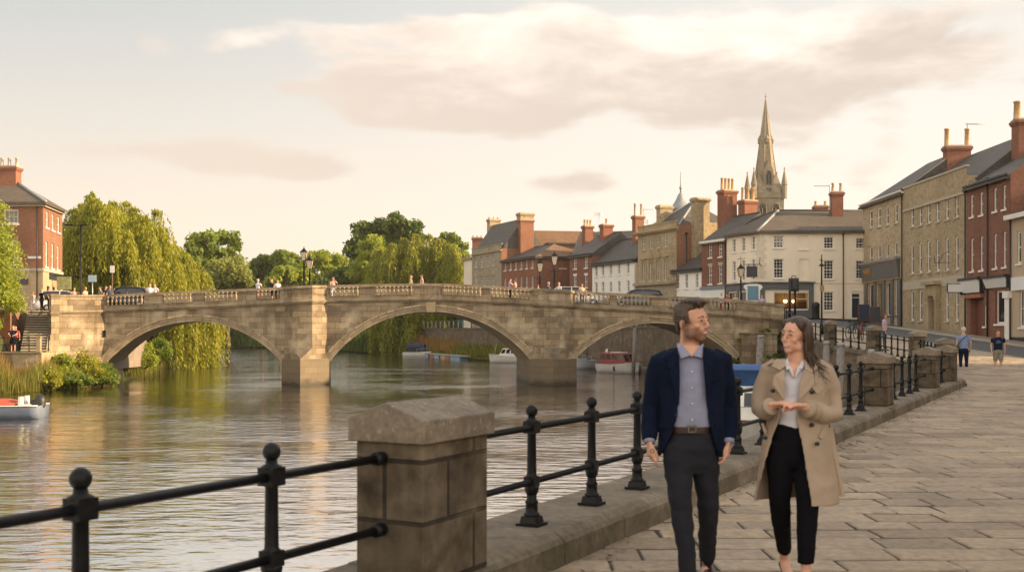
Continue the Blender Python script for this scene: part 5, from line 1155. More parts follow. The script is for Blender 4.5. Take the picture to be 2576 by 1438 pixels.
# bracket sign, plain board signs
# B11 red brick with two shops
f11, b11 = terr('brick_house', 'dark red brick terrace house with two blank white shop signs', yat(2432) - .02, yat(2541), zlow_)
for xc, a, b in ((743, 543, 663), (795, 527, 652), (871, 504, 632), (922, 488, 620)): window(f11, b11, f11.px_rect(Z5, xc, 19, a, b), 1, 2, glass='curtain_glass', fw=.12)
for xc, a, b in ((744, 781, 962), (796, 770, 956), (872, 756, 945), (923, 744, 938)): window(f11, b11, f11.px_rect(Z5, xc, 19, a, b), 1, 2, glass='curtain_glass', fw=.12)
r = f11.px_rect(Z5, 771, 72, 1112, 1345); f11.hole((r[0], r[1], zlow_ + .3, r[3], .4)); mb = MB(); f11.quad(mb, r[0], r[1], zlow_ + .3, r[3], -.38)
sm, snt, sp = nt_new('shutter'); wv = snt.nodes.new('ShaderNodeTexWave'); wv.bands_direction = 'Y'; wv.inputs['Scale'].default_value = 5; L(snt, coords(snt, 'UV'), wv.inputs['Vector']); L(snt, ramp(snt, wv.outputs['Fac'], [(.2, (.10, .035, .022)), (.8, (.17, .06, .04))]), sp.inputs['Base Color']); sp.inputs['Roughness'].default_value = .5
mb.build('roller_shutter', sm, b11)
r = f11.px_rect(Z5, 900, 56, 1068, 1252); window(f11, b11, r, 1, 1, glass='glass_dark', rail=False, part='shop_window', rev=.2, fw=.12)
r = f11.px_rect(Z5, 815, 12, 1150, 1265); window(f11, b11, r, 1, 1, glass='curtain_glass', rail=False, part='side_light')
ze11 = 14.35; mb = MB(); f11.wall(mb, zlow_, ze11); body(mb, f11, 10, zlow_, ze11); mb.build('wall', M['dark_brick'], b11)
def board(fc, par, xc, w_, ya, yb, frame):
    r = fc.px_rect(Z5, xc, w_, ya, yb); mb = MB(); c = [fc.P(u, z, o) for o, z in ((.04, r[2]), (.16, r[2]), (.42, r[3]), (.04, r[3])) for u in r[:2]]; mb.add(c, [(0, 2, 3, 1), (2, 4, 5, 3), (4, 6, 7, 5), (0, 6, 4, 2), (1, 3, 5, 7), (0, 1, 7, 6)])
    o = mb.build('shop_sign', M['white_sign'], par); mb = MB(); fc.bar(mb, r[0] - .12, r[1] + .12, r[3], r[3] + .18, .0, .5); fc.bar(mb, r[0] - .14, r[0] - .01, r[2] - .1, r[3], 0, .3); fc.bar(mb, r[1] + .01, r[1] + .14, r[2] - .1, r[3], 0, .3); mb.build('sign_frame', M[frame], o)
board(f11, b11, 755, 104, 1012, 1080, 'black_paint'); board(f11, b11, 894, 122, 1000, 1052, 'black_paint')
mb = MB(); r = f11.px_rect(Z5, 765, 90, 1090, 1110); f11.bar(mb, *r, .0, .25); mb.build('shutter_box', M['terracotta'], b11)
mb = MB(); r = f11.px_rect(Z5, 950, 22, 1110, 1360); f11.bar(mb, r[0], r[1], zlow_ + .4, r[3], .003, .2); f11.bar(mb, r[0] - .12, r[1] + .12, r[3], r[3] + .45, .003, .3); mb.build('pilaster', M['white_paint'], b11)
mb = MB(); r0, r1 = roof(mb, f11.P(0, 0)[:2], f11.t, f11.n, f11.len, 10, ze11, 17.3, .35); mb.build('roof', M['slate'], b11); gutter(f11, b11, ze11 + .02, out=.33); downpipe(f11, b11, f11.u(Z5(835, 0)[0]), 2.8, ze11); downpipe(f11, b11, f11.u(Z5(712, 0)[0]), 2.8, ze11 - .3)
mb = MB(); gable_wall(mb, f11.P(0, 0)[:2], f11.t, f11.n, f11.len + .06, 10, zlow_, ze11, 17.9); mb.build('gable', M['dark_brick'], b11)
# B12 rendered building at the picture edge
f12, b12 = terr('rendered_house', 'beige rendered house with arched window and black plinth at the right picture edge', yat(2541) - .1, 60.5, zlow_)
r = f12.px_rect(Z5, 1003, 24, 740, 920); window(f12, b12, r, 1, 2, fw=.12)
r = f12.px_rect(Z5, 1020, 30, 1065, 1270); window(f12, b12, r, 2, 2, fw=.1, rail=False, part='shop_window')
for uu in (4.6, 6.9): window(f12, b12, (uu, uu + .95, 7.6, 9.8), 1, 2, fw=.1); window(f12, b12, (uu, uu + .95, 3.6, 5.6), 1, 2, fw=.1)
ze12 = 11.35; mb = MB(); f12.wall(mb, zlow_ + 1.5, ze12); body(mb, f12, 10, zlow_, ze12); mb.build('wall', M['sand_render'], b12); mb = MB(); f12.bar(mb, 0, f12.len, zlow_, zlow_ + 1.5, -.2, .04); mb.build('plinth', M['black_paint'], b12)
mb = MB(); zs12 = f12.z(Z5(0, 1040)[1], 1.5); f12.bar(mb, .3, f12.len - .3, zs12 - .3, zs12 + .55, .003, .14); mb.build('shop_sign', M['white_sign'], b12); mb = MB(); f12.bar(mb, -.1, f12.len, ze12 - .1, ze12 + .2, .003, .45); mb.build('cornice', M['white_paint'], b12)
mb = MB(); roof(mb, f12.P(0, 0)[:2], f12.t, f12.n, f12.len, 10, ze12 + .15, 14.6, .2); mb.build('roof', M['slate'], b12); downpipe(f12, b12, .1, 2.6, ze12)
# the terrace goes on towards and past the viewer (out of the picture to the right): houses added, heights set, to shade the path
for i, (y1, y0, ze_, zr_, mt) in enumerate(((60.4, 50.2, 12.2, 15.6, 'red_brick'), (50.1, 43.2, 11.6, 14.8, 'buff_brick'), (38.8, 28.2, 14.0, 18.4, 'dark_brick'), (28.1, 14.2, 15.2, 19.6, 'buff_brick_pale'), (14.1, -2, 15.8, 20.4, 'red_brick'), (-2.1, -18, 12.8, 16.4, 'buff_brick'))):
    fc, b = terr('unseen_terrace_house', ['red brick terrace house beside the beige rendered house, out of the picture', 'buff brick terrace house before the alley, out of the picture', 'tall dark brick terrace house past the alley, out of the picture', 'pale buff terrace house in the middle of the row, out of the picture', 'red brick terrace house level with the viewer, out of the picture', 'buff brick terrace house behind the viewer, out of the picture'][i], y1, y0, zlow_)
    n = max(2, int((y1 - y0) / 3))
    for k in range(n):
        uu = fc.len * (k + .5) / n
        for za in (3.4, 6.6, 9.6):
            if za + 1.9 < ze_: window(fc, b, (uu - .5, uu + .5, za, za + 1.8), 2, 4, sill='sill_stone')
    mb = MB(); fc.wall(mb, zlow_, ze_); body(mb, fc, 10, zlow_, ze_); gable_wall(mb, fc.P(0, 0)[:2], fc.t, fc.n, 0, 10, ze_ - .01, ze_, zr_); gable_wall(mb, fc.P(0, 0)[:2], fc.t, fc.n, fc.len, 10, ze_ - .01, ze_, zr_); mb.build('wall', M[mt], b)
    mb = MB(); roof(mb, fc.P(0, 0)[:2], fc.t, fc.n, fc.len, 10, ze_, zr_); mb.build('roof', M['slate'], b)

# ---- left bank red brick building
LC = Vector((GX(108, 92), 92)); fr_ = Facade(LC, (LC.x - .154 * 6.4, LC.y + .988 * 6.4)); ff_ = Facade((-56, 92.2), LC)
bl = thing('brick_building', 'red brick corner building with stone ground floor and hipped slate roof on the left bank', 'building', (LC.x, LC.y, 5.4))
r = ff_.px_rect(Z1, 57, 74, 312, 385); window(ff_, bl, r, 3, 2, so=.12, rail=False, fw=.1); r = ff_.px_rect(Z1, 60, 64, 470, 595); window(ff_, bl, r, 3, 4, fw=.1)
for uu in (3.5, 8.0): window(ff_, bl, (uu, uu + 2.2, 12.0, 14.2), 3, 2, rail=False); window(ff_, bl, (uu, uu + 2.2, 8.0, 11.0), 3, 4)
for xc, w_, a, b in ((243, 13, 323, 406), (273, 12, 338, 420), (302, 12, 350, 431)): window(fr_, bl, fr_.px_rect(Z1, xc, w_, a, b), 1, 2, glass='curtain_glass', fw=.1)
for xc, w_, a, b in ((240, 12, 478, 608), (271, 12, 490, 616), (299, 12, 500, 622)): window(fr_, bl, fr_.px_rect(Z1, xc, w_, a, b), 1, 2, glass='curtain_glass', fw=.1)
zel = 15.0; zgl = 9.25
for uu in (1.2, 3.0, 4.9): fr_.hole((uu, uu + .8, 5.4, 7.9, .25))
mb = MB(); fr_.wall(mb, zgl, zel); ff_.wall(mb, zgl, zel); a, b = fr_.P(fr_.len, 0), Vector((-56, 99, 0)); mb.face([(a.x, a.y, 5), (b.x, b.y, 5), (b.x, b.y, zel), (a.x, a.y, zel)]); mb.build('wall', M['orange_brick'], bl)
mb = MB(); sv_ = [h for h in fr_.holes if h[3] < 8]; fr_.holes = sv_; fr_.wall(mb, 5.2, zgl); ff_.holes = []; ff_.wall(mb, 5.2, zgl); mb.build('ground_floor', M['tan_stone'], bl)
for uu in (1.2, 3.0, 4.9): mb = MB(); fr_.quad(mb, uu, uu + .8, 5.4, 7.9, -.23); mb.build('door', M['brown_wood'], bl)
mb = MB(); ff_.bar(mb, 0, ff_.len + .06, zgl - .12, zgl + .12, 0, .1); fr_.bar(mb, -.06, fr_.len, zgl - .12, zgl + .12, 0, .1); ff_.bar(mb, 0, ff_.len + .1, zel - .35, zel, 0, .22); fr_.bar(mb, -.1, fr_.len, zel - .35, zel, 0, .22); mb.build('string_course', M['sill_stone'], bl)
mb = MB(); e0, e1, e2 = ff_.P(0, zel, .45), Vector((LC.x + .45, LC.y - .45, zel)), fr_.P(fr_.len + .2, zel, .45); rA = Vector((GX(18, 97), 97, ZZ(443, 97))); rB = Vector((-56, 97, ZZ(443, 97)))
mb.face([e0, e1, rA, rB]); mb.face([e1, e2, rA]); mb.face([e2, Vector((-56, 101, zel)), rB, rA])
for a, b in ((e0, e1), (e1, e2)): mb.face([a - Vector((0, 0, .2)), b - Vector((0, 0, .2)), b, a])
mb.build('roof', M['slate_brown'], bl); mb = MB(); ridge_caps(mb, [(e1, rA), (rA, rB)], .14); mb.build('lead_hip', M['lead'], bl)
c = W(20, 440, 95.5); chimney(bl, (c.x - .2, 95.5), (1, 0), 2.3, 1.1, 15.5, ZZ(418, 95.5), 'red_brick', 4, pot='sill_stone', ph=.75)
downpipe(ff_, bl, ff_.u(Z1(193, 0)[0]), 5.5, zel); mb = MB(); r = ff_.px_rect(Z1, 177, 66, 553, 565); ff_.bar(mb, *r, .003, .04); mb.build('street_name_plate', M['white_sign'], bl)
mb = MB(); r = fr_.px_rect(Z1, 285, 64, 645, 676); fr_.bar(mb, max(.3, r[0]), min(fr_.len - .2, r[1]), r[2], r[3], .003, .1); mb.build('shop_sign', M['dark_sign'], bl)
mb = MB(); ff_.bar(mb, ff_.u(0), ff_.u(Z1(145, 0)[0]), 8.0, 8.5, .003, .1); mb.build('shop_sign', M['dark_sign'], bl)
# ------------------------------------------------------------------ foliage
leaf_mat('willow_leaf', [(.11, .135, .022), (.26, .28, .036), (.42, .40, .062)], .45)
leaf_mat('willow_leaf_deep', [(.09, .12, .022), (.21, .235, .034), (.35, .34, .058)], .45)
leaf_mat('leaf_dark', [(0.039, 0.073, 0.021), (0.081, 0.131, 0.03), (0.16, 0.213, 0.043)], .45)
leaf_mat('leaf_mid', [(0.073, 0.125, 0.029), (0.156, 0.218, 0.042), (0.27, 0.322, 0.058)], .45)
leaf_mat('leaf_bright', [(0.146, 0.208, 0.038), (0.26, 0.322, 0.049), (0.395, 0.416, 0.073)], .45)
leaf_mat('leaf_olive', [(0.14, 0.179, 0.056), (0.225, 0.263, 0.079), (0.328, 0.338, 0.112)], .45)
leaf_mat('reed_leaf', [(0.094, 0.133, 0.028), (0.203, 0.218, 0.047), (0.343, 0.281, 0.094)], .45)
leaf_mat('dry_grass', [(0.185, 0.132, 0.053), (0.317, 0.198, 0.079), (0.396, 0.251, 0.112)], .45)
def leaf_quads(Pc, size, rng, up=.25, out=None, asp=.55, jit=.45):
    """one small rhombic leaf (or leaf spray) at every point"""
    n = len(Pc); nrm = rng.normal(size=(n, 3)); nrm[:, 2] += up
    if out is not None: nrm += out * .9
    nrm /= np.linalg.norm(nrm, axis=1, keepdims=True) + 1e-9
    a = np.cross(nrm, rng.normal(size=(n, 3))); a /= np.linalg.norm(a, axis=1, keepdims=True) + 1e-9; b = np.cross(nrm, a)
    s = size * (1 - jit + 2 * jit * rng.random((n, 1))); a = a * s * .5; b = b * s * .5 * asp
    V = np.stack([Pc - a, Pc - a * .1 + b, Pc + a, Pc - a * .1 - b], 1).reshape(-1, 3)
    return V, np.arange(n * 4).reshape(-1, 4)
def limbs(parent, base, tips, r0, mat='bark', h=.35):
    mb = MB(); base = Vector(base); top = sum((Vector(t) for t in tips), Vector()) / len(tips); fork = base.lerp(Vector((base.x * .6 + top.x * .4, base.y * .6 + top.y * .4, top.z)), h)
    mid = base.lerp(fork, .5) + Vector((random.uniform(-.1, .1), random.uniform(-.1, .1), 0)) * r0 * 3
    mb.tube([base - Vector((0, 0, .4)), base + Vector((0, 0, .2)), mid, fork], [r0 * 1.5, r0 * 1.1, r0 * .9, r0 * .8], 9); mb.build('trunk', M[mat], parent)
    for i, t in enumerate(tips):
        t = Vector(t); mb = MB(); m1 = fork.lerp(t, .45) + Vector((random.uniform(-.4, .4), random.uniform(-.4, .4), .35)) * (t - fork).length * .12
        mb.tube([fork - Vector((0, 0, r0)), m1, t], [r0 * .5, r0 * .28, r0 * .07], 6); mb.build('limb', M[mat], parent)
def broad(name, label, base, lobes, n, size, mat, group=None, r0=.35, seed=1, cat='tree', nsub=16, gap=.25, trunk=True, sub=(.34, .5), up=.3):
    """lobes: list of (x, y, z, rx, ry, rz); leaves gather in many sub-clumps near each lobe's surface"""
    rng = np.random.default_rng(seed); t = thing(name, label, cat, base, group); Ps, Os = [], []; vol = [l[3] * l[5] for l in lobes]; tips = []
    for l, v_ in zip(lobes, vol):
        c = np.array(l[:3]); rad = np.array(l[3:]); k = max(5, int(nsub)); d = rng.normal(size=(k, 3)); d /= np.linalg.norm(d, axis=1, keepdims=True)
        d[:, 2] = np.where(d[:, 2] < -.55, -d[:, 2], d[:, 2]); cc = c + d * rad * rng.uniform(.45, .86, (k, 1)); sr = rng.uniform(*sub, (k, 1)) * rad.min()
        m_ = int(n * v_ / sum(vol) / k) + 1
        for q, s in zip(cc, sr[:, 0]):
            e = rng.normal(size=(m_, 3)); e /= np.linalg.norm(e, axis=1, keepdims=True); rr_ = s * (.35 + .75 * rng.random((m_, 1)) ** .55) * (1 + .28 * np.sin(e[:, :1] * 5 + q[0]) * np.cos(e[:, 1:2] * 4 + q[1])); e2 = e * np.array([1.05, 1.05, .82])
            Ps.append(q + e2 * rr_); Os.append(e)
        tips.append(tuple(c)); tips += [tuple(x) for x in cc[: max(2, min(4, 12 // len(lobes)))]]
    P = np.concatenate(Ps); O = np.concatenate(Os); keep = rng.random(len(P)) > gap * .4; P, O = P[keep], O[keep]
    V, Fq = leaf_quads(P, size, rng, up, O)
    raw_mesh('crown', V, Fq, M[mat], t)
    if trunk: limbs(t, base, tips[:10], r0)
    return t
def willow(name, label, base, heads, mat, seed, per=58, leaf=.5, wid=.13, group=None, r0=.55):
    """heads: (x, y, z, fall length, spread); hanging rods of narrow leaves fall from every head"""
    rng = np.random.default_rng(seed); t = thing(name, label, 'tree', base, group); Vs = []; cx = np.mean([h[0] for h in heads]); cy = np.mean([h[1] for h in heads])
    heads = list(heads) + [(h[0] + rng.normal() * 1.1, h[1] + rng.normal() * 1.6, h[2] - abs(rng.normal()) * 1.2 - .4, h[3], h[4]) for h in heads for _ in (0, 1)]
    for (x, y, z, fall, sp) in heads:
        lean = np.array([x - cx, y - cy]); lean = lean / (np.linalg.norm(lean) + 2.0)
        x += rng.normal() * .35; z += rng.normal() * .3; k = int(per * (.6 + .7 * rng.random())); ncl = max(5, k // 4); ca = rng.uniform(0, 6.28, ncl); 
        for i in range(k):
            a = ca[i % ncl] + rng.normal() * .22; r = sp * math.sqrt(rng.random()) ; d = np.array([math.cos(a), math.sin(a)]) * .9 + lean * .5
            ln = fall * rng.uniform(.45, 1.12); n = max(5, int(ln / (leaf * .55))); s = np.linspace(0, 1, n)
            rise = .25 * sp
            px_ = x + d[0] * r * (1 - np.exp(-s * ln / (.7 * sp + .3))) + rng.normal() * .06; py_ = y + d[1] * r * (1 - np.exp(-s * ln / (.7 * sp + .3)))
            pz_ = z + rise * np.sin(np.minimum(s * ln / (sp * .8), 1) * math.pi) * .5 - np.maximum(0, s * ln - sp * .35) + rng.normal() * .12
            pz_ = np.maximum(pz_, .12 + .3 * rng.random())
            sway = np.cumsum(rng.normal(size=n)) * .02; px_ = px_ + sway
            P = np.stack([px_, py_, pz_], 1) + rng.normal(size=(n, 3)) * .07
            dirv = np.stack([rng.normal(size=n) * .32 + d[0] * .25, rng.normal(size=n) * .32, -np.ones(n)], 1); dirv /= np.linalg.norm(dirv, axis=1, keepdims=True)
            sd_ = np.cross(dirv, rng.normal(size=(n, 3))); sd_ /= np.linalg.norm(sd_, axis=1, keepdims=True) + 1e-9
            L_ = leaf * rng.uniform(.7, 1.3, (n, 1)); w_ = wid * rng.uniform(.6, 1.3, (n, 1))
            Vs.append(np.stack([P, P + dirv * L_ * .4 + sd_ * w_ * .5, P + dirv * L_, P + dirv * L_ * .4 - sd_ * w_ * .5], 1).reshape(-1, 3))
    V = np.concatenate(Vs); raw_mesh('crown', V, np.arange(len(V)).reshape(-1, 4), M[mat], t)
    hs = sorted(heads, key=lambda h: -h[2]); limbs(t, base, [(h[0], h[1], h[2]) for h in hs[:26:2]], r0, h=.3)
    return t
def pxh(l, d, rng, dd): 
    out = []
    for (px, py, ln, sp) in l:
        dq = d + rng.uniform(-dd, dd); out.append((GX(px, dq), dq, ZZ(py, dq), ln * dq / F, sp))
    return out
rw = random.Random(21)
H1 = [(266, 500, 130, 2.0), (302, 514, 130, 2.0), (338, 526, 130, 2.0), (376, 562, 130, 2.0), (408, 590, 130, 1.6), (268, 545, 140, 2.0), (240, 575, 130, 1.8), (350, 610, 120, 1.8), (222, 497, 150, 1.5), (250, 492, 170, 1.6), (285, 512, 150, 1.5), (322, 534, 160, 1.8), (336, 545, 150, 2.0), (352, 546, 150, 1.6), (392, 578, 150, 1.4), (420, 604, 150, 1.3), (200, 530, 160, 1.4), (182, 572, 140, 1.3), (172, 610, 110, 1.2), (235, 560, 150, 1.6), (275, 575, 140, 1.6), (318, 590, 140, 1.6), (365, 596, 150, 1.6), (405, 610, 150, 1.5), (436, 622, 140, 1.4), (210, 620, 110, 1.5), (255, 640, 110, 1.5), (300, 650, 100, 1.5), (345, 655, 100, 1.5), (390, 660, 160, 1.5), (430, 668, 190, 1.4), (455, 636, 150, 1.2), (478, 648, 200, 1.2), (500, 664, 180, 1.1), (465, 690, 200, 1.2), (190, 660, 80, 1.4), (240, 690, 60, 1.4), (330, 690, 60, 1.5), (410, 720, 180, 1.4), (445, 735, 175, 1.3), (485, 730, 180, 1.2), (515, 760, 150, 1.0), (390, 780, 130, 1.2), (425, 770, 140, 1.3), (460, 775, 135, 1.2), (500, 790, 120, 1.1), (165, 560, 60, .9), (345, 560, 130, 1.5), (290, 545, 150, 1.5), (250, 530, 130, 1.5), (380, 584, 140, 1.5), (225, 590, 120, 1.4), (320, 620, 120, 1.5), (180, 700, 40, 1.3), (280, 700, 50, 1.3), (370, 700, 90, 1.4)]
willow('willow_tree', 'huge yellow green weeping willow on the left bank behind the bridge', (-39.5, 118, 1.5), pxh(H1, 117, rw, 5.5), 'willow_leaf', 3, 62, .44, .13)
H2 = [(1010, 612, 120, 2.2), (1040, 600, 130, 2.2), (1075, 597, 130, 2.3), (1105, 602, 120, 2.2), (1135, 612, 130, 2.0), (1155, 632, 110, 1.6), (985, 632, 120, 2.0), (965, 655, 110, 1.8), (948, 690, 110, 1.5), (1025, 640, 120, 2.2), (1060, 635, 120, 2.2), (1095, 640, 120, 2.2), (1130, 650, 120, 2.0), (1000, 670, 110, 2.0), (1040, 680, 100, 2.2), (1085, 685, 100, 2.2), (1125, 690, 110, 2.0), (960, 720, 110, 1.8), (990, 730, 150, 2.0), (1030, 740, 145, 2.0), (1070, 745, 140, 2.0), (1100, 740, 110, 1.8), (950, 770, 110, 1.6), (980, 790, 95, 1.8), (1020, 795, 90, 1.8), (1060, 790, 95, 1.8), (1095, 780, 80, 1.6), (1140, 700, 60, 1.6), (1150, 660, 80, 1.4), (1158, 640, 100, 1.3), (1160, 680, 90, 1.3), (1152, 710, 60, 1.3), (1020, 618, 110, 2.0), (1090, 612, 110, 2.0), (940, 740, 90, 1.4)]
willow('willow_tree', 'rounded weeping willow with a sunlit top behind the middle arch', (-17.0, 189, 2.0), pxh(H2, 186, rw, 7), 'willow_leaf_deep', 5, 72, .62, .2)
G_ = 'trees along the far bank'
def ft(name, label, d, lobes_px, n, size, mat, seed, dz=1.0, **k):
    s = d / F; lob = [(GX(x, d), d + dy, ZZ(y, d), rx * s, max(rx, ry) * s * .9, ry * s) for x, y, rx, ry, dy in lobes_px]
    x = sum(l[0] for l in lob) / len(lob); return broad(name, label, (x, d, 1.8), lob, n, size, M and mat, G_, seed=seed, **k)
ft('broadleaf_tree', 'open leafy tree with two thin lobes just right of the big left willow', 195, [(508, 618, 42, 40, 0), (500, 665, 44, 46, 0), (540, 650, 30, 40, 1)], 7500, .72, 'leaf_mid', 31, gap=.5, nsub=15)
ft('broadleaf_tree', 'slim leafy tree standing against the sky over the left arch', 200, [(573, 612, 30, 32, 0), (580, 655, 30, 45, 0), (560, 690, 40, 35, 1)], 6500, .72, 'leaf_mid', 32, gap=.5, nsub=14)
ft('willow_bush', 'pale olive rounded sallow bush in front of the two slim trees', 172, [(570, 690, 58, 46, 0), (610, 705, 34, 32, -2), (540, 712, 36, 30, -2)], 12000, .5, 'leaf_olive', 33, nsub=24)
ft('dark_tree', 'dark round tree left of the street lamps, lowest of the far bank', 235, [(668, 672, 34, 36, 0), (650, 690, 22, 30, 0)], 6500, .8, 'leaf_dark', 34, nsub=18)
ft('dark_tree', 'dark dense tree directly left of the twin street lamps on the bridge', 232, [(722, 664, 44, 34, 0), (750, 690, 34, 36, -2)], 7500, .8, 'leaf_mid', 35, nsub=18)
ft('bright_tree', 'small sunlit yellow green tree in front of the dark trees left of the lamps', 210, [(718, 695, 38, 28, 0), (690, 708, 24, 20, 0)], 6000, .6, 'leaf_bright', 36, nsub=16)
ft('bright_tree', 'broad sunlit tree right of the twin street lamps', 215, [(800, 668, 40, 42, 0), (845, 680, 34, 40, 0), (770, 695, 30, 28, -2)], 10500, .64, 'leaf_bright', 37, nsub=20)
ft('dark_tree', 'low dark bushy tree between the bright tree and the tall tree', 205, [(865, 700, 40, 34, 0), (900, 690, 36, 44, 0)], 8000, .62, 'leaf_dark', 38, nsub=18)
ft('tall_tree', 'tallest dark green tree of the far bank behind the right willow', 222, [(930, 598, 52, 44, 0), (985, 576, 48, 38, 0), (1030, 590, 40, 36, 0), (900, 640, 38, 44, 0), (965, 640, 80, 64, 2)], 26000, .85, 'leaf_dark', 39, gap=.45, nsub=17)
ft('bright_tree', 'upright yellow green tree in front of the tallest tree', 202, [(938, 628, 32, 36, 0), (945, 672, 46, 46, 0), (905, 690, 30, 34, 0)], 11000, .6, 'leaf_bright', 40, nsub=20)
ft('broadleaf_tree', 'small tree showing above the right willow next to the pale house', 235, [(1135, 606, 30, 22, 0), (1110, 612, 20, 18, 0), (1155, 640, 24, 40, 0)], 5500, .75, 'leaf_mid', 41, gap=.5, nsub=14)
# near left frame tree
broad('broadleaf_tree', 'sunlit bushy tree cut by the left picture edge', (-38.6, 75.8, 5.4), [(-37.3, 75.5, 10.9, 2.2, 2.2, 2.6), (-36.6, 75, 8.2, 2.3, 2.2, 2.2), (-35.9, 74.8, 6.3, 2.0, 1.8, 1.5), (-37.2, 74.8, 4.4, 1.7, 1.5, 1.4)], 27000, .21, 'leaf_bright', None, .22, 50, nsub=30, up=.2)
# bushes on the left river bank
GB_ = 'leafy bushes on the left river bank'
for i, (px, py, rx, ry, d, lb, mt) in enumerate(((160, 930, 34, 44, 75.5, 'tall leafy bush in front of the splayed wing wall', 'leaf_bright'), (212, 925, 40, 44, 76.5, 'dense leafy bush at the middle of the left bank', 'willow_leaf'), (258, 945, 34, 36, 77.5, 'leafy bush touching the left arch of the bridge', 'leaf_mid'), (118, 955, 34, 30, 72, 'low bush between the reeds and the wing wall', 'willow_leaf'), (192, 962, 44, 24, 73.5, 'low spreading bush at the water edge of the left bank', 'leaf_mid'), (365, 900, 36, 42, 92, 'sunlit bush seen under the left arch', 'leaf_bright'), (402, 880, 30, 30, 96, 'small bush under the left arch beside the hanging willow', 'leaf_mid'))):
    s = d / F; c = (GX(px, d), d, ZZ(py, d)); broad('bush', lb, (c[0], d, .3), [(c[0], d, c[2], rx * s, rx * s * .9, ry * s), (c[0] + .3, d - .4, max(.6, c[2] - .5), rx * s * 1.15, rx * s * .8, ry * s * .7)], 5200, .17, mt, GB_, .05, 60 + i, 'bush', nsub=22, up=.5)
def blades(name, label, pts, h, w_, mat, seed, kind='stuff', lean=.25):
    rng = np.random.default_rng(seed); P = np.array(pts, float); h = h * (.75 + .5 * np.sin(P[:, 0] * .9 + P[:, 1] * .37) ** 2); n = len(P); a = rng.uniform(0, 6.28, n); H = h * rng.uniform(.5, 1.15, n); le = lean * H * rng.random(n)
    top = P + np.stack([np.cos(a) * le, np.sin(a) * le, H], 1); mid = P + np.stack([np.cos(a) * le * .35, np.sin(a) * le * .35, H * .6], 1)
    s = np.stack([np.cos(a + 1.3), np.sin(a + 1.3) * .4, np.zeros(n)], 1) * w_ * .5
    V = np.stack([P - s, P + s, mid + s * .8, top, mid - s * .8], 1).reshape(-1, 3)
    o = raw_mesh(name, V, np.arange(n * 5).reshape(-1, 5), M[mat]); return tag(o, label, kind=kind)
rng = np.random.default_rng(77)
def bank_pts(n, a, b, w0, w1, z=lambda u, v: .1):
    u, v = rng.random(n), rng.random(n); x = a[0] + (b[0] - a[0]) * u; y = a[1] + (b[1] - a[1]) * u; d = np.array([b[0] - a[0], b[1] - a[1]], float); d /= np.linalg.norm(d); nx_, ny_ = -d[1], d[0]; o = w0 + (w1 - w0) * v
    return np.stack([x + nx_ * o, y + ny_ * o, z(u, o)], 1)
blades('reeds', 'green reeds and rushes along the left waterline', bank_pts(13000, (-33.6, 62), (-30.2, 79.2), -.8, 3.8, lambda u, o: np.maximum(.02, .2 * o)), 1.5, .06, 'reed_leaf', 1)
blades('dry_reeds', 'dry golden grass among the reeds on the left bank', bank_pts(2600, (-33.2, 64), (-31, 76), .2, 3.6, lambda u, o: .25 * o), 1.7, .045, 'dry_grass', 2)
blades('bank_grass', 'rank grass under the left arch', bank_pts(3500, (-30.8, 89), (-39.5, 124), -.2, 3.2, lambda u, o: np.maximum(.05, .2 * o)), .9, .06, 'reed_leaf', 3)
blades('far_bank_grass', 'dark grass on the far river bank', np.concatenate([bank_pts(6000, (-92, 283), (-36, 236), -4, 3, lambda u, o: .3 + 0 * u), bank_pts(4000, (-41, 128), (-92, 285), 0, 5, lambda u, o: .3 + 0 * u), bank_pts(3500, (-60, 284), (-17, 181), -5, .5, lambda u, o: .3 + 0 * u)]), 3.0, .3, 'leaf_dark', 4, lean=.5)
blades('tall_grass', 'green tall grass at the foot of the far brick wall', np.concatenate([bank_pts(5200, (-15.5, 181), (-5.2, 154), -2.4, -.1, lambda u, o: .1 + 0 * u), bank_pts(2600, (-4.6, 152.5), (1.8, 139.5), -2.4, -.1, lambda u, o: .1 + 0 * u)]), 1.7, .12, 'reed_leaf', 5, lean=.4)
blades('rusty_grass', 'rust coloured seed heads of tall grass by the far brick wall', bank_pts(2200, (-15.5, 182), (-7, 159), -2.6, -.1, lambda u, o: .9 + 1.1 * np.sin(u * 9) ** 2 * (1 - u)), 1.5, .09, 'dry_grass', 6, lean=.35)
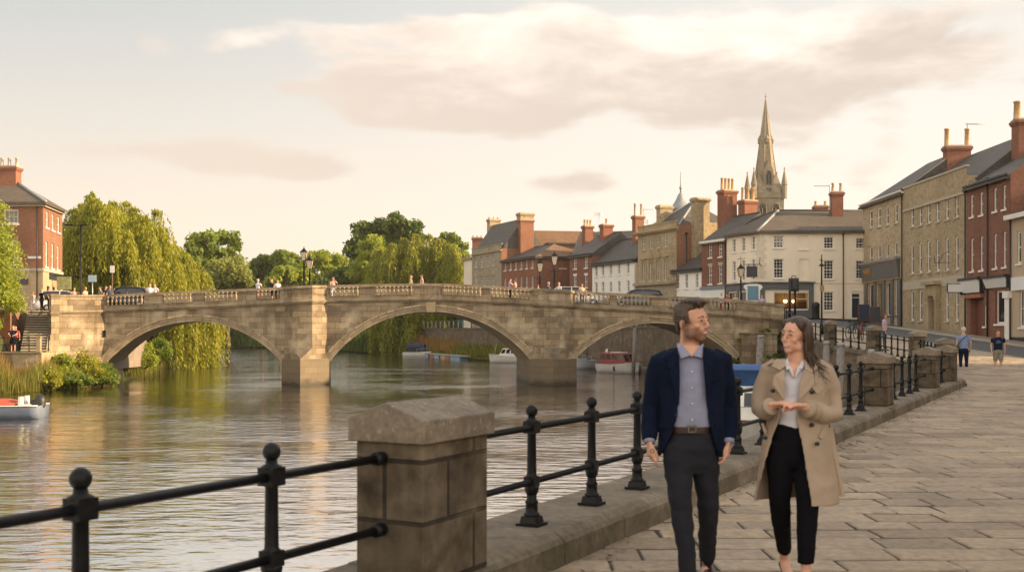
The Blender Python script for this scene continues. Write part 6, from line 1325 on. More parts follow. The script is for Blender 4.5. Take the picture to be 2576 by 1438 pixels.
# undergrowth on the far bank
GU = 'dark shrubs along the far waterline'
for i, (px, py, rx, ry, d) in enumerate(((540, 842, 30, 22, 245), (590, 845, 34, 20, 258), (640, 850, 34, 18, 270), (690, 850, 34, 20, 275), (735, 850, 30, 20, 262), (780, 848, 34, 22, 250), (825, 846, 34, 24, 238), (865, 846, 30, 26, 226), (900, 850, 30, 26, 212), (935, 855, 24, 26, 203))):
    s = d / F; x = GX(px, d); z = ZZ(py, d); broad('shrub', 'dark shrub above the far waterline, one of a row behind the arches', (x, d, .6), [(x, d, z, rx * s, rx * s, ry * s)], 2600, .55, 'leaf_dark' if i % 3 else 'leaf_mid', GU, .1, 90 + i, 'shrub', nsub=14, trunk=False)
GW = 'plants rooted in the bridge stones'
for i, (px, py, rx, ry, d, lb) in enumerate(((1926, 838, 24, 14, 79.6, 'dark trailing plant high on the right bridge abutment'), (1862, 856, 12, 7, 79.7, 'small tuft growing from the bridge wall beside the right arch'), (1965, 850, 14, 18, 79.3, 'leafy plant at the corner of bridge and river wall'), (1846, 915, 14, 16, 79.3, 'weeds at the foot of the right arch'), (1950, 905, 26, 22, 78.6, 'low green weeds at the foot of the bridge buttress'), (1560, 915, 6, 18, 104, 'thin weed at the base of the far river wall'))):
    s = d / F; x = GX(px, d); z = ZZ(py, d); broad('wall_plant', lb, (x, d, z), [(x, d, z, rx * s, .3, ry * s)], 900, .12, 'leaf_mid', GW, .03, 120 + i, 'plant', nsub=9, trunk=False)

# the wood that closes the view behind the separate trees
rng = np.random.default_rng(5); Ps = []
for px in range(480, 1010, 12):
    d = 262 + rng.uniform(-10, 14); s_ = d / F; c = np.array([GX(px, d), d, ZZ(735 + rng.uniform(-16, 8), d)]); e = rng.normal(size=(620, 3)); e /= np.linalg.norm(e, axis=1, keepdims=True); Ps.append(c + e * np.array([24 * s_, 20 * s_, rng.uniform(34, 50) * s_]) * (.5 + .55 * rng.random((620, 1))))
    c2 = c.copy(); c2[2] = 3; e = rng.normal(size=(260, 3)); e /= np.linalg.norm(e, axis=1, keepdims=True); Ps.append(c2 + e * np.array([22 * s_, 10 * s_, 4.2]))
V, Fq = leaf_quads(np.concatenate(Ps), 1.05, rng, .3)
tag(raw_mesh('woodland', V, Fq, M['leaf_dark']), 'far dark wood closing the view upstream', kind='stuff')
# ------------------------------------------------------------------ street lamps, signs, signals
plain('lamp_glass', (.62, .52, .38), .2, 0, .1, 3)
plain('brass', (.30, .19, .08), .4, .5, .2, 9)
def lantern_post(x, y, z, h, label, s=1., vane=False):
    t = thing('street_lamp', label, 'street lamp', (x, y, z), 'Victorian lantern lamps on the bridge'); mb = MB()
    mb.lathe((x, y, z), [(.20, 0), (.20, .25), (.14, .32), (.13, .8), (.09, .9), (.075, 1.0), (.06, h - 1.3), (.09, h - 1.25), (.05, h - 1.15), (.05, h - .95)], 10)
    mb.tube([(x - .42, y, z + h - 1.45), (x + .42, y, z + h - 1.45)], .022, 6); mb.build('post', M['iron'], t)
    b, tp = z + h - .92, z + h - .28; f = lambda r, q: [(x + r * i, y + r * j, q) for i, j in ((-1, -1), (1, -1), (1, 1), (-1, 1))]
    mb = MB(); mb.add(f(.13, b) + f(.245, tp), [(0, 1, 5, 4), (1, 2, 6, 5), (2, 3, 7, 6), (3, 0, 4, 7)]); mb.build('lantern', M['lamp_glass'], t)
    mb = MB()
    for k in range(4): mb.tube([f(.135, b)[k], f(.25, tp)[k]], .02, 4)
    mb.add(f(.30, tp) + f(.16, tp + .16) + f(.09, tp + .26), [(0, 1, 5, 4), (1, 2, 6, 5), (2, 3, 7, 6), (3, 0, 4, 7), (4, 5, 9, 8), (5, 6, 10, 9), (6, 7, 11, 10), (7, 4, 8, 11), (8, 9, 10, 11), (3, 2, 1, 0)])
    mb.lathe((x, y, tp + .26), [(.07, 0), (.09, .04), (.03, .08), (.05, .13), (.0, .24)], 8); mb.lathe((x, y, b - .06), [(.06, 0), (.14, .06)], 8)
    if vane: mb.tube([(x, y, tp + .4), (x, y, tp + 1.0)], .02, 4); mb.tube([(x - .3, y, tp + .75), (x + .35, y, tp + .85)], .02, 4)
    mb.build('lantern_frame', M['iron'], t)
for px, top, lb, vn in ((768, 627, 'taller of the two black lanterns in front of the dark trees', 0), (782, 648, 'shorter of the two black lanterns in front of the dark trees', 0), (1358, 655, 'shorter black lantern in front of the long red brick house', 0), (1394, 638, 'taller black lantern in front of the long red brick house', 0), (1860, 668, 'brass lantern with small vane before the cream corner building', 1)):
    d = 86.0 if px != 1860 else 86.5; x = GX(px, d); z = zs(min(x, 20)) - 1.14; lantern_post(x, d - .55, z, ZZ(top, d) - z, lb, vane=vn)
x = GX(203, 88); t = thing('street_lamp', 'tall plain modern lamp column with two flat arms before the left willow', 'street lamp', (x, 88, 5.5)); mb = MB(); zt2 = ZZ(566, 88)
mb.tube([(x, 88, 5.5), (x, 88, 7), (x, 88, zt2)], [.09, .07, .045], 8); mb.build('column', M['iron'], t); mb = MB(); mb.tube([(x - .85, 88, zt2 - .06), (x + .35, 88, zt2 + .02)], .04, 6); mb.build('arm', M['iron'], t)
for dx in (-.95, .3): mb = MB(); mb.box((x + dx, 88, zt2 - .05), (.6, .25, .11)); mb.build('lamp_head', M['iron'], t)
d = 60; x = GX(2067, d); z = gz(x, d); t = thing('street_lamp', 'slim black lamp column with round tag before the cream building wall', 'street lamp', (x, d, z)); zt2 = ZZ(640, d); mb = MB()
mb.lathe((x, d, z), [(.12, 0), (.10, .5), (.06, .6), (.04, zt2 - z - .3), (.03, zt2 - z)], 8); mb.build('column', M['iron'], t); mb = MB(); mb.lathe((x, d, zt2 - .62), [(.04, .12), (.17, 0), (.15, -.03), (.05, -.04)][::-1], 10); mb.tube([(x - .12, d, zt2 - .28), (x + .1, d, zt2 - .36)], .02, 5); mb.build('lamp_head', M['iron'], t)
mb = MB(); q = ZZ(725, d); mb.box((x, d - .07, q - .16), (.22, .06, .32)); mb.build('tag_plate', M['brass'], t)
d = 80.6; x = GX(1996, d); z = gz(x, d) - .1; t = thing('traffic_signal', 'black traffic signal on twin poles at the right bridge end', 'traffic light', (x, d, z)); mb = MB(); za, zb = ZZ(733, d), ZZ(699, d)
for dx in (-.28, .12): mb.tube([(x + dx, d, z), (x + dx, d, za + .2)], .085, 8)
mb.build('pole', M['iron'], t); mb = MB(); mb.box((x, d - .06, za), (.80, .12, zb - za), 0, None, .96); mb.build('backing_board', M['black_paint'], t, bevel=.05); mb = MB(); mb.box((x + .03, d - .25, za + .12), (.36, .26, zb - za - .22)); mb.build('signal_head', M['black_paint'], t, bevel=.03)
mb = MB(); mb.tube([(x - .15, d - .05, zb), (x - .13, d - .05, zb + .16), (x + .15, d - .05, zb + .16), (x + .17, d - .05, zb)], .03, 6); mb.build('bracket', M['iron'], t)
d = 83.0; x = GX(1895, d); z = 4.9; t = thing('information_totem', 'white and blue information totem standing behind the right bridge parapet', 'sign', (x, d, z)); za, zb = z, ZZ(714, d); plain('sign_teal', (.10, .22, .30), .35, 0, .1, 1); plain('sign_sky', (.26, .40, .55), .35, 0, .1, 1)
mb = MB(); arc = [(x + sx_, d, q) for sx_, q in ((-.52, za), (.52, za), (.52, zb - .5), (.72, zb - .25), (.62, zb - .06), (.3, zb), (-.3, zb), (-.62, zb - .06), (-.72, zb - .25), (-.52, zb - .5))]
n = len(arc); mb.add(arc + [(p[0], d + .22, p[2]) for p in arc], [tuple(range(n)), tuple(range(2 * n - 1, n - 1, -1))] + [(i, n + i, n + (i + 1) % n, (i + 1) % n) for i in range(n)]); mb.build('casing', M['white_sign'], t)
mb = MB(); mb.box((x - .03, d - .02, zb - 1.25), (.84, .03, 1.1)); mb.build('upper_panel', M['sign_teal'], t); mb = MB(); mb.box((x - .03, d - .02, za + .2), (.84, .03, zb - za - 1.55)); mb.build('lower_panel', M['sign_sky'], t)
def post_sign(px, y0, y1, w_, d, z, label, mat, shape='rect', pole='steel'):
    x = GX(px, d); t = thing('street_sign', label, 'sign', (x, d, z)); za, zb = ZZ(y1, d), ZZ(y0, d); mb = MB(); mb.tube([(x, d + .05, z), (x, d + .05, zb - .1)], .04, 6); mb.build('pole', M[pole], t)
    mb = MB(); mb.box((x, d, za), (w_, .05, zb - za)); mb.build('plate', M[mat], t, bevel=.02)
plain('sign_pale_blue', (.34, .46, .52), .4, 0, .08, 2)
post_sign(232, 692, 709, .66, 86.9, 5.5, 'pale blue rectangular road sign behind the left parapet', 'sign_pale_blue'); post_sign(282, 668, 686, .36, 86.9, 5.5, 'small white sign on a brown pole left of the dark car', 'white_sign', pole='brown_wood')
x0, y0 = -40.55, 95.0; t = thing('hanging_sign', 'pale green hanging sign on the side wall of the left brick building', 'sign', (x0, y0, 8.6)); mb = MB(); mb.tube([(x0 - .6, y0, 8.9), (x0 + 2.4, y0, 8.9)], .04, 5); mb.build('bracket', M['iron'], t); plain('pub_green', (.30, .33, .16), .6, 0, .3, 4); mb = MB(); mb.box((x0 + .9, y0, 7.65), (1.25, .08, 1.15)); mb.build('board', M['pub_green'], t)
d = 98.6; xa, xb = GX(1878, d), GX(1905, d); za, zb = ZZ(697, d), ZZ(669, d); t = thing('hanging_sign', 'dark blank square sign hanging from the corner of the cream building', 'sign', ((xa + xb) / 2, d, za)); mb = MB(); mb.box(((xa + xb) / 2, d, za), (xb - xa, .1, zb - za)); mb.build('board', M['dark_sign'], t); mb = MB()
mb.tube([(xa - .1, d, zb + .15), (xb + .3, d, zb + .15), (RC.x + .1, 100.0, zb + .15)], .04, 5); mb.tube([(xb + .2, d, zb + .15), (xb + .25, d, zb + .8)], .03, 5); mb.tube([(xa + .2, d, zb), (xa + .2, d, zb + .15)], .03, 4); mb.tube([(xb - .2, d, zb), (xb - .2, d, zb + .15)], .03, 4); mb.build('bracket', M['iron'], t)
t = thing('projecting_sign', 'blank white projecting sign in a black frame beside the brick shop', 'sign', (32.7, 77.6, 7)); za, zb = ZZ(736, 77.6), ZZ(713, 77.6); mb = MB(); mb.box((32.03, 77.6, za), (1.15, .1, zb - za)); mb.build('frame', M['black_paint'], t); mb = MB(); mb.box((32.03, 77.54, za + .05), (1.05, .03, zb - za - .1)); mb.build('panel', M['white_sign'], t); mb = MB(); mb.tube([(32.5, 77.6, (za + zb) / 2), (32.76, 77.6, (za + zb) / 2)], .05, 6); mb.build('bracket', M['iron'], t)
t = thing('sign_bracket', 'empty wrought iron sign bracket on the buff brick building', 'bracket', (32.7, 80.2, 9.2)); mb = MB(); mb.tube([(32.75, 80.2, 9.1), (31.5, 80.2, 9.1)], .022, 5); mb.tube([(32.7, 80.2, 9.9), (32.2, 80.2, 9.75), (31.9, 80.2, 9.1)], .02, 5); mb.tube([(31.6, 80.2, 9.1), (31.55, 80.2, 9.6)], .02, 5); mb.build('bracket', M['iron'], t)
d = 96.5; x = GX(2052, d); z = gz(x, d); t = thing('litter_bin', 'black litter bin with domed top in front of the cream building', 'bin', (x, d, z)); mb = MB(); mb.lathe((x, d, z), [(.34, 0), (.36, .1), (.36, 1.1), (.38, 1.12), (.38, 1.2)], 12); mb.build('body', M['black_paint'], t); mb = MB(); mb.lathe((x, d, z + 1.2), [(.38, 0), (.34, .16), (.2, .28), (.0, .32)], 12); mb.build('hood', M['black_paint'], t)
plain('slate_board', (.03, .033, .04), .5, 0, .2, 6)
def aboard(x, y, label, col, w_=.7, h=1.15):
    z = gz(x, y) + .0; t = thing('pavement_board', label, 'sign board', (x, y, z)); 
    for s_, nm in ((-1, 'panel'), (1, 'panel')):
        mb = MB(); mb.add([(x - w_ / 2, y + s_ * .3, z), (x + w_ / 2, y + s_ * .3, z), (x + w_ / 2, y + s_ * .04, z + h), (x - w_ / 2, y + s_ * .04, z + h)] + [(x - w_ / 2, y + s_ * .26, z), (x + w_ / 2, y + s_ * .26, z), (x + w_ / 2, y, z + h), (x - w_ / 2, y, z + h)], [(0, 1, 2, 3), (7, 6, 5, 4), (0, 3, 7, 4), (1, 5, 6, 2), (3, 2, 6, 7)]); p_ = mb.build(nm, M['brown_wood'], t)
        mb = MB(); mb.face([(x - w_ / 2 + .05, y + s_ * .305, z + .12), (x + w_ / 2 - .05, y + s_ * .305, z + .12), (x + w_ / 2 - .05, y + s_ * .06, z + h - .06), (x - w_ / 2 + .05, y + s_ * .06, z + h - .06)]); mb.build('writing_surface', M[col], p_)
aboard(29.9, 88.5, 'black chalkboard sign on the footpath by the public house', 'slate_board', .9, 1.4); aboard(31.2, 95.2, 'navy pavement sign board outside the public house door', 'navy_paint', 1.0, 1.5)
# bicycles leaning near the railing
def bicycle(x, y, label, frame, ang):
    z = gz(x, y); t = thing('bicycle', label, 'bicycle', (x, y, z), 'bicycles parked behind the far railing'); a = Vector((math.cos(ang), math.sin(ang), 0)); o = Vector((x, y, z))
    P_ = lambda u, h: o + a * u + Vector((0, 0, h))
    for u in (-.52, .52):
        mb = MB(); mb.tube([P_(u + .33 * math.cos(q), .34 + .33 * math.sin(q)) for q in np.linspace(0, 2 * math.pi, 21)], .022, 6); w_ = mb.build('wheel', M['rubber'], t); mb = MB()
        for k in range(8): q = k * math.pi / 4; mb.tube([P_(u, .34), P_(u + .32 * math.cos(q), .34 + .32 * math.sin(q))], .005, 3)
        mb.build('spokes', M['steel'], w_)
    mb = MB()
    for s_ in ([(-.52, .34), (-.08, .30), (-.2, .82), (-.52, .34)], [(-.08, .30), (.36, .78)], [(-.18, .74), (.34, .82)], [(.34, .92), (.38, .72), (.52, .34)]): mb.tube([P_(*q) for q in s_], .022, 6)
    mb.build('frame', M[frame], t); mb = MB(); mb.tube([P_(-.32, .93), P_(-.05, .95)], [.06, .03], 6); mb.tube([P_(-.2, .82), P_(-.21, .93)], .015, 5); mb.build('saddle', M['rubber'], t); b_ = Vector((-a.y, a.x, 0)); mb = MB(); mb.tube([P_(.36, 1.02) - b_ * .28 - a * .08, P_(.34, 1.0), P_(.36, 1.02) + b_ * .28 - a * .08], .018, 6); mb.build('handlebar', M['iron'], t)
    mb = MB(); mb.box(P_(.62, .72), (.24, .34, .24), 0, a); mb.build('basket', M['black_paint'], t)
plain('bike_red', (.28, .03, .025), .4, 0, .1, 4)
bicycle(GX(2143, 55.5), 55.5, 'black bicycle with basket, left of two behind the far railing', 'black_paint', .9); bicycle(GX(2165, 54.2), 54.2, 'red framed bicycle behind the far railing', 'bike_red', 1.1)
# ------------------------------------------------------------------ cars
for nm, cc in (('car_dark', (.02, .022, .026)), ('car_silver', (.45, .46, .47)), ('car_grey', (.10, .105, .11)), ('car_white', (.68, .67, .65))):
    m, nt, p = nt_new(nm); p.inputs['Base Color'].default_value = c4(cc); p.inputs['Roughness'].default_value = .3; p.inputs['Coat Weight'].default_value = .6; p.inputs['Metallic'].default_value = .3
plain('car_lamp', (.6, .58, .55), .2, 0, .05, 3); plain('tail_lamp', (.35, .02, .02), .3, 0, .05, 3)
def car(loc, rot, label, mat, h=1.55, group='cars crossing the bridge'):
    t = thing('parked_car' if False else 'car', label, 'car', (0, 0, 0), group); L2, w2 = 2.15, .88
    def loft(secs, nm, mt, par=t):
        mb = MB(); n = len(secs[0]); vs = [p for s_ in secs for p in s_]; fs = [(i * n + k, i * n + (k + 1) % n, (i + 1) * n + (k + 1) % n, (i + 1) * n + k) for i in range(len(secs) - 1) for k in range(n)] + [tuple(range(n - 1, -1, -1)), tuple((len(secs) - 1) * n + k for k in range(n))]
        mb.add(vs, fs, 0, True); return mb.build(nm, M[mt], par, rel=False)
    sec = lambda x, w_, z0, z1: [(x, -w_ * .92, z0), (x, w_ * .92, z0), (x, w_, z0 + .15), (x, w_, z1 - .12), (x, w_ * .9, z1), (x, -w_ * .9, z1), (x, -w_, z1 - .12), (x, -w_, z0 + .15)]
    bd = loft([sec(-L2, w2 * .82, .32, .82), sec(-L2 + .15, w2 * .95, .24, .92), sec(-1.2, w2, .2, .95), sec(.6, w2, .2, .94), sec(1.5, w2 * .98, .22, .84), sec(L2 - .12, w2 * .9, .26, .72), sec(L2, w2 * .76, .34, .64)], 'body', mat)
    cs = lambda x, w_, z0, z1, wt: [(x, -w_, z0), (x, w_, z0), (x, wt, z1), (x, -wt, z1)]
    loft([cs(-1.95, w2 * .84, .92, .95, w2 * .8), cs(-1.6, w2 * .88, .93, h - .12, w2 * .68), cs(-.9, w2 * .9, .94, h - .035, w2 * .7), cs(.1, w2 * .9, .94, h - .03, w2 * .7), cs(.55, w2 * .88, .93, h - .12, w2 * .68), cs(1.25, w2 * .8, .86, .89, w2 * .78)], 'glasshouse', 'car_glass')
    loft([cs(-1.62, w2 * .70, h - .14, h - .10, w2 * .62), cs(-.9, w2 * .73, h - .05, h, w2 * .62), cs(.1, w2 * .73, h - .045, h, w2 * .62), cs(.58, w2 * .70, h - .14, h - .10, w2 * .62)], 'roof', mat)
    for s_ in (-1, 1):
        for pts in ([(-1.62, h - .14), (-1.98, .92)], [(-.35, h - .06), (-.4, .94)], [(.56, h - .14), (1.26, .88)]):
            mb = MB(); mb.tube([(x, s_ * w2 * (.71 if z > 1.1 else .9), z) for x, z in pts], .04, 5); mb.build('window_pillar', M[mat], t, rel=False)
        mb = MB(); mb.box((.75, s_ * (w2 + .09), .95), (.16, .2, .13)); mb.build('wing_mirror', M[mat], t, rel=False)
        mb = MB(); mb.box((L2 - .16, s_ * .6, .58), (.2, .3, .12)); mb.build('headlight', M['car_lamp'], t, rel=False); mb = MB(); mb.box((-L2 + .08, s_ * .62, .7), (.14, .26, .16)); mb.build('tail_light', M['tail_lamp'], t, rel=False)
        for x in (-1.3, 1.35):
            mb = MB(); mb.tube([(x, s_ * (w2 - .2), .32), (x, s_ * (w2 + .01), .32)], .32, 18); w_ = mb.build('wheel', M['rubber'], t, rel=False); mb = MB(); mb.tube([(x, s_ * (w2 + .005), .32), (x, s_ * (w2 + .02), .32)], .2, 14); mb.build('hub', M['steel'], w_, rel=False)
    t.location = loc; t.rotation_euler = (0, 0, rot); return t
dk = lambda x: zs(x) - 1.12
x = GX(316, 82.6); car((x, 82.6, dk(x)), math.pi, 'dark estate car at the left end of the bridge', 'car_dark', 1.78); x = GX(1448, 84.6); car((x, 84.6, dk(x)), 0, 'silver car near the right bridge pier, only its roof showing', 'car_silver', 1.62); x = GX(1604, 82.6); car((x, 82.6, dk(x)), math.pi, 'dark grey car right of the silver one on the bridge', 'car_grey', 1.62); car((GX(160, 87), 87, 5.5), .5, 'pale car in front of the brick building on the left bank', 'car_white', 1.75)
# ------------------------------------------------------------------ boats
for nm, cc in (('hull_white', (.66, .63, .58)), ('hull_grey', (.42, .43, .44)), ('hull_slate', (.17, .21, .29)), ('canvas_navy', (.025, .03, .075)), ('canvas_blue', (.035, .10, .26)), ('canvas_teal', (.03, .13, .16)), ('canvas_red', (.38, .07, .035)), ('cabin_red', (.22, .028, .03))): plain(nm, cc, .45 if 'canvas' not in nm else .8, 0, .1, 3)
def boat(label, loc, rot, L_=5., B_=1.9, fb=.62, hull='hull_white', stripe='navy_paint', cabin=None, canopy=None, rail=False, extra=None, transom=.82):
    """bow towards +x; z = 0 at the waterline"""
    t = thing('boat', label, 'boat', (0, 0, 0)); mb = MB(); secs = []; nS = 12
    for i in range(nS + 1):
        u = i / nS; x = -L_ / 2 + L_ * u; hb = B_ / 2 * (transom + (1 - transom) * min(1, u * 2.5)) * (1 if u < .55 else math.sqrt(max(0.0004, 1 - ((u - .55) / .45) ** 2.2))); sh = fb * (1 + .35 * max(0, u - .45) ** 1.5 * 2); kz = -.3 + (.0 if u < .7 else (u - .7) / .3 * .35)
        secs.append([(x + .12 * (u > .9), -hb, sh), (x, -hb * .93, fb * .4), (x, -hb * .72, -.05), (x, 0, kz), (x, hb * .72, -.05), (x, hb * .93, fb * .4), (x + .12 * (u > .9), hb, sh)])
    n = 7; vs = [p for s_ in secs for p in s_]; fs = [(i * n + k + 1, i * n + k, (i + 1) * n + k, (i + 1) * n + k + 1) for i in range(nS) for k in range(n - 1)] + [tuple(range(n))]
    mb.add(vs, fs, 0, True); mb.build('hull', M[hull], t, rel=False)
    mb = MB()
    for i in range(nS): a, b = secs[i], secs[i + 1]; mb.face([(a[0][0], a[0][1] * .98, a[0][2] - .05), (b[0][0], b[0][1] * .98, b[0][2] - .05), (b[6][0], b[6][1] * .98, b[6][2] - .05), (a[6][0], a[6][1] * .98, a[6][2] - .05)])
    mb.build('deck', M['hull_white'], t, rel=False)
    for k in (0, 6): mb = MB(); mb.tube([s_[k] for s_ in secs], .035, 6); mb.build('gunwale', M[stripe], t, rel=False)
    if cabin:
        x0, x1, w_, z0, z1, mt = cabin; mb = MB(); lo = [(x0, -w_, z0), (x1, -w_ * .8, z0), (x1, w_ * .8, z0), (x0, w_, z0)]; hi = [(x0 + .05, -w_ * .88, z1), (x1 - (z1 - z0) * .55, -w_ * .72, z1 - .06), (x1 - (z1 - z0) * .55, w_ * .72, z1 - .06), (x0 + .05, w_ * .88, z1)]
        mb.add(lo + hi, [(4, 5, 6, 7), (0, 1, 5, 4), (1, 2, 6, 5), (2, 3, 7, 6), (3, 0, 4, 7)]); cb = mb.build('cabin', M[mt], t, bevel=.04, rel=False)
        V_ = [Vector(q) for q in lo + hi]
        def win(a, b, c, d_, u0, u1, v0, v1): 
            f = lambda u, v: (a.lerp(b, u)).lerp(d_.lerp(c, u), v); q = [f(u0, v0), f(u1, v0), f(u1, v1), f(u0, v1)]; nn = (q[1] - q[0]).cross(q[3] - q[0]).normalized(); mb = MB(); mb.face([p + nn * .012 for p in q]); mb.build('cabin_window', M['glass_dark'], t, rel=False)
        nw = max(1, int((x1 - x0) / .75))
        for k in range(nw):
            win(V_[0], V_[1], V_[5], V_[4], (k + .15) / nw, (k + .85) / nw, .4, .85); win(V_[2], V_[3], V_[7], V_[6], (k + .15) / nw, (k + .85) / nw, .4, .85)
        for k in range(2): win(V_[1], V_[2], V_[6], V_[5], .06 + k * .5, .44 + k * .5, .25, .9); win(V_[3], V_[0], V_[4], V_[7], .08 + k * .5, .42 + k * .5, .3, .85)
    if canopy:
        x0, x1, w_, z0, z1, mt = canopy; mb = MB(); prof_ = [(-w_, z0), (-w_ * .97, z0 + (z1 - z0) * .6), (-w_ * .85, z1 - .12), (-w_ * .5, z1), (w_ * .5, z1), (w_ * .85, z1 - .12), (w_ * .97, z0 + (z1 - z0) * .6), (w_, z0)]
        secs2 = [[(x0, y * .96, z if z < z0 + .2 else z - .1) for y, z in prof_], [(x0 + .2, y, z) for y, z in prof_], [(x1 - .25, y, z) for y, z in prof_], [(x1 + .1, y * .93, z0 + (z - z0) * .9) for y, z in prof_]]; n = 8
        mb.add([p for s_ in secs2 for p in s_], [(i * n + k, i * n + k + 1, (i + 1) * n + k + 1, (i + 1) * n + k) for i in range(3) for k in range(n - 1)] + [tuple(range(n)), tuple(range(4 * n - 1, 3 * n - 1, -1))], 0, True); mb.build('canopy', M[mt], t, rel=False)
        for s_ in (-1, 1): mb = MB(); yy = s_ * w_ * .99; mb.face([(x0 + .35, yy, z0 + .22), (x1 - .4, yy, z0 + .22), (x1 - .4, yy * .99, z0 + (z1 - z0) * .55), (x0 + .35, yy * .99, z0 + (z1 - z0) * .55)]); mb.build('canopy_window', M['glass'], t, rel=False)
    if rail:
        mb = MB(); top = [(s_[0][0], s_[0][1] * .9, s_[0][2] + .45) for s_ in secs[6:]] + [(s_[6][0], s_[6][1] * .9, s_[6][2] + .45) for s_ in secs[:5:-1]]; mb.tube(top, .018, 5)
        for i in (6, 8, 10, 12):
            for k in (0, 6): q = secs[i][k]; mb.tube([(q[0], q[1] * .95, q[2]), (q[0], q[1] * .9, q[2] + .45)], .015, 4)
        mb.build('rail', M['steel'], t, rel=False)
    if extra: extra(t)
    t.location = loc; t.rotation_euler = (0, 0, rot); return t
def ex1(t):   # seats, outboard and a red cover
    for y in (-.4, .4): mb = MB(); mb.box((-1.72, y, .42), (.36, .46, .22)); mb.box((-1.52, y, .5), (.12, .46, .5), 0, None, .85); mb.build('seat', M['hull_white'], t, rel=False)
    mb = MB(); mb.lathe((-2.25, 0, .45), [(.16, 0), (.24, .12), (.25, .4), (.16, .58), (0, .62)], 10); mb.box((-1.95, -.1, .5), (.3, .6, .35), 0, None, .75); mb.build('outboard', M['black_paint'], t, rel=False)
    mb = MB(); g_ = [(-1.38 + .5 * i, y, .60 + .32 * math.exp(-((i - 1.6) / 2.2) ** 2) * (1 - (abs(y) / .98) ** 2)) for i in range(7) for y in (-.92, -.6, -.3, 0, .3, .6, .92)]; mb.add(g_, [(i * 7 + k, i * 7 + k + 1, (i + 1) * 7 + k + 1, (i + 1) * 7 + k) for i in range(6) for k in range(6)], 0, True); mb.build('cover', M['canvas_red'], t, rel=False)
boat('small grey blue speedboat with red cover, cut by the left picture edge', (-24.0, 49.3, 0), math.pi + .1, 4.8, 2.0, .6, 'hull_slate', 'hull_white', None, None, False, ex1)
boat('white cruiser with navy canopy moored left of the floating pontoon', (GX(1052, 167), 167, 0), -.2, 4.6, 2.0, .75, 'hull_white', 'navy_paint', None, (-1.6, 1.0, .86, .7, 2.05, 'canvas_navy'), True)
def ex3(t): mb = MB(); mb.tube([(2.2, 0, .8), (1.9, 0, 2.4)], .03, 5); mb.build('mast', M['steel'], t, rel=False)
boat('white cabin cruiser with teal cover, half hidden by the middle arch', (GX(1284, 134), 134, 0), 2.75, 5.6, 2.1, .85, 'hull_white', 'hull_grey', (-1.0, 1.4, .8, .8, 1.9, 'hull_white'), (-2.4, -1.0, .82, .8, 2.3, 'canvas_teal'), False, ex3)
def ex4(t):
    mb = MB(); mb.tube([(-.6, 0, .6), (-.6, 0, 1.9)], .05, 6); mb.tube([(-.6, -.3, 1.5), (-.6, .3, 1.6)], .03, 5); mb.build('mast', M['iron'], t, rel=False); mb = MB(); mb.box((-.4, 0, .6), (.7, .6, .55), 0, None, .8); mb.build('console', M['grey_paint'], t, rel=False)
boat('open pale grey workboat moored right of the right bridge pier', (GX(1470, 112), 112, 0), -2.2, 4.4, 1.9, .95, 'hull_grey', 'sign_pale_blue', None, None, True, ex4)
def ex5(t):
    for s_ in (-1, 1): mb = MB(); mb.lathe((.3, s_ * 1.03, .2), [(.02, 0), (.11, .06), (.12, .4), (.05, .5)], 8); mb.build('fender', M['black_paint'], t, rel=False)
    mb = MB(); mb.box((-.2, 0, 1.93), (1.5, .9, .08)); mb.build('roof_hatch', M['hull_white'], t, rel=False)
    mb = MB(); mb.tube([(-2.3, .4, .9), (-2.3, .4, 2.3)], .03, 5); mb.face([(-2.3, .4, 1.8), (-2.75, .5, 1.75), (-2.75, .5, 2.2), (-2.3, .4, 2.28)]); mb.build('flag', M['white_sign'], t, rel=False)
boat('white boat with dark red glazed cabin moored by the brick wall under the right arch', (GX(1560, 102), 102, 0), -.95, 5.2, 2.2, .9, 'hull_white', 'cabin_red', (-2.1, 1.6, .9, .9, 1.95, 'cabin_red'), None, False, ex5)
def ex6(t):
    mb = MB(); mb.box((1.75, 0, 1.0), (1.1, 1.5, .42), 0, None, .85); mb.build('fore_cabin', M['hull_white'], t, rel=False)
    for s_ in (-1, 1): mb = MB(); mb.tube([(2.7, s_ * .55, .75), (2.72, s_ * .55, -.1)], .05, 6); mb.build('fender', M['cabin_red'], t, rel=False)
    mb = MB(); mb.tube([(2.3 + .2 * math.cos(q), -.2 + .0, .85 + .25 * math.sin(q)) for q in np.linspace(0, 6.28, 14)], .05, 6); mb.build('lifebelt', M['canvas_blue'], t, rel=False)
boat('white cabin cruiser with bright blue canopy, between the man and the woman', (GX(1880, 37.5), 38.0, 0), -1.85, 6.4, 2.5, .85, 'hull_white', 'cabin_red', (-.6, 1.9, 1.05, .85, 2.05, 'hull_white'), (-2.8, -.4, 1.1, 1.3, 2.75, 'canvas_blue'), True, ex6)
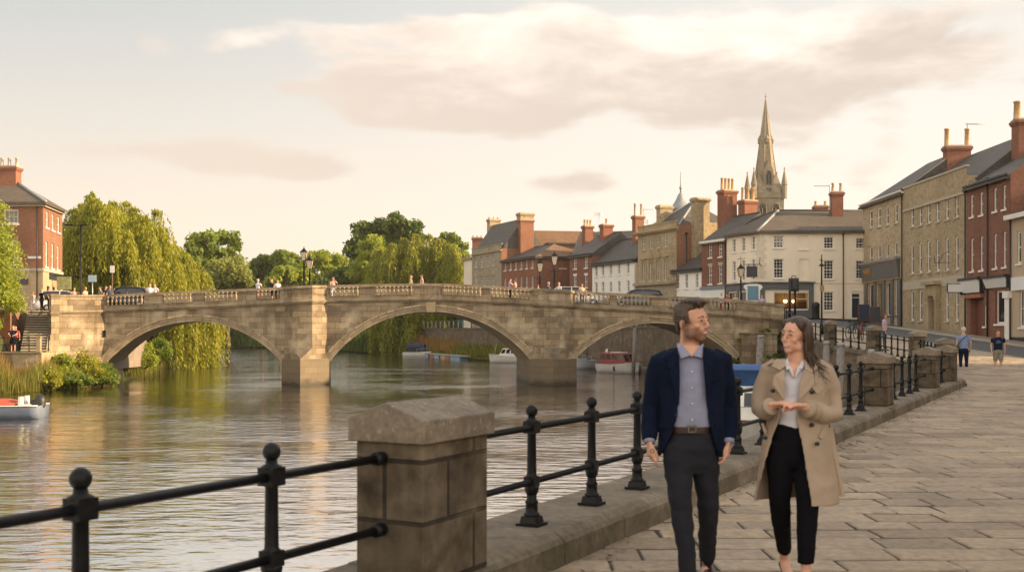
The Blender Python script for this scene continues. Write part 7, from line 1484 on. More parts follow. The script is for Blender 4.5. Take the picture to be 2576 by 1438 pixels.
# ------------------------------------------------------------------ pontoon and mooring piles
pt = thing('pontoon', 'narrow floating timber pontoon carried on coloured floats', 'pontoon', (-11, 162, 0)); a, b = Vector((-13.3, 167.5, 0)), Vector((-6.4, 147.5, 0)); dv = (b - a).normalized(); mb = MB(); mb.box((a + b) / 2 + Vector((0, 0, .42)), ((b - a).length, 1.4, .18), 0, dv); mb.build('deck', M['weathered_deck'], pt)
for k, (f_, mt) in enumerate(((.08, 'blue_float'), (.25, 'terracotta'), (.38, 'blue_float'), (.55, 'pot'), (.66, 'pot_red'), (.8, 'blue_float'), (.9, 'blue_float'))): mb = MB(); mb.box(a.lerp(b, f_) + Vector((0, 0, -.1)), (2.6, 1.25, .5), 0, dv); mb.build('float', M[mt], pt, bevel=.06)
pt = thing('jetty', 'dark timber landing stage beside the red cabin boat', 'jetty', (13, 101, 0)); mb = MB(); mb.box((GX(1628, 100), 100, .45), (5.5, 1.2, .18), 0, (.5, -.86)); mb.build('deck', M['old_wood'], pt); mb = MB(); mb.box((GX(1610, 101), 101, -.8), (.2, .2, 1.3)); mb.box((GX(1650, 99), 99, -.8), (.2, .2, 1.3)); mb.build('pile', M['old_wood'], pt)
GP = 'timber mooring piles by the river wall'
for px, yt, d, r, tilt, lb in ((1597, 826, 99, .16, -.045, 'slim leaning mooring pile behind the red cabin boat'), (1914, 843, 60, .19, -.07, 'leaning mooring pile between the man and the woman'), (2079, 858, 40, .11, -.03, 'mooring pile right of the woman, left of a close pair'), (2115, 862, 36, .125, -.04, 'mooring pile right of the woman, right of a close pair'), (2192, 879, 26, .08, -.02, 'mooring pile between the iron posts and the wide gabled pier')):
    x = GX(px, d); zt2 = ZZ(yt, d); t = thing('mooring_pile', lb, 'mooring pile', (x, d, 0), GP); mb = MB(); mb.tube([(x + tilt * 4.5, d, -1.5), (x, d, zt2 - .12)], [r * 1.15, r], 12); mb.build('shaft', M['old_wood'], t); mb = MB(); mb.tube([(x, d, zt2 - .12), (x, d, zt2 - .01), (x, d, zt2 + .01)], [r * 1.08, r * 1.06, r * .7], 12); mb.build('cap', M['lead'], t)
# small things beyond the arch
t = thing('hoarding', 'dark green hoarding behind the railing on the far river wall', 'fence', (GX(1185, 172), 172, 4.4)); plain('green_panel', (.018, .05, .04), .6, 0, .2, 2); mb = MB(); A_, B_ = (GX(1125, 186), 186), (GX(1250, 152), 152); mb.add([(A_[0], A_[1], 4.3), (B_[0], B_[1], 4.3), (B_[0], B_[1], 7.3), (A_[0], A_[1], 7.3), (A_[0] + .4, A_[1] + .2, 4.3), (B_[0] + .4, B_[1] + .2, 4.3), (B_[0] + .4, B_[1] + .2, 7.3), (A_[0] + .4, A_[1] + .2, 7.3)], [(0, 1, 2, 3), (7, 6, 5, 4), (3, 2, 6, 7), (0, 3, 7, 4), (1, 5, 6, 2)]); mb.build('panel', M['green_panel'], t)
t = thing('white_fence', 'white picket fence on the far river wall behind the middle arch', 'fence', (GX(1270, 148), 148, 4.4)); mb = MB()
for k in range(14): f_ = k / 13; mb.box((GX(1246 + 62 * f_, 153 - 14 * f_) + .8, 153 - 14 * f_, 4.4), (.28, .06, 1.8))
mb.build('pickets', M['white_paint'], t); mb = MB(); mb.tube([(GX(1246, 153) + .8, 153.05, 5.7), (GX(1308, 139) + .8, 139.05, 5.7)], .05, 5); mb.build('rail', M['white_paint'], t)
# ------------------------------------------------------------------ people
def skin_mat(name, col, rough=.5):
    m, nt, p = nt_new(name); n1 = tex_noise(nt, coords(nt), 14, 3); L(nt, ramp(nt, n1, [(.3, tuple(c * .88 for c in col)), (.7, tuple(min(1, c * 1.08) for c in col))]), p.inputs['Base Color'])
    p.inputs['Roughness'].default_value = .62; p.inputs['Specular IOR Level'].default_value = .22; p.inputs['Subsurface Weight'].default_value = .2; p.inputs['Subsurface Radius'].default_value = (.012, .005, .003); p.inputs['Subsurface Scale'].default_value = .5
def face_skin(name, col, beard, lips=(.34, .11, .09), blush=(.50, .20, .14)):
    skin_mat(name, col); m = M[name]; nt = m.node_tree; p = [n for n in nt.nodes if n.type == 'BSDF_PRINCIPLED'][0]; a = nt.nodes.new('ShaderNodeAttribute'); a.attribute_name = 'mask'; sp = nt.nodes.new('ShaderNodeSeparateColor'); L(nt, a.outputs['Color'], sp.inputs[0])
    src = p.inputs['Base Color'].links[0].from_socket; n1 = tex_noise(nt, coords(nt), 220, 2); c = mix(nt, math_(nt, 'MULTIPLY', sp.outputs[2], .3), src, blush); c = mix(nt, math_(nt, 'MULTIPLY', sp.outputs[0], math_(nt, 'ADD', math_(nt, 'MULTIPLY', n1, .4), .62)), c, beard); c = mix(nt, sp.outputs[1], c, lips); L(nt, c, p.inputs['Base Color'])
face_skin('skin', (.60, .335, .235), (.10, .055, .035)); face_skin('skin_fair', (.62, .35, .25), (.5, .28, .19), (.42, .12, .11)); skin_mat('skin_tan', (.55, .31, .21)); skin_mat('stubble', (.20, .11, .075), .6)
def cloth(name, col, var=.12, sheen=.3, weave=0, rough=.85):
    m, nt, p = nt_new(name); n1 = tex_noise(nt, coords(nt), 5, 4); col_ = ramp(nt, n1, [(.3, tuple(c * (1 - var) for c in col)), (.7, tuple(c * (1 + var) for c in col))])
    L(nt, col_, p.inputs['Base Color']); p.inputs['Roughness'].default_value = rough; p.inputs['Specular IOR Level'].default_value = .08; p.inputs['Sheen Weight'].default_value = sheen * .25
    bump(nt, tex_noise(nt, coords(nt), 9, 3), p, .25, .02)
cloth('navy_wool', (.005, .009, .024), .2, .08); cloth('charcoal', (.020, .021, .027), .15, .1); cloth('coat_tan', (.36, .28, .21), .10, .1); cloth('coat_under', (.20, .13, .08), .1, .05); cloth('black_cloth', (.006, .006, .008), .2, .03); cloth('white_cloth', (.62, .61, .66), .05, .1); cloth('navy_cloth', (.012, .016, .04), .2, .1)
cloth('pale_blue_cloth', (.20, .26, .42), .1); cloth('grey_cloth', (.22, .20, .16), .1); cloth('pink_cloth', (.55, .34, .30)); cloth('red_cloth', (.35, .05, .05)); cloth('sand_cloth', (.48, .38, .28)); cloth('denim', (.05, .07, .12)); cloth('lilac_cloth', (.42, .33, .45))
m, nt, p = nt_new('striped_shirt'); wv = nt.nodes.new('ShaderNodeTexWave'); wv.bands_direction = 'X'; wv.inputs['Scale'].default_value = 34; wv.inputs['Distortion'].default_value = .6; wv.inputs['Detail'].default_value = 1; L(nt, coords(nt), wv.inputs['Vector'])
L(nt, ramp(nt, wv.outputs['Fac'], [(.3, (.15, .165, .28)), (.68, (.32, .325, .42))]), p.inputs['Base Color']); p.inputs['Roughness'].default_value = .8; bump(nt, tex_noise(nt, coords(nt), 6, 3), p, .3, .025)
plain('leather', (.025, .011, .007), .35, 0, .2, 8); plain('black_leather', (.008, .008, .009), .3, 0, .2, 8); plain('eye_white', (.34, .29, .25), .2, 0, .03, 2); plain('iris', (.03, .018, .012), .15, 0, .1, 2); plain('teeth', (.66, .61, .54), .3, 0, .03, 2); plain('button_pale', (.55, .54, .56), .4, 0, .05, 2); plain('silver', (.25, .22, .18), .25, .9, .05, 4)
def hair_mat(name, a, b):
    m, nt, p = nt_new(name); n1 = tex_noise(nt, coords(nt, 'Object', (60, 60, 6)), 1.0, 3); L(nt, ramp(nt, n1, [(.3, a), (.7, b)]), p.inputs['Base Color']); p.inputs['Roughness'].default_value = .42; p.inputs['Specular IOR Level'].default_value = .5; bump(nt, n1, p, .5, .01)
hair_mat('hair_brown', (.022, .012, .007), (.075, .042, .022)); hair_mat('hair_dark', (.018, .009, .005), (.070, .034, .016)); hair_mat('hair_grey', (.40, .37, .33), (.58, .54, .49)); hair_mat('hair_blond', (.28, .18, .09), (.45, .30, .16))

WORK = bpy.data.scenes.new('workbench')      # solids are fused in a scene of their own, which is removed at the end
TMP = bpy.data.objects.new('tmp', bpy.data.meshes.new('tmp')); WORK.collection.objects.link(TMP); r_ = TMP.modifiers.new('r', 'REMESH'); r_.mode = 'VOXEL'; TMP.modifiers.new('s', 'SMOOTH')
def WORK_DG():
    with bpy.context.temp_override(scene=WORK, view_layer=WORK.view_layers[0]): return bpy.context.evaluated_depsgraph_get()
def remesh(mb, voxel, smooth=3, fac=.5, wrinkle=0., wscale=9., seed=0):
    """fuse the collected solids into one continuous surface"""
    me = bpy.data.meshes.new('tmp'); me.from_pydata(mb.v, [], mb.f); me.update()
    bm = bmesh.new(); bm.from_mesh(me); bmesh.ops.recalc_face_normals(bm, faces=bm.faces); bm.to_mesh(me); bm.free()
    o = TMP; o.data = me; o.modifiers['r'].voxel_size = voxel; o.modifiers['s'].iterations = smooth; o.modifiers['s'].factor = fac
    dg = WORK_DG(); out_ = bpy.data.meshes.new_from_object(o.evaluated_get(dg))
    out_.polygons.foreach_set('use_smooth', [True] * len(out_.polygons))
    if wrinkle:
        nr_ = [n_.vector.copy() for n_ in out_.vertex_normals]; cs_ = [v.co.copy() for v in out_.vertices]
        for v, c, n0_ in zip(out_.vertices, cs_, nr_):
            n1 = noise.noise(Vector((c.x * wscale + seed, c.y * wscale, c.z * wscale * 1.8))) + .5 * noise.noise(Vector((c.x * wscale * 2.3, c.y * wscale * 2, c.z * wscale * 3.6 + seed))); v.co = c + n0_ * n1 * wrinkle
    return out_
def link_mesh(name, me, mats, parent, region=None):
    """region(co) -> material slot for every face centre; vertices are world coordinates"""
    o0 = origin(parent) if parent is not None else Vector()
    for m_ in mats: me.materials.append(M[m_])
    if region: me.polygons.foreach_set('material_index', [region(q.center) for q in me.polygons])
    me.transform(Matrix.Translation(-o0)); me.name = name; o = bpy.data.objects.new(name, me); COL.objects.link(o); o.parent = parent; return o
def face_mask(me, Xi, hs, beard):
    at = me.color_attributes.new('mask', 'FLOAT_COLOR', 'POINT'); ss = lambda x, a, b: max(0., min(1., (x - a) / (b - a))) ; data = []
    for v in me.vertices:
        q = Xi @ v.co; b_ = l_ = c_ = 0.
        if q.length < .26:
            q = q / hs; ax = abs(q.x)
            if beard:
                top = -.028 - .020 * ss(.05 - ax, 0, .02) - .0 ; b_ = .85 * ss(top - q.z, -.006, .012) * ss(q.z, -.128, -.105) * ss(.045 - q.y, 0, .02); b_ = max(b_, ss(ax, .050, .060) * ss(.03 - q.z, 0, .03) * ss(q.z, -.11, -.09) * ss(.022 - q.y, 0, .014) * ss(q.y, -.05, -.02))
            l_ = ss(.010 - abs(q.z + .065), 0, .004) * ss(.025 - ax, 0, .006) * ss(-.076 - q.y, 0, .006); b_ *= 1 - l_
            c_ = .6 * math.exp(-((ax - .042) / .02) ** 2 - ((q.z + .028) / .018) ** 2) * (q.y < -.03)
        data += [b_, l_, c_, 1.]
    at.data.foreach_set('color', data)
def head_parts(mb, X, s=1., jaw=1., neck=True, ns=1.):
    """X maps head space (face towards -y, z up, metres) to the world"""
    T = lambda x, y, z: X @ Vector((x * s, y * s, z * s))
    def ell(c, r, n=12, m_=9):
        b = len(mb.v); tmp = MB(); tmp.ball((0, 0, 0), r, n, m_); mb.add([T(c[0] + p[0], c[1] + p[1], c[2] + p[2]) for p in tmp.v], tmp.f)
    def tub(pts, r, n=10): mb.tube([T(*q) for q in pts], [tuple(k * s for k in (a if hasattr(a, '__len__') else (a, a))) for a in r], n)
    ell((0, .012, .042), (.074, .096, .083)); ell((0, -.035, .02), (.062, .058, .07))
    ell((0, -.035, -.045), (.054 * jaw, .055, .06)); ell((0, -.058, -.088), (.027 * jaw, .028, .026)); 
    for i in (-1, 1):
        ell((i * .036, -.060, -.024), (.022, .021, .024)); ell((i * .047 * jaw, -.012, -.062), (.018, .035, .03)); ell((i * .077, .016, -.008), (.010, .020, .031)); ell((i * .011 * ns, -.098 * (.5 + .5 * ns), -.034), (.009 * ns, .010, .008))
        ell((i * .031, -.083, .029), (.020, .010, .008)); ell((i * .031, -.070, .006), (.022, .016, .018))
    tub([(0, -.085, .024), (0, -.092 - .005 * ns, .002), (0, -.095 - .014 * ns, -.024), (0, -.095 - .006 * ns, -.039)], [.008, .009, .0115 * ns, .008], 8)
    tub([(-.028, -.074, -.0530), (-.013, -.0875, -.0530), (0, -.0905, -.0550), (.013, -.0875, -.0530), (.028, -.074, -.0530)], [.003, .006, .006, .006, .003], 6)
    tub([(-.027, -.0735, -.0570), (-.013, -.0855, -.0700), (0, -.0885, -.0740), (.013, -.0855, -.0700), (.027, -.0735, -.0570)], [.003, .006, .0068, .006, .003], 6)
    if neck: tub([(0, .022, -.03), (0, .026, -.09), (0, .034, -.17)], [(.052, .054), (.053, .056), (.062, .06)], 14)
def face_details(par, X, s, brow, open_smile=True, region_parent=None):
    T = lambda x, y, z: X @ Vector((x * s, y * s, z * s))
    for i in (-1, 1):
        mb = MB(); b = MB(); b.ball((0, 0, 0), .0105, 12, 9); mb.add([T(i * .031 + p[0] * 1.1, -.0805 + p[1] * .9, .006 + p[2] * .62) for p in b.v], b.f, 0, True); e = mb.build('eye', M['eye_white'], par)
        mb = MB(); b = MB(); b.ball((0, 0, 0), .0060, 10, 7); mb.add([T(i * .031 + p[0] - .001, -.0875 + p[1] * .6, .006 + p[2] * .9) for p in b.v], b.f, 0, True); mb.build('iris', M['iris'], e)
        mb = MB(); mb.tube([T(i * .013, -.0935, .029), T(i * .031, -.0945, .034), T(i * .050, -.080, .028)], [.0018 * s, .0028 * s, .0013 * s], 6); mb.build('eyebrow', M[brow], par)
        mb = MB(); mb.tube([T(i * .017, -.0870, .0115), T(i * .031, -.0890, .0140), T(i * .046, -.0805, .0105)], [.0025 * s, .0042 * s, .0025 * s], 8); mb.build('eyelid', M['skin'], par)
        mb = MB(); mb.tube([T(i * .018, -.0915, .0080), T(i * .031, -.0945, .0100), T(i * .046, -.0835, .0065)], [.0010 * s, .0017 * s, .0010 * s], 5); mb.build('eyelash', M['stubble'], par)
    if open_smile: mb = MB(); mb.tube([T(-.023, -.0795, -.0570), T(-.012, -.0885, -.0622), T(0, -.0912, -.0640), T(.012, -.0885, -.0622), T(.023, -.0795, -.0570)], [.0014 * s, .0040 * s, .0048 * s, .0040 * s, .0014 * s], 6); mb.build('teeth', M['teeth'], par)
def hand(mb, w_, d, pn, side, s=1., curl=.5, spread=.06, clasp=0.):
    """w_ wrist point, d direction of the palm, pn palm side normal, side = direction of the thumb edge"""
    d = Vector(d).normalized(); pn = Vector(pn).normalized(); side = Vector(side); side = (side - d * side.dot(d)).normalized(); pn = d.cross(side) * (1 if d.cross(side).dot(pn) > 0 else -1); w_ = Vector(w_)
    def flat(p0, p1, wa, wb, th):
        vs = []
        for p, wd in ((p0, wa), (p0.lerp(p1, .5), (wa + wb) * .53), (p1, wb)):
            for k in range(10): q = 2 * math.pi * k / 10; vs.append(p + side * (wd * math.cos(q)) + pn * (th * math.sin(q)))
        mb.add(vs, [(i * 10 + k, i * 10 + (k + 1) % 10, (i + 1) * 10 + (k + 1) % 10, (i + 1) * 10 + k) for i in range(2) for k in range(10)] + [tuple(range(9, -1, -1)), tuple(range(20, 30))])
    kn = w_ + d * .088 * s; flat(w_ - d * .02 * s, kn, .028 * s, .040 * s, .0145 * s)
    for i, (o, ln) in enumerate(((.030, .074), (.010, .083), (-.010, .078), (-.029, .062))):
        p = kn + side * (o * s) - d * .012 * s; a = curl * (.75 + .15 * i); pts = [p]; dd = (d + side * (o * spread * 12)).normalized()
        for j, f_ in enumerate((.47, .30, .25)): ang = a * (.75 + .55 * j); v = dd * math.cos(ang) + pn * math.sin(ang); p = p + v * ln * s * (f_ + (.14 if j == 0 else 0)); pts.append(p)
        mb.tube(pts, [.0098 * s, .0092 * s, .0082 * s, .0062 * s], 8)
    p = w_ + d * .022 * s + side * .026 * s; p1 = p + (d * 1.0 + side * .28 + pn * .5).normalized() * .042 * s; p2 = p1 + (d * 1. + side * .02 + pn * .45).normalized() * .034 * s; p3 = p2 + (d + pn * .6 - side * .15).normalized() * .026 * s
    mb.tube([p - d * .01 * s - side * .01 * s, p1, p2, p3], [.016 * s, .0125 * s, .0105 * s, .0075 * s], 8)
def shell(levels, n=44, th=.012):
    """open-fronted garment: levels of (centre x, centre y, z, rx, ry, left edge x, right edge x)"""
    mb = MB(); rows = []
    for (cx, cy, z, rx, ry, xl, xr) in levels:
        aL = -math.acos(max(-1, min(1, (xl - cx) / rx))); aR = -math.acos(max(-1, min(1, (xr - cx) / rx)))      # front is -y
        a0, a1 = aL + 2 * math.pi, aR; row = []
        for off in (0, -th):
            pts = [(cx + (rx + off) * math.cos(a0 + (a1 - a0) * k / n), cy + (ry + off) * math.sin(a0 + (a1 - a0) * k / n), z) for k in range(n + 1)]
            row += pts if off == 0 else pts[::-1]
        rows.append(row)
    m_ = len(rows[0]); mb.add([p for r in rows for p in r], [(i * m_ + k, i * m_ + (k + 1) % m_, (i + 1) * m_ + (k + 1) % m_, (i + 1) * m_ + k) for i in range(len(rows) - 1) for k in range(m_)])
    for b in (0, (len(rows) - 1) * m_):
        for k in range(n): mb.f.append([b + k, b + k + 1, b + m_ - 2 - k, b + m_ - 1 - k]); mb.m.append(0); mb.sm.append(False)
    return mb
def tubeW(mb, pts, n=16):
    """pts: (px, py, distance, rx, ry) in the photograph's reading"""
    mb.tube([W(p[0], p[1], p[2]) for p in pts], [(p[3], p[4]) for p in pts], n)
def frame_at(px, py, d, heading, tilt=0., roll=0.): return Matrix.Translation(W(px, py, d)) @ Matrix.Rotation(heading, 4, 'Z') @ Matrix.Rotation(tilt, 4, 'X') @ Matrix.Rotation(roll, 4, 'Y')
def slab(pts, th=.008):
    """thick curved flap from a ring of points"""
    mb = MB(); n = len(pts); P_ = [Vector(p) for p in pts]; nn = (P_[1] - P_[0]).cross(P_[2] - P_[0]).normalized()
    if nn.y > 0: nn = -nn
    mb.add([p + nn * th for p in P_] + P_, [tuple(range(n)), tuple(range(2 * n - 1, n - 1, -1))] + [(i, n + i, n + (i + 1) % n, (i + 1) % n) for i in range(n)]); return mb

# ---- the man
D0 = 6.7; S0 = D0 / F
man = thing('person', 'smiling bearded man in navy blazer, striped shirt and charcoal trousers, walking', 'person', (W(1738, 1480, D0).x, D0, PATH))
HX = frame_at(1741, 811, D0, R(46), R(-3), R(-2)); hs = 1.07
mb = MB(); head_parts(mb, HX, hs, 1.08)
tubeW(mb, [(1731, 868, 6.72, .058, .058), (1734, 890, 6.73, .10, .07), (1738, 905, 6.73, .17, .085), (1738, 960, 6.72, .165, .11), (1738, 1050, 6.72, .14, .10), (1738, 1110, 6.72, .155, .11), (1738, 1165, 6.72, .15, .105)], 20)
tubeW(mb, [(1708, 1130, 6.71, .078, .08), (1712, 1260, 6.62, .054, .056), (1721, 1340, 6.58, .05, .05), (1730, 1445, 6.56, .036, .04)]); tubeW(mb, [(1770, 1130, 6.72, .078, .08), (1781, 1262, 6.76, .052, .055), (1780, 1340, 6.88, .048, .05), (1778, 1412, 7.0, .035, .04)])
tubeW(mb, [(1672, 905, 6.73, .05, .05), (1652, 940, 6.74, .048, .048), (1641, 1010, 6.77, .038, .038), (1632, 1075, 6.72, .035, .034), (1633, 1112, 6.67, .027, .024)]); tubeW(mb, [(1804, 902, 6.73, .05, .05), (1820, 940, 6.74, .048, .048), (1831, 1010, 6.78, .038, .038), (1834, 1075, 6.73, .033, .032), (1832, 1114, 6.68, .027, .024)])
hand(mb, W(1633, 1112, 6.67), (.05, -.12, -1), (.8, .5, 0), (.3, -1, 0), .95, .7); hand(mb, W(1832, 1114, 6.68), (-.12, -.15, -1), (-.9, .3, 0), (-.3, -1, 0), .95, .8)
for (px, py, d) in ((1730, 1449, 6.55), (1778, 1418, 7.0)): mb.tube([W(px, py, d), W(px, py + 12, d - .03), W(px - 2, py + 20, d - .14)], [.035, .04, .03], 8)
HXi = HX.inverted()
bmesh_man = remesh(mb, .0048, 7, .5); face_mask(bmesh_man, HXi, hs, True); link_mesh('body', bmesh_man, ['skin'], man)
face_details(man, HX, hs, 'hair_brown')
mb = MB(); T = lambda x, y, z: HX @ Vector((x * hs, y * hs, z * hs))
def hblob(c, r, mb_=None, n=14, m_=10):
    t = MB(); t.ball((0, 0, 0), r, n, m_); (mb_ or mb).add([T(c[0] + p[0], c[1] + p[1], c[2] + p[2]) for p in t.v], t.f)
hblob((0, .02, .085), (.078, .092, .052)); hblob((0, .062, .035), (.070, .052, .082)); hblob((0, -.045, .112), (.062, .045, .030)); hblob((.0, -.066, .112), (.053, .028, .022)); hblob((0, .075, -.02), (.05, .03, .045))
for i in (-1, 1): hblob((i * .071, .028, .045), (.013, .05, .05)); hblob((i * .070, -.012, .035), (.009, .016, .042))
hblob((0, -.01, .118), (.06, .07, .022)); hm = remesh(mb, .005, 6, .5)
nr_ = [n_.vector.copy() for n_ in hm.vertex_normals]
for v, n0_ in zip(hm.vertices, nr_): q = HXi @ v.co; v.co += n0_ * (.0035 * noise.noise(Vector((q.x * 70, q.y * 18, q.z * 30))) + .002 * noise.noise(Vector((q.x * 190, q.y * 40, q.z * 60))))
link_mesh('hair', hm, ['hair_brown'], man)
mb = MB(); rs = random.Random(2)
for k in range(190):      # short strands combed up and back
    x, y = rs.uniform(-.058, .058), rs.uniform(-.098, .02); z = .134 - 5.5 * x * x - 7. * max(0, -.045 - y) ** 2 - 2.0 * max(0, y - .0) ** 2; mb.tube([T(x, y, z - .004), T(x * 1.03 + rs.uniform(-.004, .004), y + .012, z + .0045 + rs.random() * .004), T(x * 1.05, y + .034, z + .001 - .25 * max(0, y + .02))], [.003, .0026, .0008], 4)
mb.build('hair_strands', M['hair_brown'], man)
# shirt, tie-less collar, belt, trousers, shoes
mb = MB(); tubeW(mb, [(1735, 872, 6.725, .062, .063), (1736, 888, 6.725, .085, .074), (1738, 905, 6.722, .150, .092), (1738, 960, 6.715, .166, .122), (1738, 1020, 6.712, .158, .122), (1738, 1060, 6.712, .152, .118), (1738, 1082, 6.714, .148, .113)], 28)
ms = remesh(mb, .009, 3, .5, .0035, 10); link_mesh('shirt', ms, ['striped_shirt'], man)
for i, pts in enumerate(([(1704, 862, 6.675), (1701, 880, 6.64), (1712, 902, 6.612), (1737, 894, 6.604), (1719, 872, 6.635)], [(1769, 864, 6.67), (1773, 882, 6.64), (1766, 901, 6.612), (1743, 895, 6.604), (1757, 874, 6.635)])): slab([W(*p) for p in pts], .006).build('collar', M['striped_shirt'], man)
mb = MB(); mb.add([W(1717, 868, 6.640), W(1759, 870, 6.640), W(1740, 897, 6.606), W(1717, 868, 6.68), W(1759, 870, 6.68), W(1740, 897, 6.64)], [(0, 2, 1), (3, 4, 5), (0, 1, 4, 3), (1, 2, 5, 4), (2, 0, 3, 5)]); mb.build('open_neck', M['skin'], man)
for py in (934, 975, 1015, 1055): mb = MB(); c = W(1741, py, 6.588); mb.tube([c, c + Vector((0, -.004, 0))], .0062, 10); mb.build('button', M['button_pale'], man)
mb = MB(); mb.lathe((0, 0, 0), [(.999, -.021), (1, -.018), (1, .018), (.999, .021)], 40); c = W(1738, 1078, 6.714); mb.v = [(c.x + p[0] * .153, c.y + p[1] * .119, c.z + p[2]) for p in mb.v]; mb.build('belt', M['leather'], man)
mb = MB(); c = W(1741, 1078, 6.592); 
for dx, dz, a, b in ((-.022, 0, .006, .044), (.022, 0, .006, .044), (0, .019, .044, .006), (0, -.019, .044, .006)): mb.box((c.x + dx, c.y - .002, c.z + dz - b / 2), (a, .008, b))
mb.build('buckle', M['silver'], man)
mb = MB(); tubeW(mb, [(1738, 1085, 6.714, .147, .113), (1738, 1120, 6.714, .164, .124), (1738, 1165, 6.716, .165, .12), (1738, 1188, 6.716, .12, .10)], 24)
tubeW(mb, [(1708, 1120, 6.70, .095, .108), (1706, 1170, 6.68, .092, .10), (1711, 1250, 6.62, .074, .078), (1716, 1300, 6.59, .066, .07), (1722, 1350, 6.575, .060, .066), (1728, 1400, 6.57, .054, .06), (1731, 1440, 6.56, .052, .058)], 20); tubeW(mb, [(1767, 1120, 6.71, .095, .108), (1774, 1170, 6.72, .088, .10), (1781, 1250, 6.745, .070, .075), (1782, 1300, 6.80, .062, .068), (1780, 1350, 6.88, .057, .064), (1778, 1404, 6.985, .050, .058)], 20)
link_mesh('trousers', remesh(mb, .009, 3, .5, .009, 7, 3), ['charcoal'], man)
for px, py, d in ((1730, 1446, 6.56), (1779, 1418, 7.0)):
    mb = MB(); zg = PATH + .012; c = W(px, py, d); mb.tube([(c.x, d + .02, c.z + .04), (c.x, d + .015, c.z - .01), (c.x, d, zg + .07)], [(.045, .05), (.046, .055), (.046, .062)], 14); mb.tube([(c.x, d + .085, zg + .045), (c.x, d + .02, zg + .05), (c.x - .005, d - .08, zg + .045), (c.x - .008, d - .16, zg + .034), (c.x - .01, d - .2, zg + .028)], [(.032, .04), (.042, .05), (.046, .044), (.046, .032), (.028, .02)], 14); link_mesh('boot', remesh(mb, .007, 2), ['leather'], man)
    mb = MB(); mb.box((c.x - .004, d - .055, PATH + .004), (.085, .27, .018)); mb.build('sole', M['black_leather'], man)
lv = []
for y, xl, xr, L_, R_, ry, dc in ((874, 1690, 1786, 1703, 1769, .082, 6.735), (884, 1668, 1806, 1702, 1771, .098, 6.73), (900, 1652, 1824, 1703, 1774, .118, 6.725), (940, 1652, 1826, 1706, 1775, .138, 6.72), (1000, 1660, 1822, 1707, 1778, .140, 6.72), (1045, 1663, 1819, 1703, 1783, .138, 6.72), (1090, 1658, 1822, 1690, 1796, .144, 6.72), (1125, 1654, 1826, 1674, 1808, .150, 6.72), (1146, 1652, 1828, 1664, 1818, .152, 6.72)): lv.append((W((xl + xr) / 2, y, dc).x, dc, W(0, y, D0).z, (xr - xl) / 2 * S0, ry, GX(L_, dc - ry * .9), GX(R_, dc - ry * .9)))
mb = shell(lv, 56, .014)
tubeW(mb, [(1684, 896, 6.73, .038, .055), (1660, 908, 6.735, .058, .068), (1648, 960, 6.75, .063, .068), (1638, 1020, 6.77, .056, .06), (1634, 1070, 6.73, .050, .053), (1634, 1107, 6.68, .044, .047)], 20); tubeW(mb, [(1792, 894, 6.73, .038, .055), (1815, 905, 6.735, .058, .068), (1823, 960, 6.75, .063, .068), (1832, 1020, 6.78, .056, .06), (1835, 1070, 6.745, .050, .053), (1833, 1110, 6.69, .044, .047)], 20)
link_mesh('jacket', remesh(mb, .0075, 4, .5, .006, 6, 9), ['navy_wool'], man)
for pts in ([(1702, 872, 6.645), (1688, 884, 6.622), (1678, 922, 6.594), (1690, 928, 6.588), (1684, 938, 6.584), (1707, 1020, 6.570), (1709, 940, 6.575), (1707, 890, 6.61)], [(1770, 870, 6.645), (1785, 884, 6.622), (1797, 920, 6.594), (1786, 926, 6.588), (1793, 936, 6.584), (1779, 1022, 6.570), (1772, 940, 6.575), (1769, 890, 6.61)]): slab([W(*p) for p in pts], .006).build('lapel', M['navy_wool'], man)
for px in (1633.5, 1833): mb = MB(); tubeW(mb, [(px, 1104, 6.682, .036, .036), (px + .5, 1113, 6.672, .0345, .0335)], 14); mb.build('shirt_cuff', M['striped_shirt'], man)
mb = MB(); c = W(1641, 1133, 6.615); mb.tube([c + Vector((0.012 * math.cos(q), .0, .012 * math.sin(q))) for q in np.linspace(0, 6.28, 12)], .003, 5); mb.build('ring', M['silver'], man)

def surf(lv, X, z):
    """front of a draped garment at a given place"""
    zz = [l[2] for l in lv][::-1]; g = lambda k: float(np.interp(z, zz, [l[k] for l in lv][::-1])); u = max(-.98, min(.98, (X - g(0)) / g(3))); return g(1) - g(4) * math.sqrt(1 - u * u)
def patch(lv, d, pts, name, mat, par, out=.006):
    q = []
    for px, py in pts: w_ = W(px, py, d - .12); q.append((w_.x, surf(lv, w_.x, w_.z) - out, w_.z))
    slab(q, .007).build(name, M[mat], par)
for x0, x1 in ((1664, 1690), (1799, 1819)): patch(lv, 6.72, [(x0, 1066), (x1, 1064), (x1 + 1, 1078), (x0, 1081)], 'pocket_flap', 'navy_wool', man)
patch(lv, 6.72, [(1786, 955), (1806, 951), (1807, 956), (1787, 960)], 'breast_pocket', 'navy_wool', man)
mb = MB(); w_ = W(1701, 1044, 6.6); c = Vector((w_.x, surf(lv, w_.x, w_.z) - .006, w_.z)); mb.tube([c, c + Vector((0, -.006, 0))], .009, 10); mb.build('jacket_button', M['black_leather'], man)

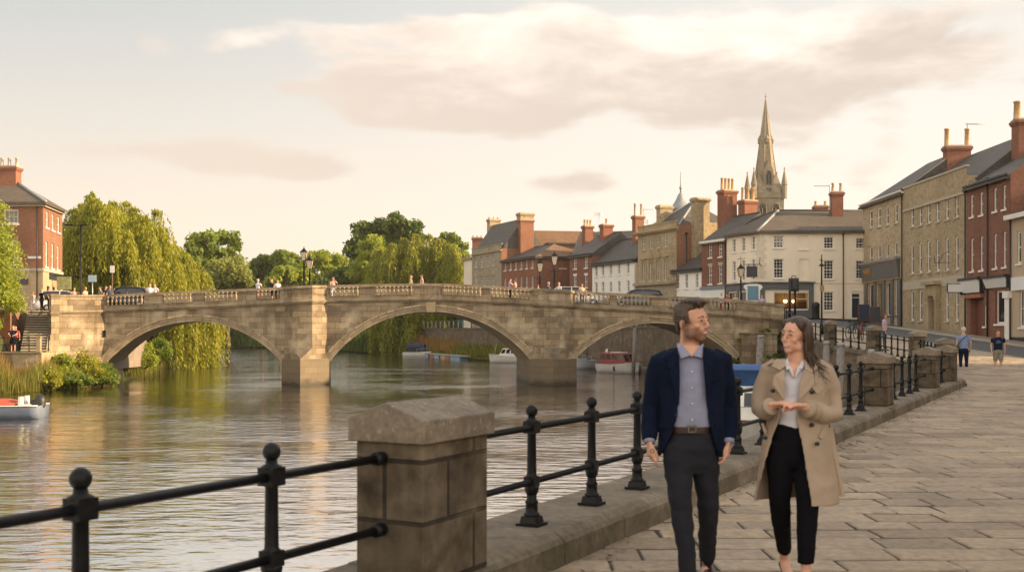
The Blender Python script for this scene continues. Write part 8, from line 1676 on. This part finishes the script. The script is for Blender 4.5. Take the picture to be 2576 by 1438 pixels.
# ---- the woman
D1 = 6.65; S1 = D1 / F
wo = thing('person', 'laughing woman with long brown hair in beige trench coat, white shirt and black trousers', 'person', (W(2000, 1480, D1).x, D1, PATH))
HX = frame_at(2001, 846, D1, R(-53), R(-4), R(3)); HXi = HX.inverted(); hs = .97
mb = MB(); head_parts(mb, HX, hs, .92, ns=.8)
tubeW(mb, [(2007, 880, 6.67, .045, .047), (2003, 905, 6.68, .055, .052), (2002, 920, 6.69, .10, .06), (2002, 960, 6.68, .125, .09), (2000, 1040, 6.68, .11, .085), (1998, 1100, 6.68, .145, .10), (1998, 1150, 6.68, .14, .10)], 20)
tubeW(mb, [(1966, 1120, 6.68, .075, .08), (1963, 1260, 6.72, .05, .052), (1968, 1330, 6.84, .043, .045), (1973, 1400, 6.96, .028, .03), (1974, 1412, 6.965, .030, .036)]); tubeW(mb, [(2028, 1120, 6.67, .075, .08), (2031, 1265, 6.60, .05, .052), (2029, 1350, 6.585, .042, .044), (2027, 1432, 6.57, .028, .03), (2027, 1448, 6.565, .03, .036)])
tubeW(mb, [(1950, 930, 6.69, .034, .036), (1918, 975, 6.72, .042, .042), (1912, 1035, 6.70, .036, .036), (1925, 1030, 6.58, .032, .032), (1941, 1019, 6.49, .024, .021)]); tubeW(mb, [(2056, 932, 6.69, .034, .036), (2088, 980, 6.71, .042, .042), (2092, 1040, 6.68, .036, .036), (2060, 1036, 6.56, .032, .032), (2021, 1022, 6.47, .024, .021)])
hand(mb, W(1941, 1019, 6.49), (1, -.12, .12), (0, .5, -1), (.1, -.9, .7), .90, .55); hand(mb, W(2021, 1022, 6.47), (-1, -.02, .06), (0, .5, -1), (-.1, -.9, .7), .90, .6)
for (px, py, d, ty) in ((1974, 1408, 6.96, 10), (2027, 1443, 6.565, 12)): c = W(px, py, d); mb.tube([c + Vector((0, .02, -.0)), c + Vector((0, -.02, -.035)), Vector((c.x - .004, d - .12, PATH + .045)), Vector((c.x - .006, d - .18, PATH + .03))], [(.03, .03), (.032, .03), (.036, .02), (.028, .014)], 10)
bw_ = remesh(mb, .0046, 6, .5); face_mask(bw_, HXi, hs, False); link_mesh('body', bw_, ['skin_fair'], wo); face_details(wo, HX, hs, 'hair_dark')
mb = MB(); T = lambda x, y, z: HX @ Vector((x * hs, y * hs, z * hs))
hblob((0, .024, .072), (.080, .096, .062)); hblob((0, .055, .02), (.078, .062, .09)); hblob((0, .07, -.06), (.066, .045, .07))
for i in (-1, 1): hblob((i * .066, -.022, .072), (.018, .035, .04)); hblob((i * .073, .025, .03), (.015, .05, .06))
hblob((-.055, .085, -.12), (.05, .04, .08)); hblob((0, .09, -.12), (.055, .035, .07))
link_mesh('hair', remesh(mb, .007, 3), ['hair_dark'], wo)
mb = MB(); rs = random.Random(4); HW = lambda q: HX @ (Vector(q) * hs)
fall = W(2052, 930, 6.60)          # where the long hair comes to rest: over the shoulder
for k in range(420):
    a = math.radians(rs.uniform(-112, 112)) ; ca, sa = math.cos(a), math.sin(a)       # 0 = back of the head
    far = sa > .2                                                                      # side turned away from us
    r1 = 1.0 + .05 * rs.random(); p0 = HW((sa * .02, -.02 + ca * .03, .120)); p1 = HW((sa * .078 * r1, .022 + ca * .085 * r1, .075)); p2 = HW((sa * .085 * r1, .028 + ca * .095 * r1, .0)); p3 = HW((sa * .080 * r1, .045 + ca * .090 * r1, -.085))
    tip = Vector((fall.x + rs.gauss(0, .024) - sa * .04, fall.y + rs.gauss(0.01, .025) + ca * .05, fall.z - rs.uniform(-.02, .10)))
    mid = p3.lerp(tip, .55) + Vector((rs.gauss(.012, .01), rs.gauss(.0, .01), 0))
    rd = rs.uniform(.0035, .0065); mb.tube([p0, p1, p2, p3, mid, tip], [rd * .6, rd, rd, rd, rd * .8, rd * .12], 5)
for k in range(0): # loose wisps on the far shoulder
    p2 = HW((.075, -.01 + rs.gauss(0, .01), -.06)); tip = W(1953 + rs.gauss(0, 7), 906 + rs.gauss(0, 5), 6.66); mb.tube([HW((.078, .0, .0)), p2, p2.lerp(tip, .6) + Vector((0, 0, -.01)), tip], [.004, .004, .003, .0008], 5)
mb.build('hair_strands', M['hair_dark'], wo)
# shirt and collar
mb = MB(); tubeW(mb, [(2003, 912, 6.685, .066, .058), (2002, 925, 6.68, .12, .078), (2001, 960, 6.672, .138, .108), (2000, 1010, 6.67, .125, .108), (1999, 1066, 6.672, .118, .102), (1999, 1080, 6.675, .12, .10)], 24); link_mesh('shirt', remesh(mb, .008, 3, .5, .004, 12, 5), ['white_cloth'], wo)
mb = MB(); mb.add([W(1984, 916, 6.588), W(2014, 916, 6.588), W(1998, 952, 6.558), W(1984, 908, 6.64), W(2014, 908, 6.64), W(1998, 952, 6.60)], [(0, 2, 1), (3, 4, 5), (0, 1, 4, 3), (1, 2, 5, 4), (2, 0, 3, 5)]); mb.build('open_neck', M['skin'], wo)
for pts in ([(1980, 900, 6.64), (1974, 914, 6.61), (1978, 930, 6.575), (1992, 926, 6.575), (1997, 950, 6.552), (1985, 914, 6.60)], [(2023, 902, 6.64), (2027, 914, 6.61), (2018, 928, 6.58), (2006, 924, 6.575), (1999, 950, 6.552), (2014, 912, 6.60)]): slab([W(*p) for p in pts], .005).build('collar', M['white_cloth'], wo)
mb = MB(); tubeW(mb, [(1999, 1062, 6.675, .122, .104), (1999, 1100, 6.675, .146, .112), (1998, 1150, 6.677, .15, .112), (1998, 1172, 6.68, .11, .09)], 24)
tubeW(mb, [(1968, 1110, 6.675, .086, .10), (1963, 1170, 6.685, .082, .092), (1962, 1255, 6.715, .068, .072), (1965, 1310, 6.79, .060, .062), (1970, 1350, 6.87, .052, .054), (1973, 1384, 6.94, .044, .046)], 18); tubeW(mb, [(2029, 1110, 6.665, .086, .10), (2031, 1170, 6.64, .082, .092), (2032, 1255, 6.60, .070, .074), (2030, 1320, 6.585, .062, .064), (2028, 1370, 6.58, .055, .058), (2027, 1416, 6.575, .050, .052)], 18)
link_mesh('trousers', remesh(mb, .0085, 3, .5, .0040, 9, 2), ['black_cloth'], wo)
for (px, py, d) in ((1974, 1408, 6.96), (2027, 1443, 6.565)):
    c = W(px, py, d); mb = MB(); mb.tube([(c.x - .003, d - .215, PATH + .022), (c.x - .003, d - .17, PATH + .028), (c.x - .002, d - .10, PATH + .030), (c.x, d - .03, PATH + .06), (c.x, d + .05, PATH + .085)], [(.016, .014), (.036, .022), (.040, .022), (.034, .02), (.030, .03)], 12); mb.tube([(c.x, d + .045, PATH + .09), (c.x, d + .06, PATH + .004)], [(.022, .02), (.007, .007)], 8); link_mesh('shoe', remesh(mb, .005, 1), ['black_leather'], wo)
lv = []
for y, xl, xr, L_, R_, ry, dc in ((903, 1962, 2046, 1974, 2025, .082, 6.69), (912, 1945, 2064, 1973, 2023, .095, 6.69), (930, 1934, 2076, 1973, 2019, .120, 6.685), (970, 1932, 2080, 1973, 2011, .140, 6.68), (1010, 1934, 2078, 1971, 2004, .140, 6.68), (1050, 1932, 2078, 1963, 2001, .136, 6.68), (1100, 1922, 2088, 1946, 2013, .150, 6.68), (1150, 1913, 2096, 1934, 2023, .165, 6.68), (1200, 1905, 2103, 1924, 2031, .176, 6.68), (1245, 1899, 2109, 1914, 2038, .184, 6.68), (1264, 1898, 2110, 1911, 2041, .186, 6.68)): lv.append((W((xl + xr) / 2, y, dc).x, dc, W(0, y, D1).z, (xr - xl) / 2 * S1, ry, GX(L_, dc - ry * .9), GX(R_, dc - ry * .9)))
mb = shell(lv, 56, .013)
tubeW(mb, [(1956, 916, 6.69, .034, .05), (1936, 930, 6.70, .055, .06), (1918, 980, 6.725, .060, .064), (1913, 1030, 6.70, .058, .06), (1924, 1032, 6.59, .056, .056), (1938, 1022, 6.51, .050, .05)], 18); tubeW(mb, [(2054, 918, 6.69, .034, .05), (2076, 934, 6.70, .055, .06), (2091, 985, 6.715, .062, .066), (2094, 1042, 6.68, .060, .062), (2066, 1040, 6.57, .058, .058), (2030, 1027, 6.485, .052, .052)], 18)
link_mesh('trench_coat', remesh(mb, .0072, 4, .5, .0065, 5.5, 12), ['coat_tan'], wo)
for pts in ([(1976, 904, 6.61), (1952, 906, 6.62), (1941, 922, 6.575), (1962, 932, 6.555), (1975, 922, 6.565)], [(2024, 904, 6.61), (2046, 912, 6.615), (2056, 926, 6.575), (2042, 940, 6.55), (2024, 930, 6.555)]): slab([W(*p) for p in pts], .008).build('coat_collar', M['coat_tan'], wo)
for pts in ([(1973, 928, 6.553), (1948, 944, 6.555), (1944, 966, 6.545), (1973, 1006, 6.528), (1974, 960, 6.53)], [(2022, 930, 6.55), (2046, 942, 6.552), (2055, 959, 6.545), (2008, 1006, 6.525), (2010, 968, 6.53)]): slab([W(*p) for p in pts], .008).build('coat_lapel', M['coat_tan'], wo)
for px, py, d in ((2043, 985, 6.535), (1944, 982, 6.55), (2042, 1068, 6.525), (2056, 1115, 6.515), (1925, 1100, 6.535)): mb = MB(); c = W(px, py, d); mb.tube([c + Vector((0, .012, 0)), c + Vector((0, -.008, 0))], .0125, 12); mb.build('coat_button', M['black_leather'], wo)
for pts in ([(1935, 1024, 6.515, .0535, .0535), (1940, 1021, 6.497, .0535, .0535)], [(2036, 1030, 6.497, .0555, .0555), (2030, 1027, 6.482, .0555, .0555)], [(2048, 1034, 6.525, .0575, .0575), (2044, 1033, 6.515, .0575, .0575)]): mb = MB(); tubeW(mb, pts, 18); mb.build('cuff_strap', M['coat_tan'], wo)
mb = MB(); mb.add([W(x, y, d) for x, y, d in ((2084, 1075, 6.66), (2095, 1073, 6.68), (2112, 1170, 6.66), (2127, 1244, 6.64), (2120, 1250, 6.63), (2108, 1246, 6.64), (2098, 1170, 6.65))] + [W(x, y, d + .012) for x, y, d in ((2084, 1075, 6.66), (2095, 1073, 6.68), (2112, 1170, 6.66), (2127, 1244, 6.64), (2120, 1250, 6.63), (2108, 1246, 6.64), (2098, 1170, 6.65))], [tuple(range(6, -1, -1)), tuple(range(7, 14))] + [(i, (i + 1) % 7, 7 + (i + 1) % 7, 7 + i) for i in range(7)]); mb.build('belt', M['coat_tan'], wo)
for s_, pts in ((0, [(1930, 912, 6.66), (1958, 903, 6.66), (1960, 909, 6.65), (1931, 919, 6.65)]), (1, [(2078, 915, 6.66), (2056, 905, 6.66), (2054, 911, 6.65), (2076, 923, 6.65)])): slab([W(*p) for p in pts], .01).build('epaulette', M['coat_tan'], wo)

patch(lv, 6.68, [(2056, 1098), (2070, 1072), (2078, 1076), (2065, 1104)], 'pocket_welt', 'coat_tan', wo); patch(lv, 6.68, [(1930, 1092), (1922, 1068), (1928, 1066), (1938, 1090)], 'pocket_welt', 'coat_tan', wo)
patch(lv, 6.68, [(2030, 962), (2066, 952), (2072, 975), (2052, 990)], 'storm_flap', 'coat_tan', wo, .008)

# ---- everyone else: one walking figure recipe, posed and dressed
def figure_build(loc, heading, H, label, top, bottom, hair, stride=.0, arms='down', sleeves='short', shorts=False, skirt=False, longhair=False, group=None, vox=.024, extra=None, face=False, shoes='black_leather'):
    s = H / 1.75; t = thing('person', label, 'person', (0, 0, 0), group); v = lambda *p: Vector(p) * s
    st = stride
    legs = [[(.09, 0, .90), (.10, -.10 * st - .02, .50), (.10, .16 * st - .02 if False else -.26 * st, .09)], [(-.09, 0, .90), (-.10, .02 - .04 * st, .50), (-.10, .30 * st, .10)]]
    arm = {'down': [[(.19, 0, 1.42), (.245, .04 + .08 * st, 1.16), (.25, .02 + .14 * st, .92)], [(-.19, 0, 1.42), (-.245, .04 - .06 * st, 1.16), (-.25, -.04 - .2 * st, .93)]],
           'lean': [[(.19, 0, 1.42), (.26, -.10, 1.20), (.12, -.34, 1.12)], [(-.19, 0, 1.42), (-.26, -.10, 1.20), (-.12, -.34, 1.12)]],
           'face': [[(.19, 0, 1.42), (.30, -.12, 1.26), (.10, -.17, 1.50)], [(-.19, 0, 1.42), (-.24, -.02, 1.17), (-.14, -.2, 1.05)]],
           'hug': [[(.19, 0, 1.42), (.24, -.22, 1.32), (.10, -.42, 1.36)], [(-.19, 0, 1.42), (-.24, -.2, 1.25), (-.08, -.42, 1.25)]]}[arms]
    X = Matrix.Translation(v(0, -.01, 1.625)); hs_ = .97 * s; mb = MB(); head_parts(mb, X, hs_, 1.0)
    tb = lambda m_, pts, r, n=12: m_.tube([v(*p) for p in pts], [tuple(k * s for k in (q if hasattr(q, '__len__') else (q, q))) for q in r], n)
    tb(mb, [(0, .02, 1.50), (0, .02, 1.44), (0, .01, 1.38), (0, 0, 1.25), (0, 0, 1.08), (0, 0, .95), (0, 0, .86)], [(.055, .05), (.12, .065), (.165, .085), (.155, .10), (.13, .09), (.15, .10), (.12, .09)])
    for l in legs: tb(mb, [l[0], l[1], l[2]], [.078, .052, .036]); tb(mb, [l[2], (l[2][0], l[2][1] - .02, .05), (l[2][0], l[2][1] - .16, .035)], [.036, .042, .025], 8)
    for i, a in enumerate(arm):
        tb(mb, a, [.046, .038, .026], 10); d = v(*a[2]) - v(*a[1])
        if vox < .02: hand(mb, v(*a[2]), d, (-1 if i == 0 else 1, .2, 0), (0, -1, 0), s, .6)
        else: mb.tube([v(*a[2]), v(*a[2]) + d.normalized() * .09 * s, v(*a[2]) + d.normalized() * .16 * s], [(.03 * s, .02 * s), (.04 * s, .022 * s), (.02 * s, .014 * s)], 8)
    link_mesh('body', remesh(mb, vox * .62, 1), ['skin_tan'], t)
    if face: face_details(t, X, hs_, hair, False)
    mb = MB(); hb = lambda c, r: mb.add([(X @ Vector(((c[0] + q[0]) * hs_, (c[1] + q[1]) * hs_, (c[2] + q[2]) * hs_))) for q in _ball(r).v], _BF)
    hb((0, .022, .085), (.08, .094, .055)); hb((0, .06, .03), (.073, .055, .085)); hb((0, -.05, .108), (.056, .04, .026))
    for i in (-1, 1): hb((i * .072, .025, .045), (.013, .05, .05))
    if longhair: hb((0, .075, -.08), (.085, .045, .12)); hb((.06, .05, -.05), (.035, .05, .10)); hb((-.06, .05, -.05), (.035, .05, .10))
    link_mesh('hair', remesh(mb, vox * .5, 2), [hair], t)
    mb = MB(); tb(mb, [(0, .02, 1.475), (0, .02, 1.44), (0, .01, 1.39), (0, 0, 1.25), (0, 0, 1.08), (0, 0, .98), (0, 0, .90)], [(.072, .066), (.135, .08), (.185, .105), (.175, .12), (.158, .112), (.168, .116), (.17, .118)], 16)
    for a in arm: 
        e = a[1] if sleeves == 'long' else tuple(p * .35 + q * .65 for p, q in zip(a[0], a[1])); pts = [a[0], e] + ([tuple(p * .15 + q * .85 for p, q in zip(a[1], a[2]))] if sleeves == 'long' else []); tb(mb, pts, [.066, .058, .042][:len(pts)], 12)
    link_mesh('top', remesh(mb, vox * .75, 2, .5, .004 * s, 8), [top], t)
    mb = MB()
    if skirt: tb(mb, [(0, 0, 1.0), (0, 0, .85), (0, 0, .55)], [(.15, .11), (.185, .13), (.22, .16)], 16)
    else:
        tb(mb, [(0, 0, .99), (0, 0, .92), (0, 0, .82)], [(.16, .115), (.172, .122), (.14, .10)], 16)
        for l in legs: k = (lambda q, f: tuple(a * (1 - f) + b * f for a, b in zip(l[q], l[q + 1]))); pts = [l[0], k(0, .5), k(0, .92)] + ([] if shorts else [l[1], k(1, .5), k(1, .97)]); tb(mb, pts, ([.098, .092, .085] if shorts else [.095, .083, .066, .064, .055, .048])[:len(pts)], 12)
    link_mesh('skirt' if skirt else ('shorts' if shorts else 'trousers'), remesh(mb, vox * .75, 2, .5, .004 * s, 8), [bottom], t)
    for l in legs: mb = MB(); z0 = max(.0, l[2][2] - .10); tb(mb, [(l[2][0], l[2][1] + .07, z0 + .05), (l[2][0], l[2][1] - .02, z0 + .055), (l[2][0], l[2][1] - .12, z0 + .04), (l[2][0], l[2][1] - .20, z0 + .03)], [(.032, .04), (.045, .054), (.046, .038), (.028, .02)], 10); mb.build('shoe', M[shoes], t, rel=False)
    if extra: extra(t, s)
    t.location = loc; t.rotation_euler = (0, 0, heading); return t
_fig = {}
def figure(loc, heading, H, label, top, bottom, hair, group=None, vox=.024, **k):
    """distant people share the shapes of one figure per pose and are dressed in their own colours"""
    if vox < .03: return figure_build(loc, heading, H, label, top, bottom, hair, group=group, vox=vox, **k)
    key = tuple(sorted(k.items()))
    if key not in _fig: _fig[key] = figure_build(loc, heading, 1.75, label, top, bottom, hair, group=group, vox=vox, **k); t = _fig[key]
    else: t = copy_tree(_fig[key])
    t['label'] = label; t.location = loc; t.rotation_euler = (0, 0, heading); t.scale = (H / 1.75,) * 3
    if group: t['group'] = group
    for c in t.children:
        mt = {'hair': hair, 'top': top, 'trousers': bottom, 'skirt': bottom, 'shorts': bottom}.get(c.name.split('.')[0])
        if mt and c.material_slots: c.material_slots[0].link = 'OBJECT'; c.material_slots[0].material = M[mt]
    return t
_BF = None
def _ball(r):
    global _BF; b = MB(); b.ball((0, 0, 0), r, 12, 9); _BF = b.f; return b
def bag(t, s): mb = MB(); mb.box((.27 * s, .06, .80 * s), (.12 * s, .26 * s, .26 * s)); mb.build('shoulder_bag', M['black_leather'], t, bevel=.03, rel=False); mb = MB(); mb.tube([(.27 * s, .12, 1.05 * s), (.1 * s, .14 * s, 1.3 * s), (-.12 * s, .1, 1.46 * s), (-.1 * s, -.1 * s, 1.4 * s), (.24 * s, -.08, 1.05 * s)], .014, 5); mb.build('strap', M['black_leather'], t, rel=False)
def prnt(t, s):
    mb = MB(); rs = random.Random(8)
    for k in range(26): x, z = rs.uniform(-.09, .09), rs.uniform(1.20, 1.34); w_ = rs.uniform(.012, .035); mb.tube([(x * s, -.128 * s + .25 * x * x, z * s), ((x + w_) * s, -.128 * s + .25 * x * x, (z + rs.uniform(-.012, .012)) * s)], .004, 4)
    mb.build('print', M['sign_pale_blue'], t, rel=False)
d = 39.3; figure((GX(2424, d), d, PATH), R(180 - 6), 1.74, 'elderly white haired man in pale blue shirt walking away with black shoulder bag', 'pale_blue_cloth', 'navy_cloth', 'hair_grey', .35, vox=.016, extra=bag)
d = 39.5; figure((GX(2511, d), d, PATH), R(-12), 1.64, 'young man in navy printed T-shirt and grey shorts walking towards the viewer', 'navy_cloth', 'grey_cloth', 'hair_brown', .4, shorts=True, vox=.016, extra=prnt, face=True)
GPB = 'people on the bridge'
def brp(px, d, head, label, top, bottom, hair='hair_brown', hdg=0., z=None, grp=GPB, **k):
    x = GX(px, d); z = dk(min(x, 20)) if z is None else z; H = min(1.86, max(1.5, ZZ(head, d) - z)); figure((x, d, z), hdg, H, label, top, bottom, hair, group=grp, vox=.034, **k)
brp(187, 82, 701, 'person in pink striped shirt near the left end of the bridge parapet', 'pink_cloth', 'denim', 'hair_brown', .5)
brp(215, 82, 698, 'person in sandy shirt standing left of the blue road sign', 'sand_cloth', 'denim', 'hair_blond', 1.2)
brp(252, 82.2, 695, 'person in grey top between the blue road sign and the brown sign pole', 'grey_cloth', 'black_cloth', 'hair_dark', -.8)
brp(266, 81.4, 702, 'person in dark jacket close behind the dark estate car', 'navy_cloth', 'black_cloth', 'hair_dark', 1.5)
brp(277, 81.5, 693, 'blond person in dark blue top beside the dark estate car', 'denim', 'black_cloth', 'hair_blond', .9, longhair=True)
brp(377, 81.0, 697, 'woman in white top, left one of a close pair right of the dark car', 'white_cloth', 'pink_cloth', 'hair_blond', .3, longhair=True)
brp(390, 81.3, 699, 'person in white shirt, right one of a close pair right of the dark car', 'white_cloth', 'sand_cloth', 'hair_brown', -.3)
brp(649, 81.0, 701, 'grey haired man in white shirt leaning on the parapet left of the first pier', 'white_cloth', 'red_cloth', 'hair_grey', 2.6, arms='lean')
brp(683, 81.0, 702, 'woman in dark dress between two people in white near the first pier', 'navy_cloth', 'black_cloth', 'hair_blond', -.7, longhair=True, skirt=True)
brp(698, 81.1, 703, 'person in white shirt just left of the first bridge pier', 'white_cloth', 'black_cloth', 'hair_brown', .4)
brp(838, 80.95, 697, 'woman in pale pink top raising a hand to her face near the first pier', 'pink_cloth', 'white_cloth', 'hair_blond', .5, arms='face', longhair=True)
brp(1034, 81.3, 692, 'blond person in grey top near the crown of the bridge', 'grey_cloth', 'black_cloth', 'hair_blond', 1.4, longhair=True)
brp(1061, 81.5, 688, 'man in pale shirt walking left at the crown of the bridge', 'pink_cloth', 'denim', 'hair_brown', -1.3, stride=.5)
brp(1283, 81.0, 700, 'person in lilac top embracing another, left one of the pair', 'lilac_cloth', 'black_cloth', 'hair_dark', 1.57, arms='hug')
brp(1296, 81.0, 703, 'person in pink top embracing another, right one of the pair', 'pink_cloth', 'sand_cloth', 'hair_brown', -1.57, arms='hug')
brp(1354, 82, 716, 'short person in pale top beneath the shorter lantern', 'sand_cloth', 'denim', 'hair_brown', .2)
brp(1380, 81.5, 709, 'person in dark blue jacket left of the taller lantern', 'denim', 'black_cloth', 'hair_grey', .9)
brp(1406, 81.2, 710, 'person in white and pink top right of the taller lantern', 'white_cloth', 'pink_cloth', 'hair_blond', -.9)
brp(1464, 81.2, 713, 'person with only the head showing in front of the silver car', 'sand_cloth', 'denim', 'hair_brown', .4)
brp(1815, 81.2, 737, 'person in white top, left of three at the right end of the bridge', 'white_cloth', 'red_cloth', 'hair_blond', .7)
brp(1829, 81.4, 738, 'person in red top among three at the right end of the bridge', 'red_cloth', 'black_cloth', 'hair_dark', -.6)
brp(1850, 81.3, 739, 'blond person in sandy top right of the other two at the bridge end', 'sand_cloth', 'red_cloth', 'hair_blond', .2)
brp(1917, 82.6, 737, 'person in lilac striped top right of the information totem', 'lilac_cloth', 'denim', 'hair_brown', -.3, z=4.95)
GS = 'people on the left bank'
brp(82, 82.2, 733, 'person in white and red top at the head of the left steps', 'pink_cloth', 'white_cloth', 'hair_dark', .9, z=5.5, grp=GS)
brp(105, 82.0, 727, 'man in black climbing away at the head of the left steps', 'black_cloth', 'black_cloth', 'hair_blond', 2.7, z=5.5, grp=GS)
brp(123, 82.6, 722, 'tall person in dark clothes beside the pilaster at the head of the steps', 'navy_cloth', 'black_cloth', 'hair_dark', 1.8, z=5.5, grp=GS)
brp(33, 74.4, 818, 'woman with folded arms in dark patterned dress on the left terrace', 'navy_cloth', 'black_cloth', 'hair_blond', .2, z=TZ, grp=GS, arms='lean', skirt=True, longhair=True)
brp(39, 75.0, 812, 'person in red brown top just behind the woman on the left terrace', 'red_cloth', 'black_cloth', 'hair_brown', .5, z=TZ, grp=GS)
d = 47.5; x = GX(2225, d); figure((x, d, gz(x, d)), 1.2, 1.64, 'woman in lilac blouse and dark hair standing behind the far railing by the public house', 'lilac_cloth', 'denim', 'hair_dark', longhair=True, vox=.024)
for px, d, hd, lb, tp in ((1193, 178.5, 1.2, 'small figure in pale shirt at the far wall railing, left of two', 'sand_cloth'), (1201, 176.5, -1., 'small figure in pale top at the far wall railing, right of two', 'white_cloth')): x = GX(px, d); figure((x + 1.2, d, 4.4), hd, 1.72, lb, tp, 'black_cloth', 'hair_brown', group='people on the far wall', vox=.04)

bpy.data.scenes.remove(WORK); bpy.data.objects.remove(TMP); bpy.data.batch_remove([m_ for m_ in bpy.data.meshes if m_.users == 0])
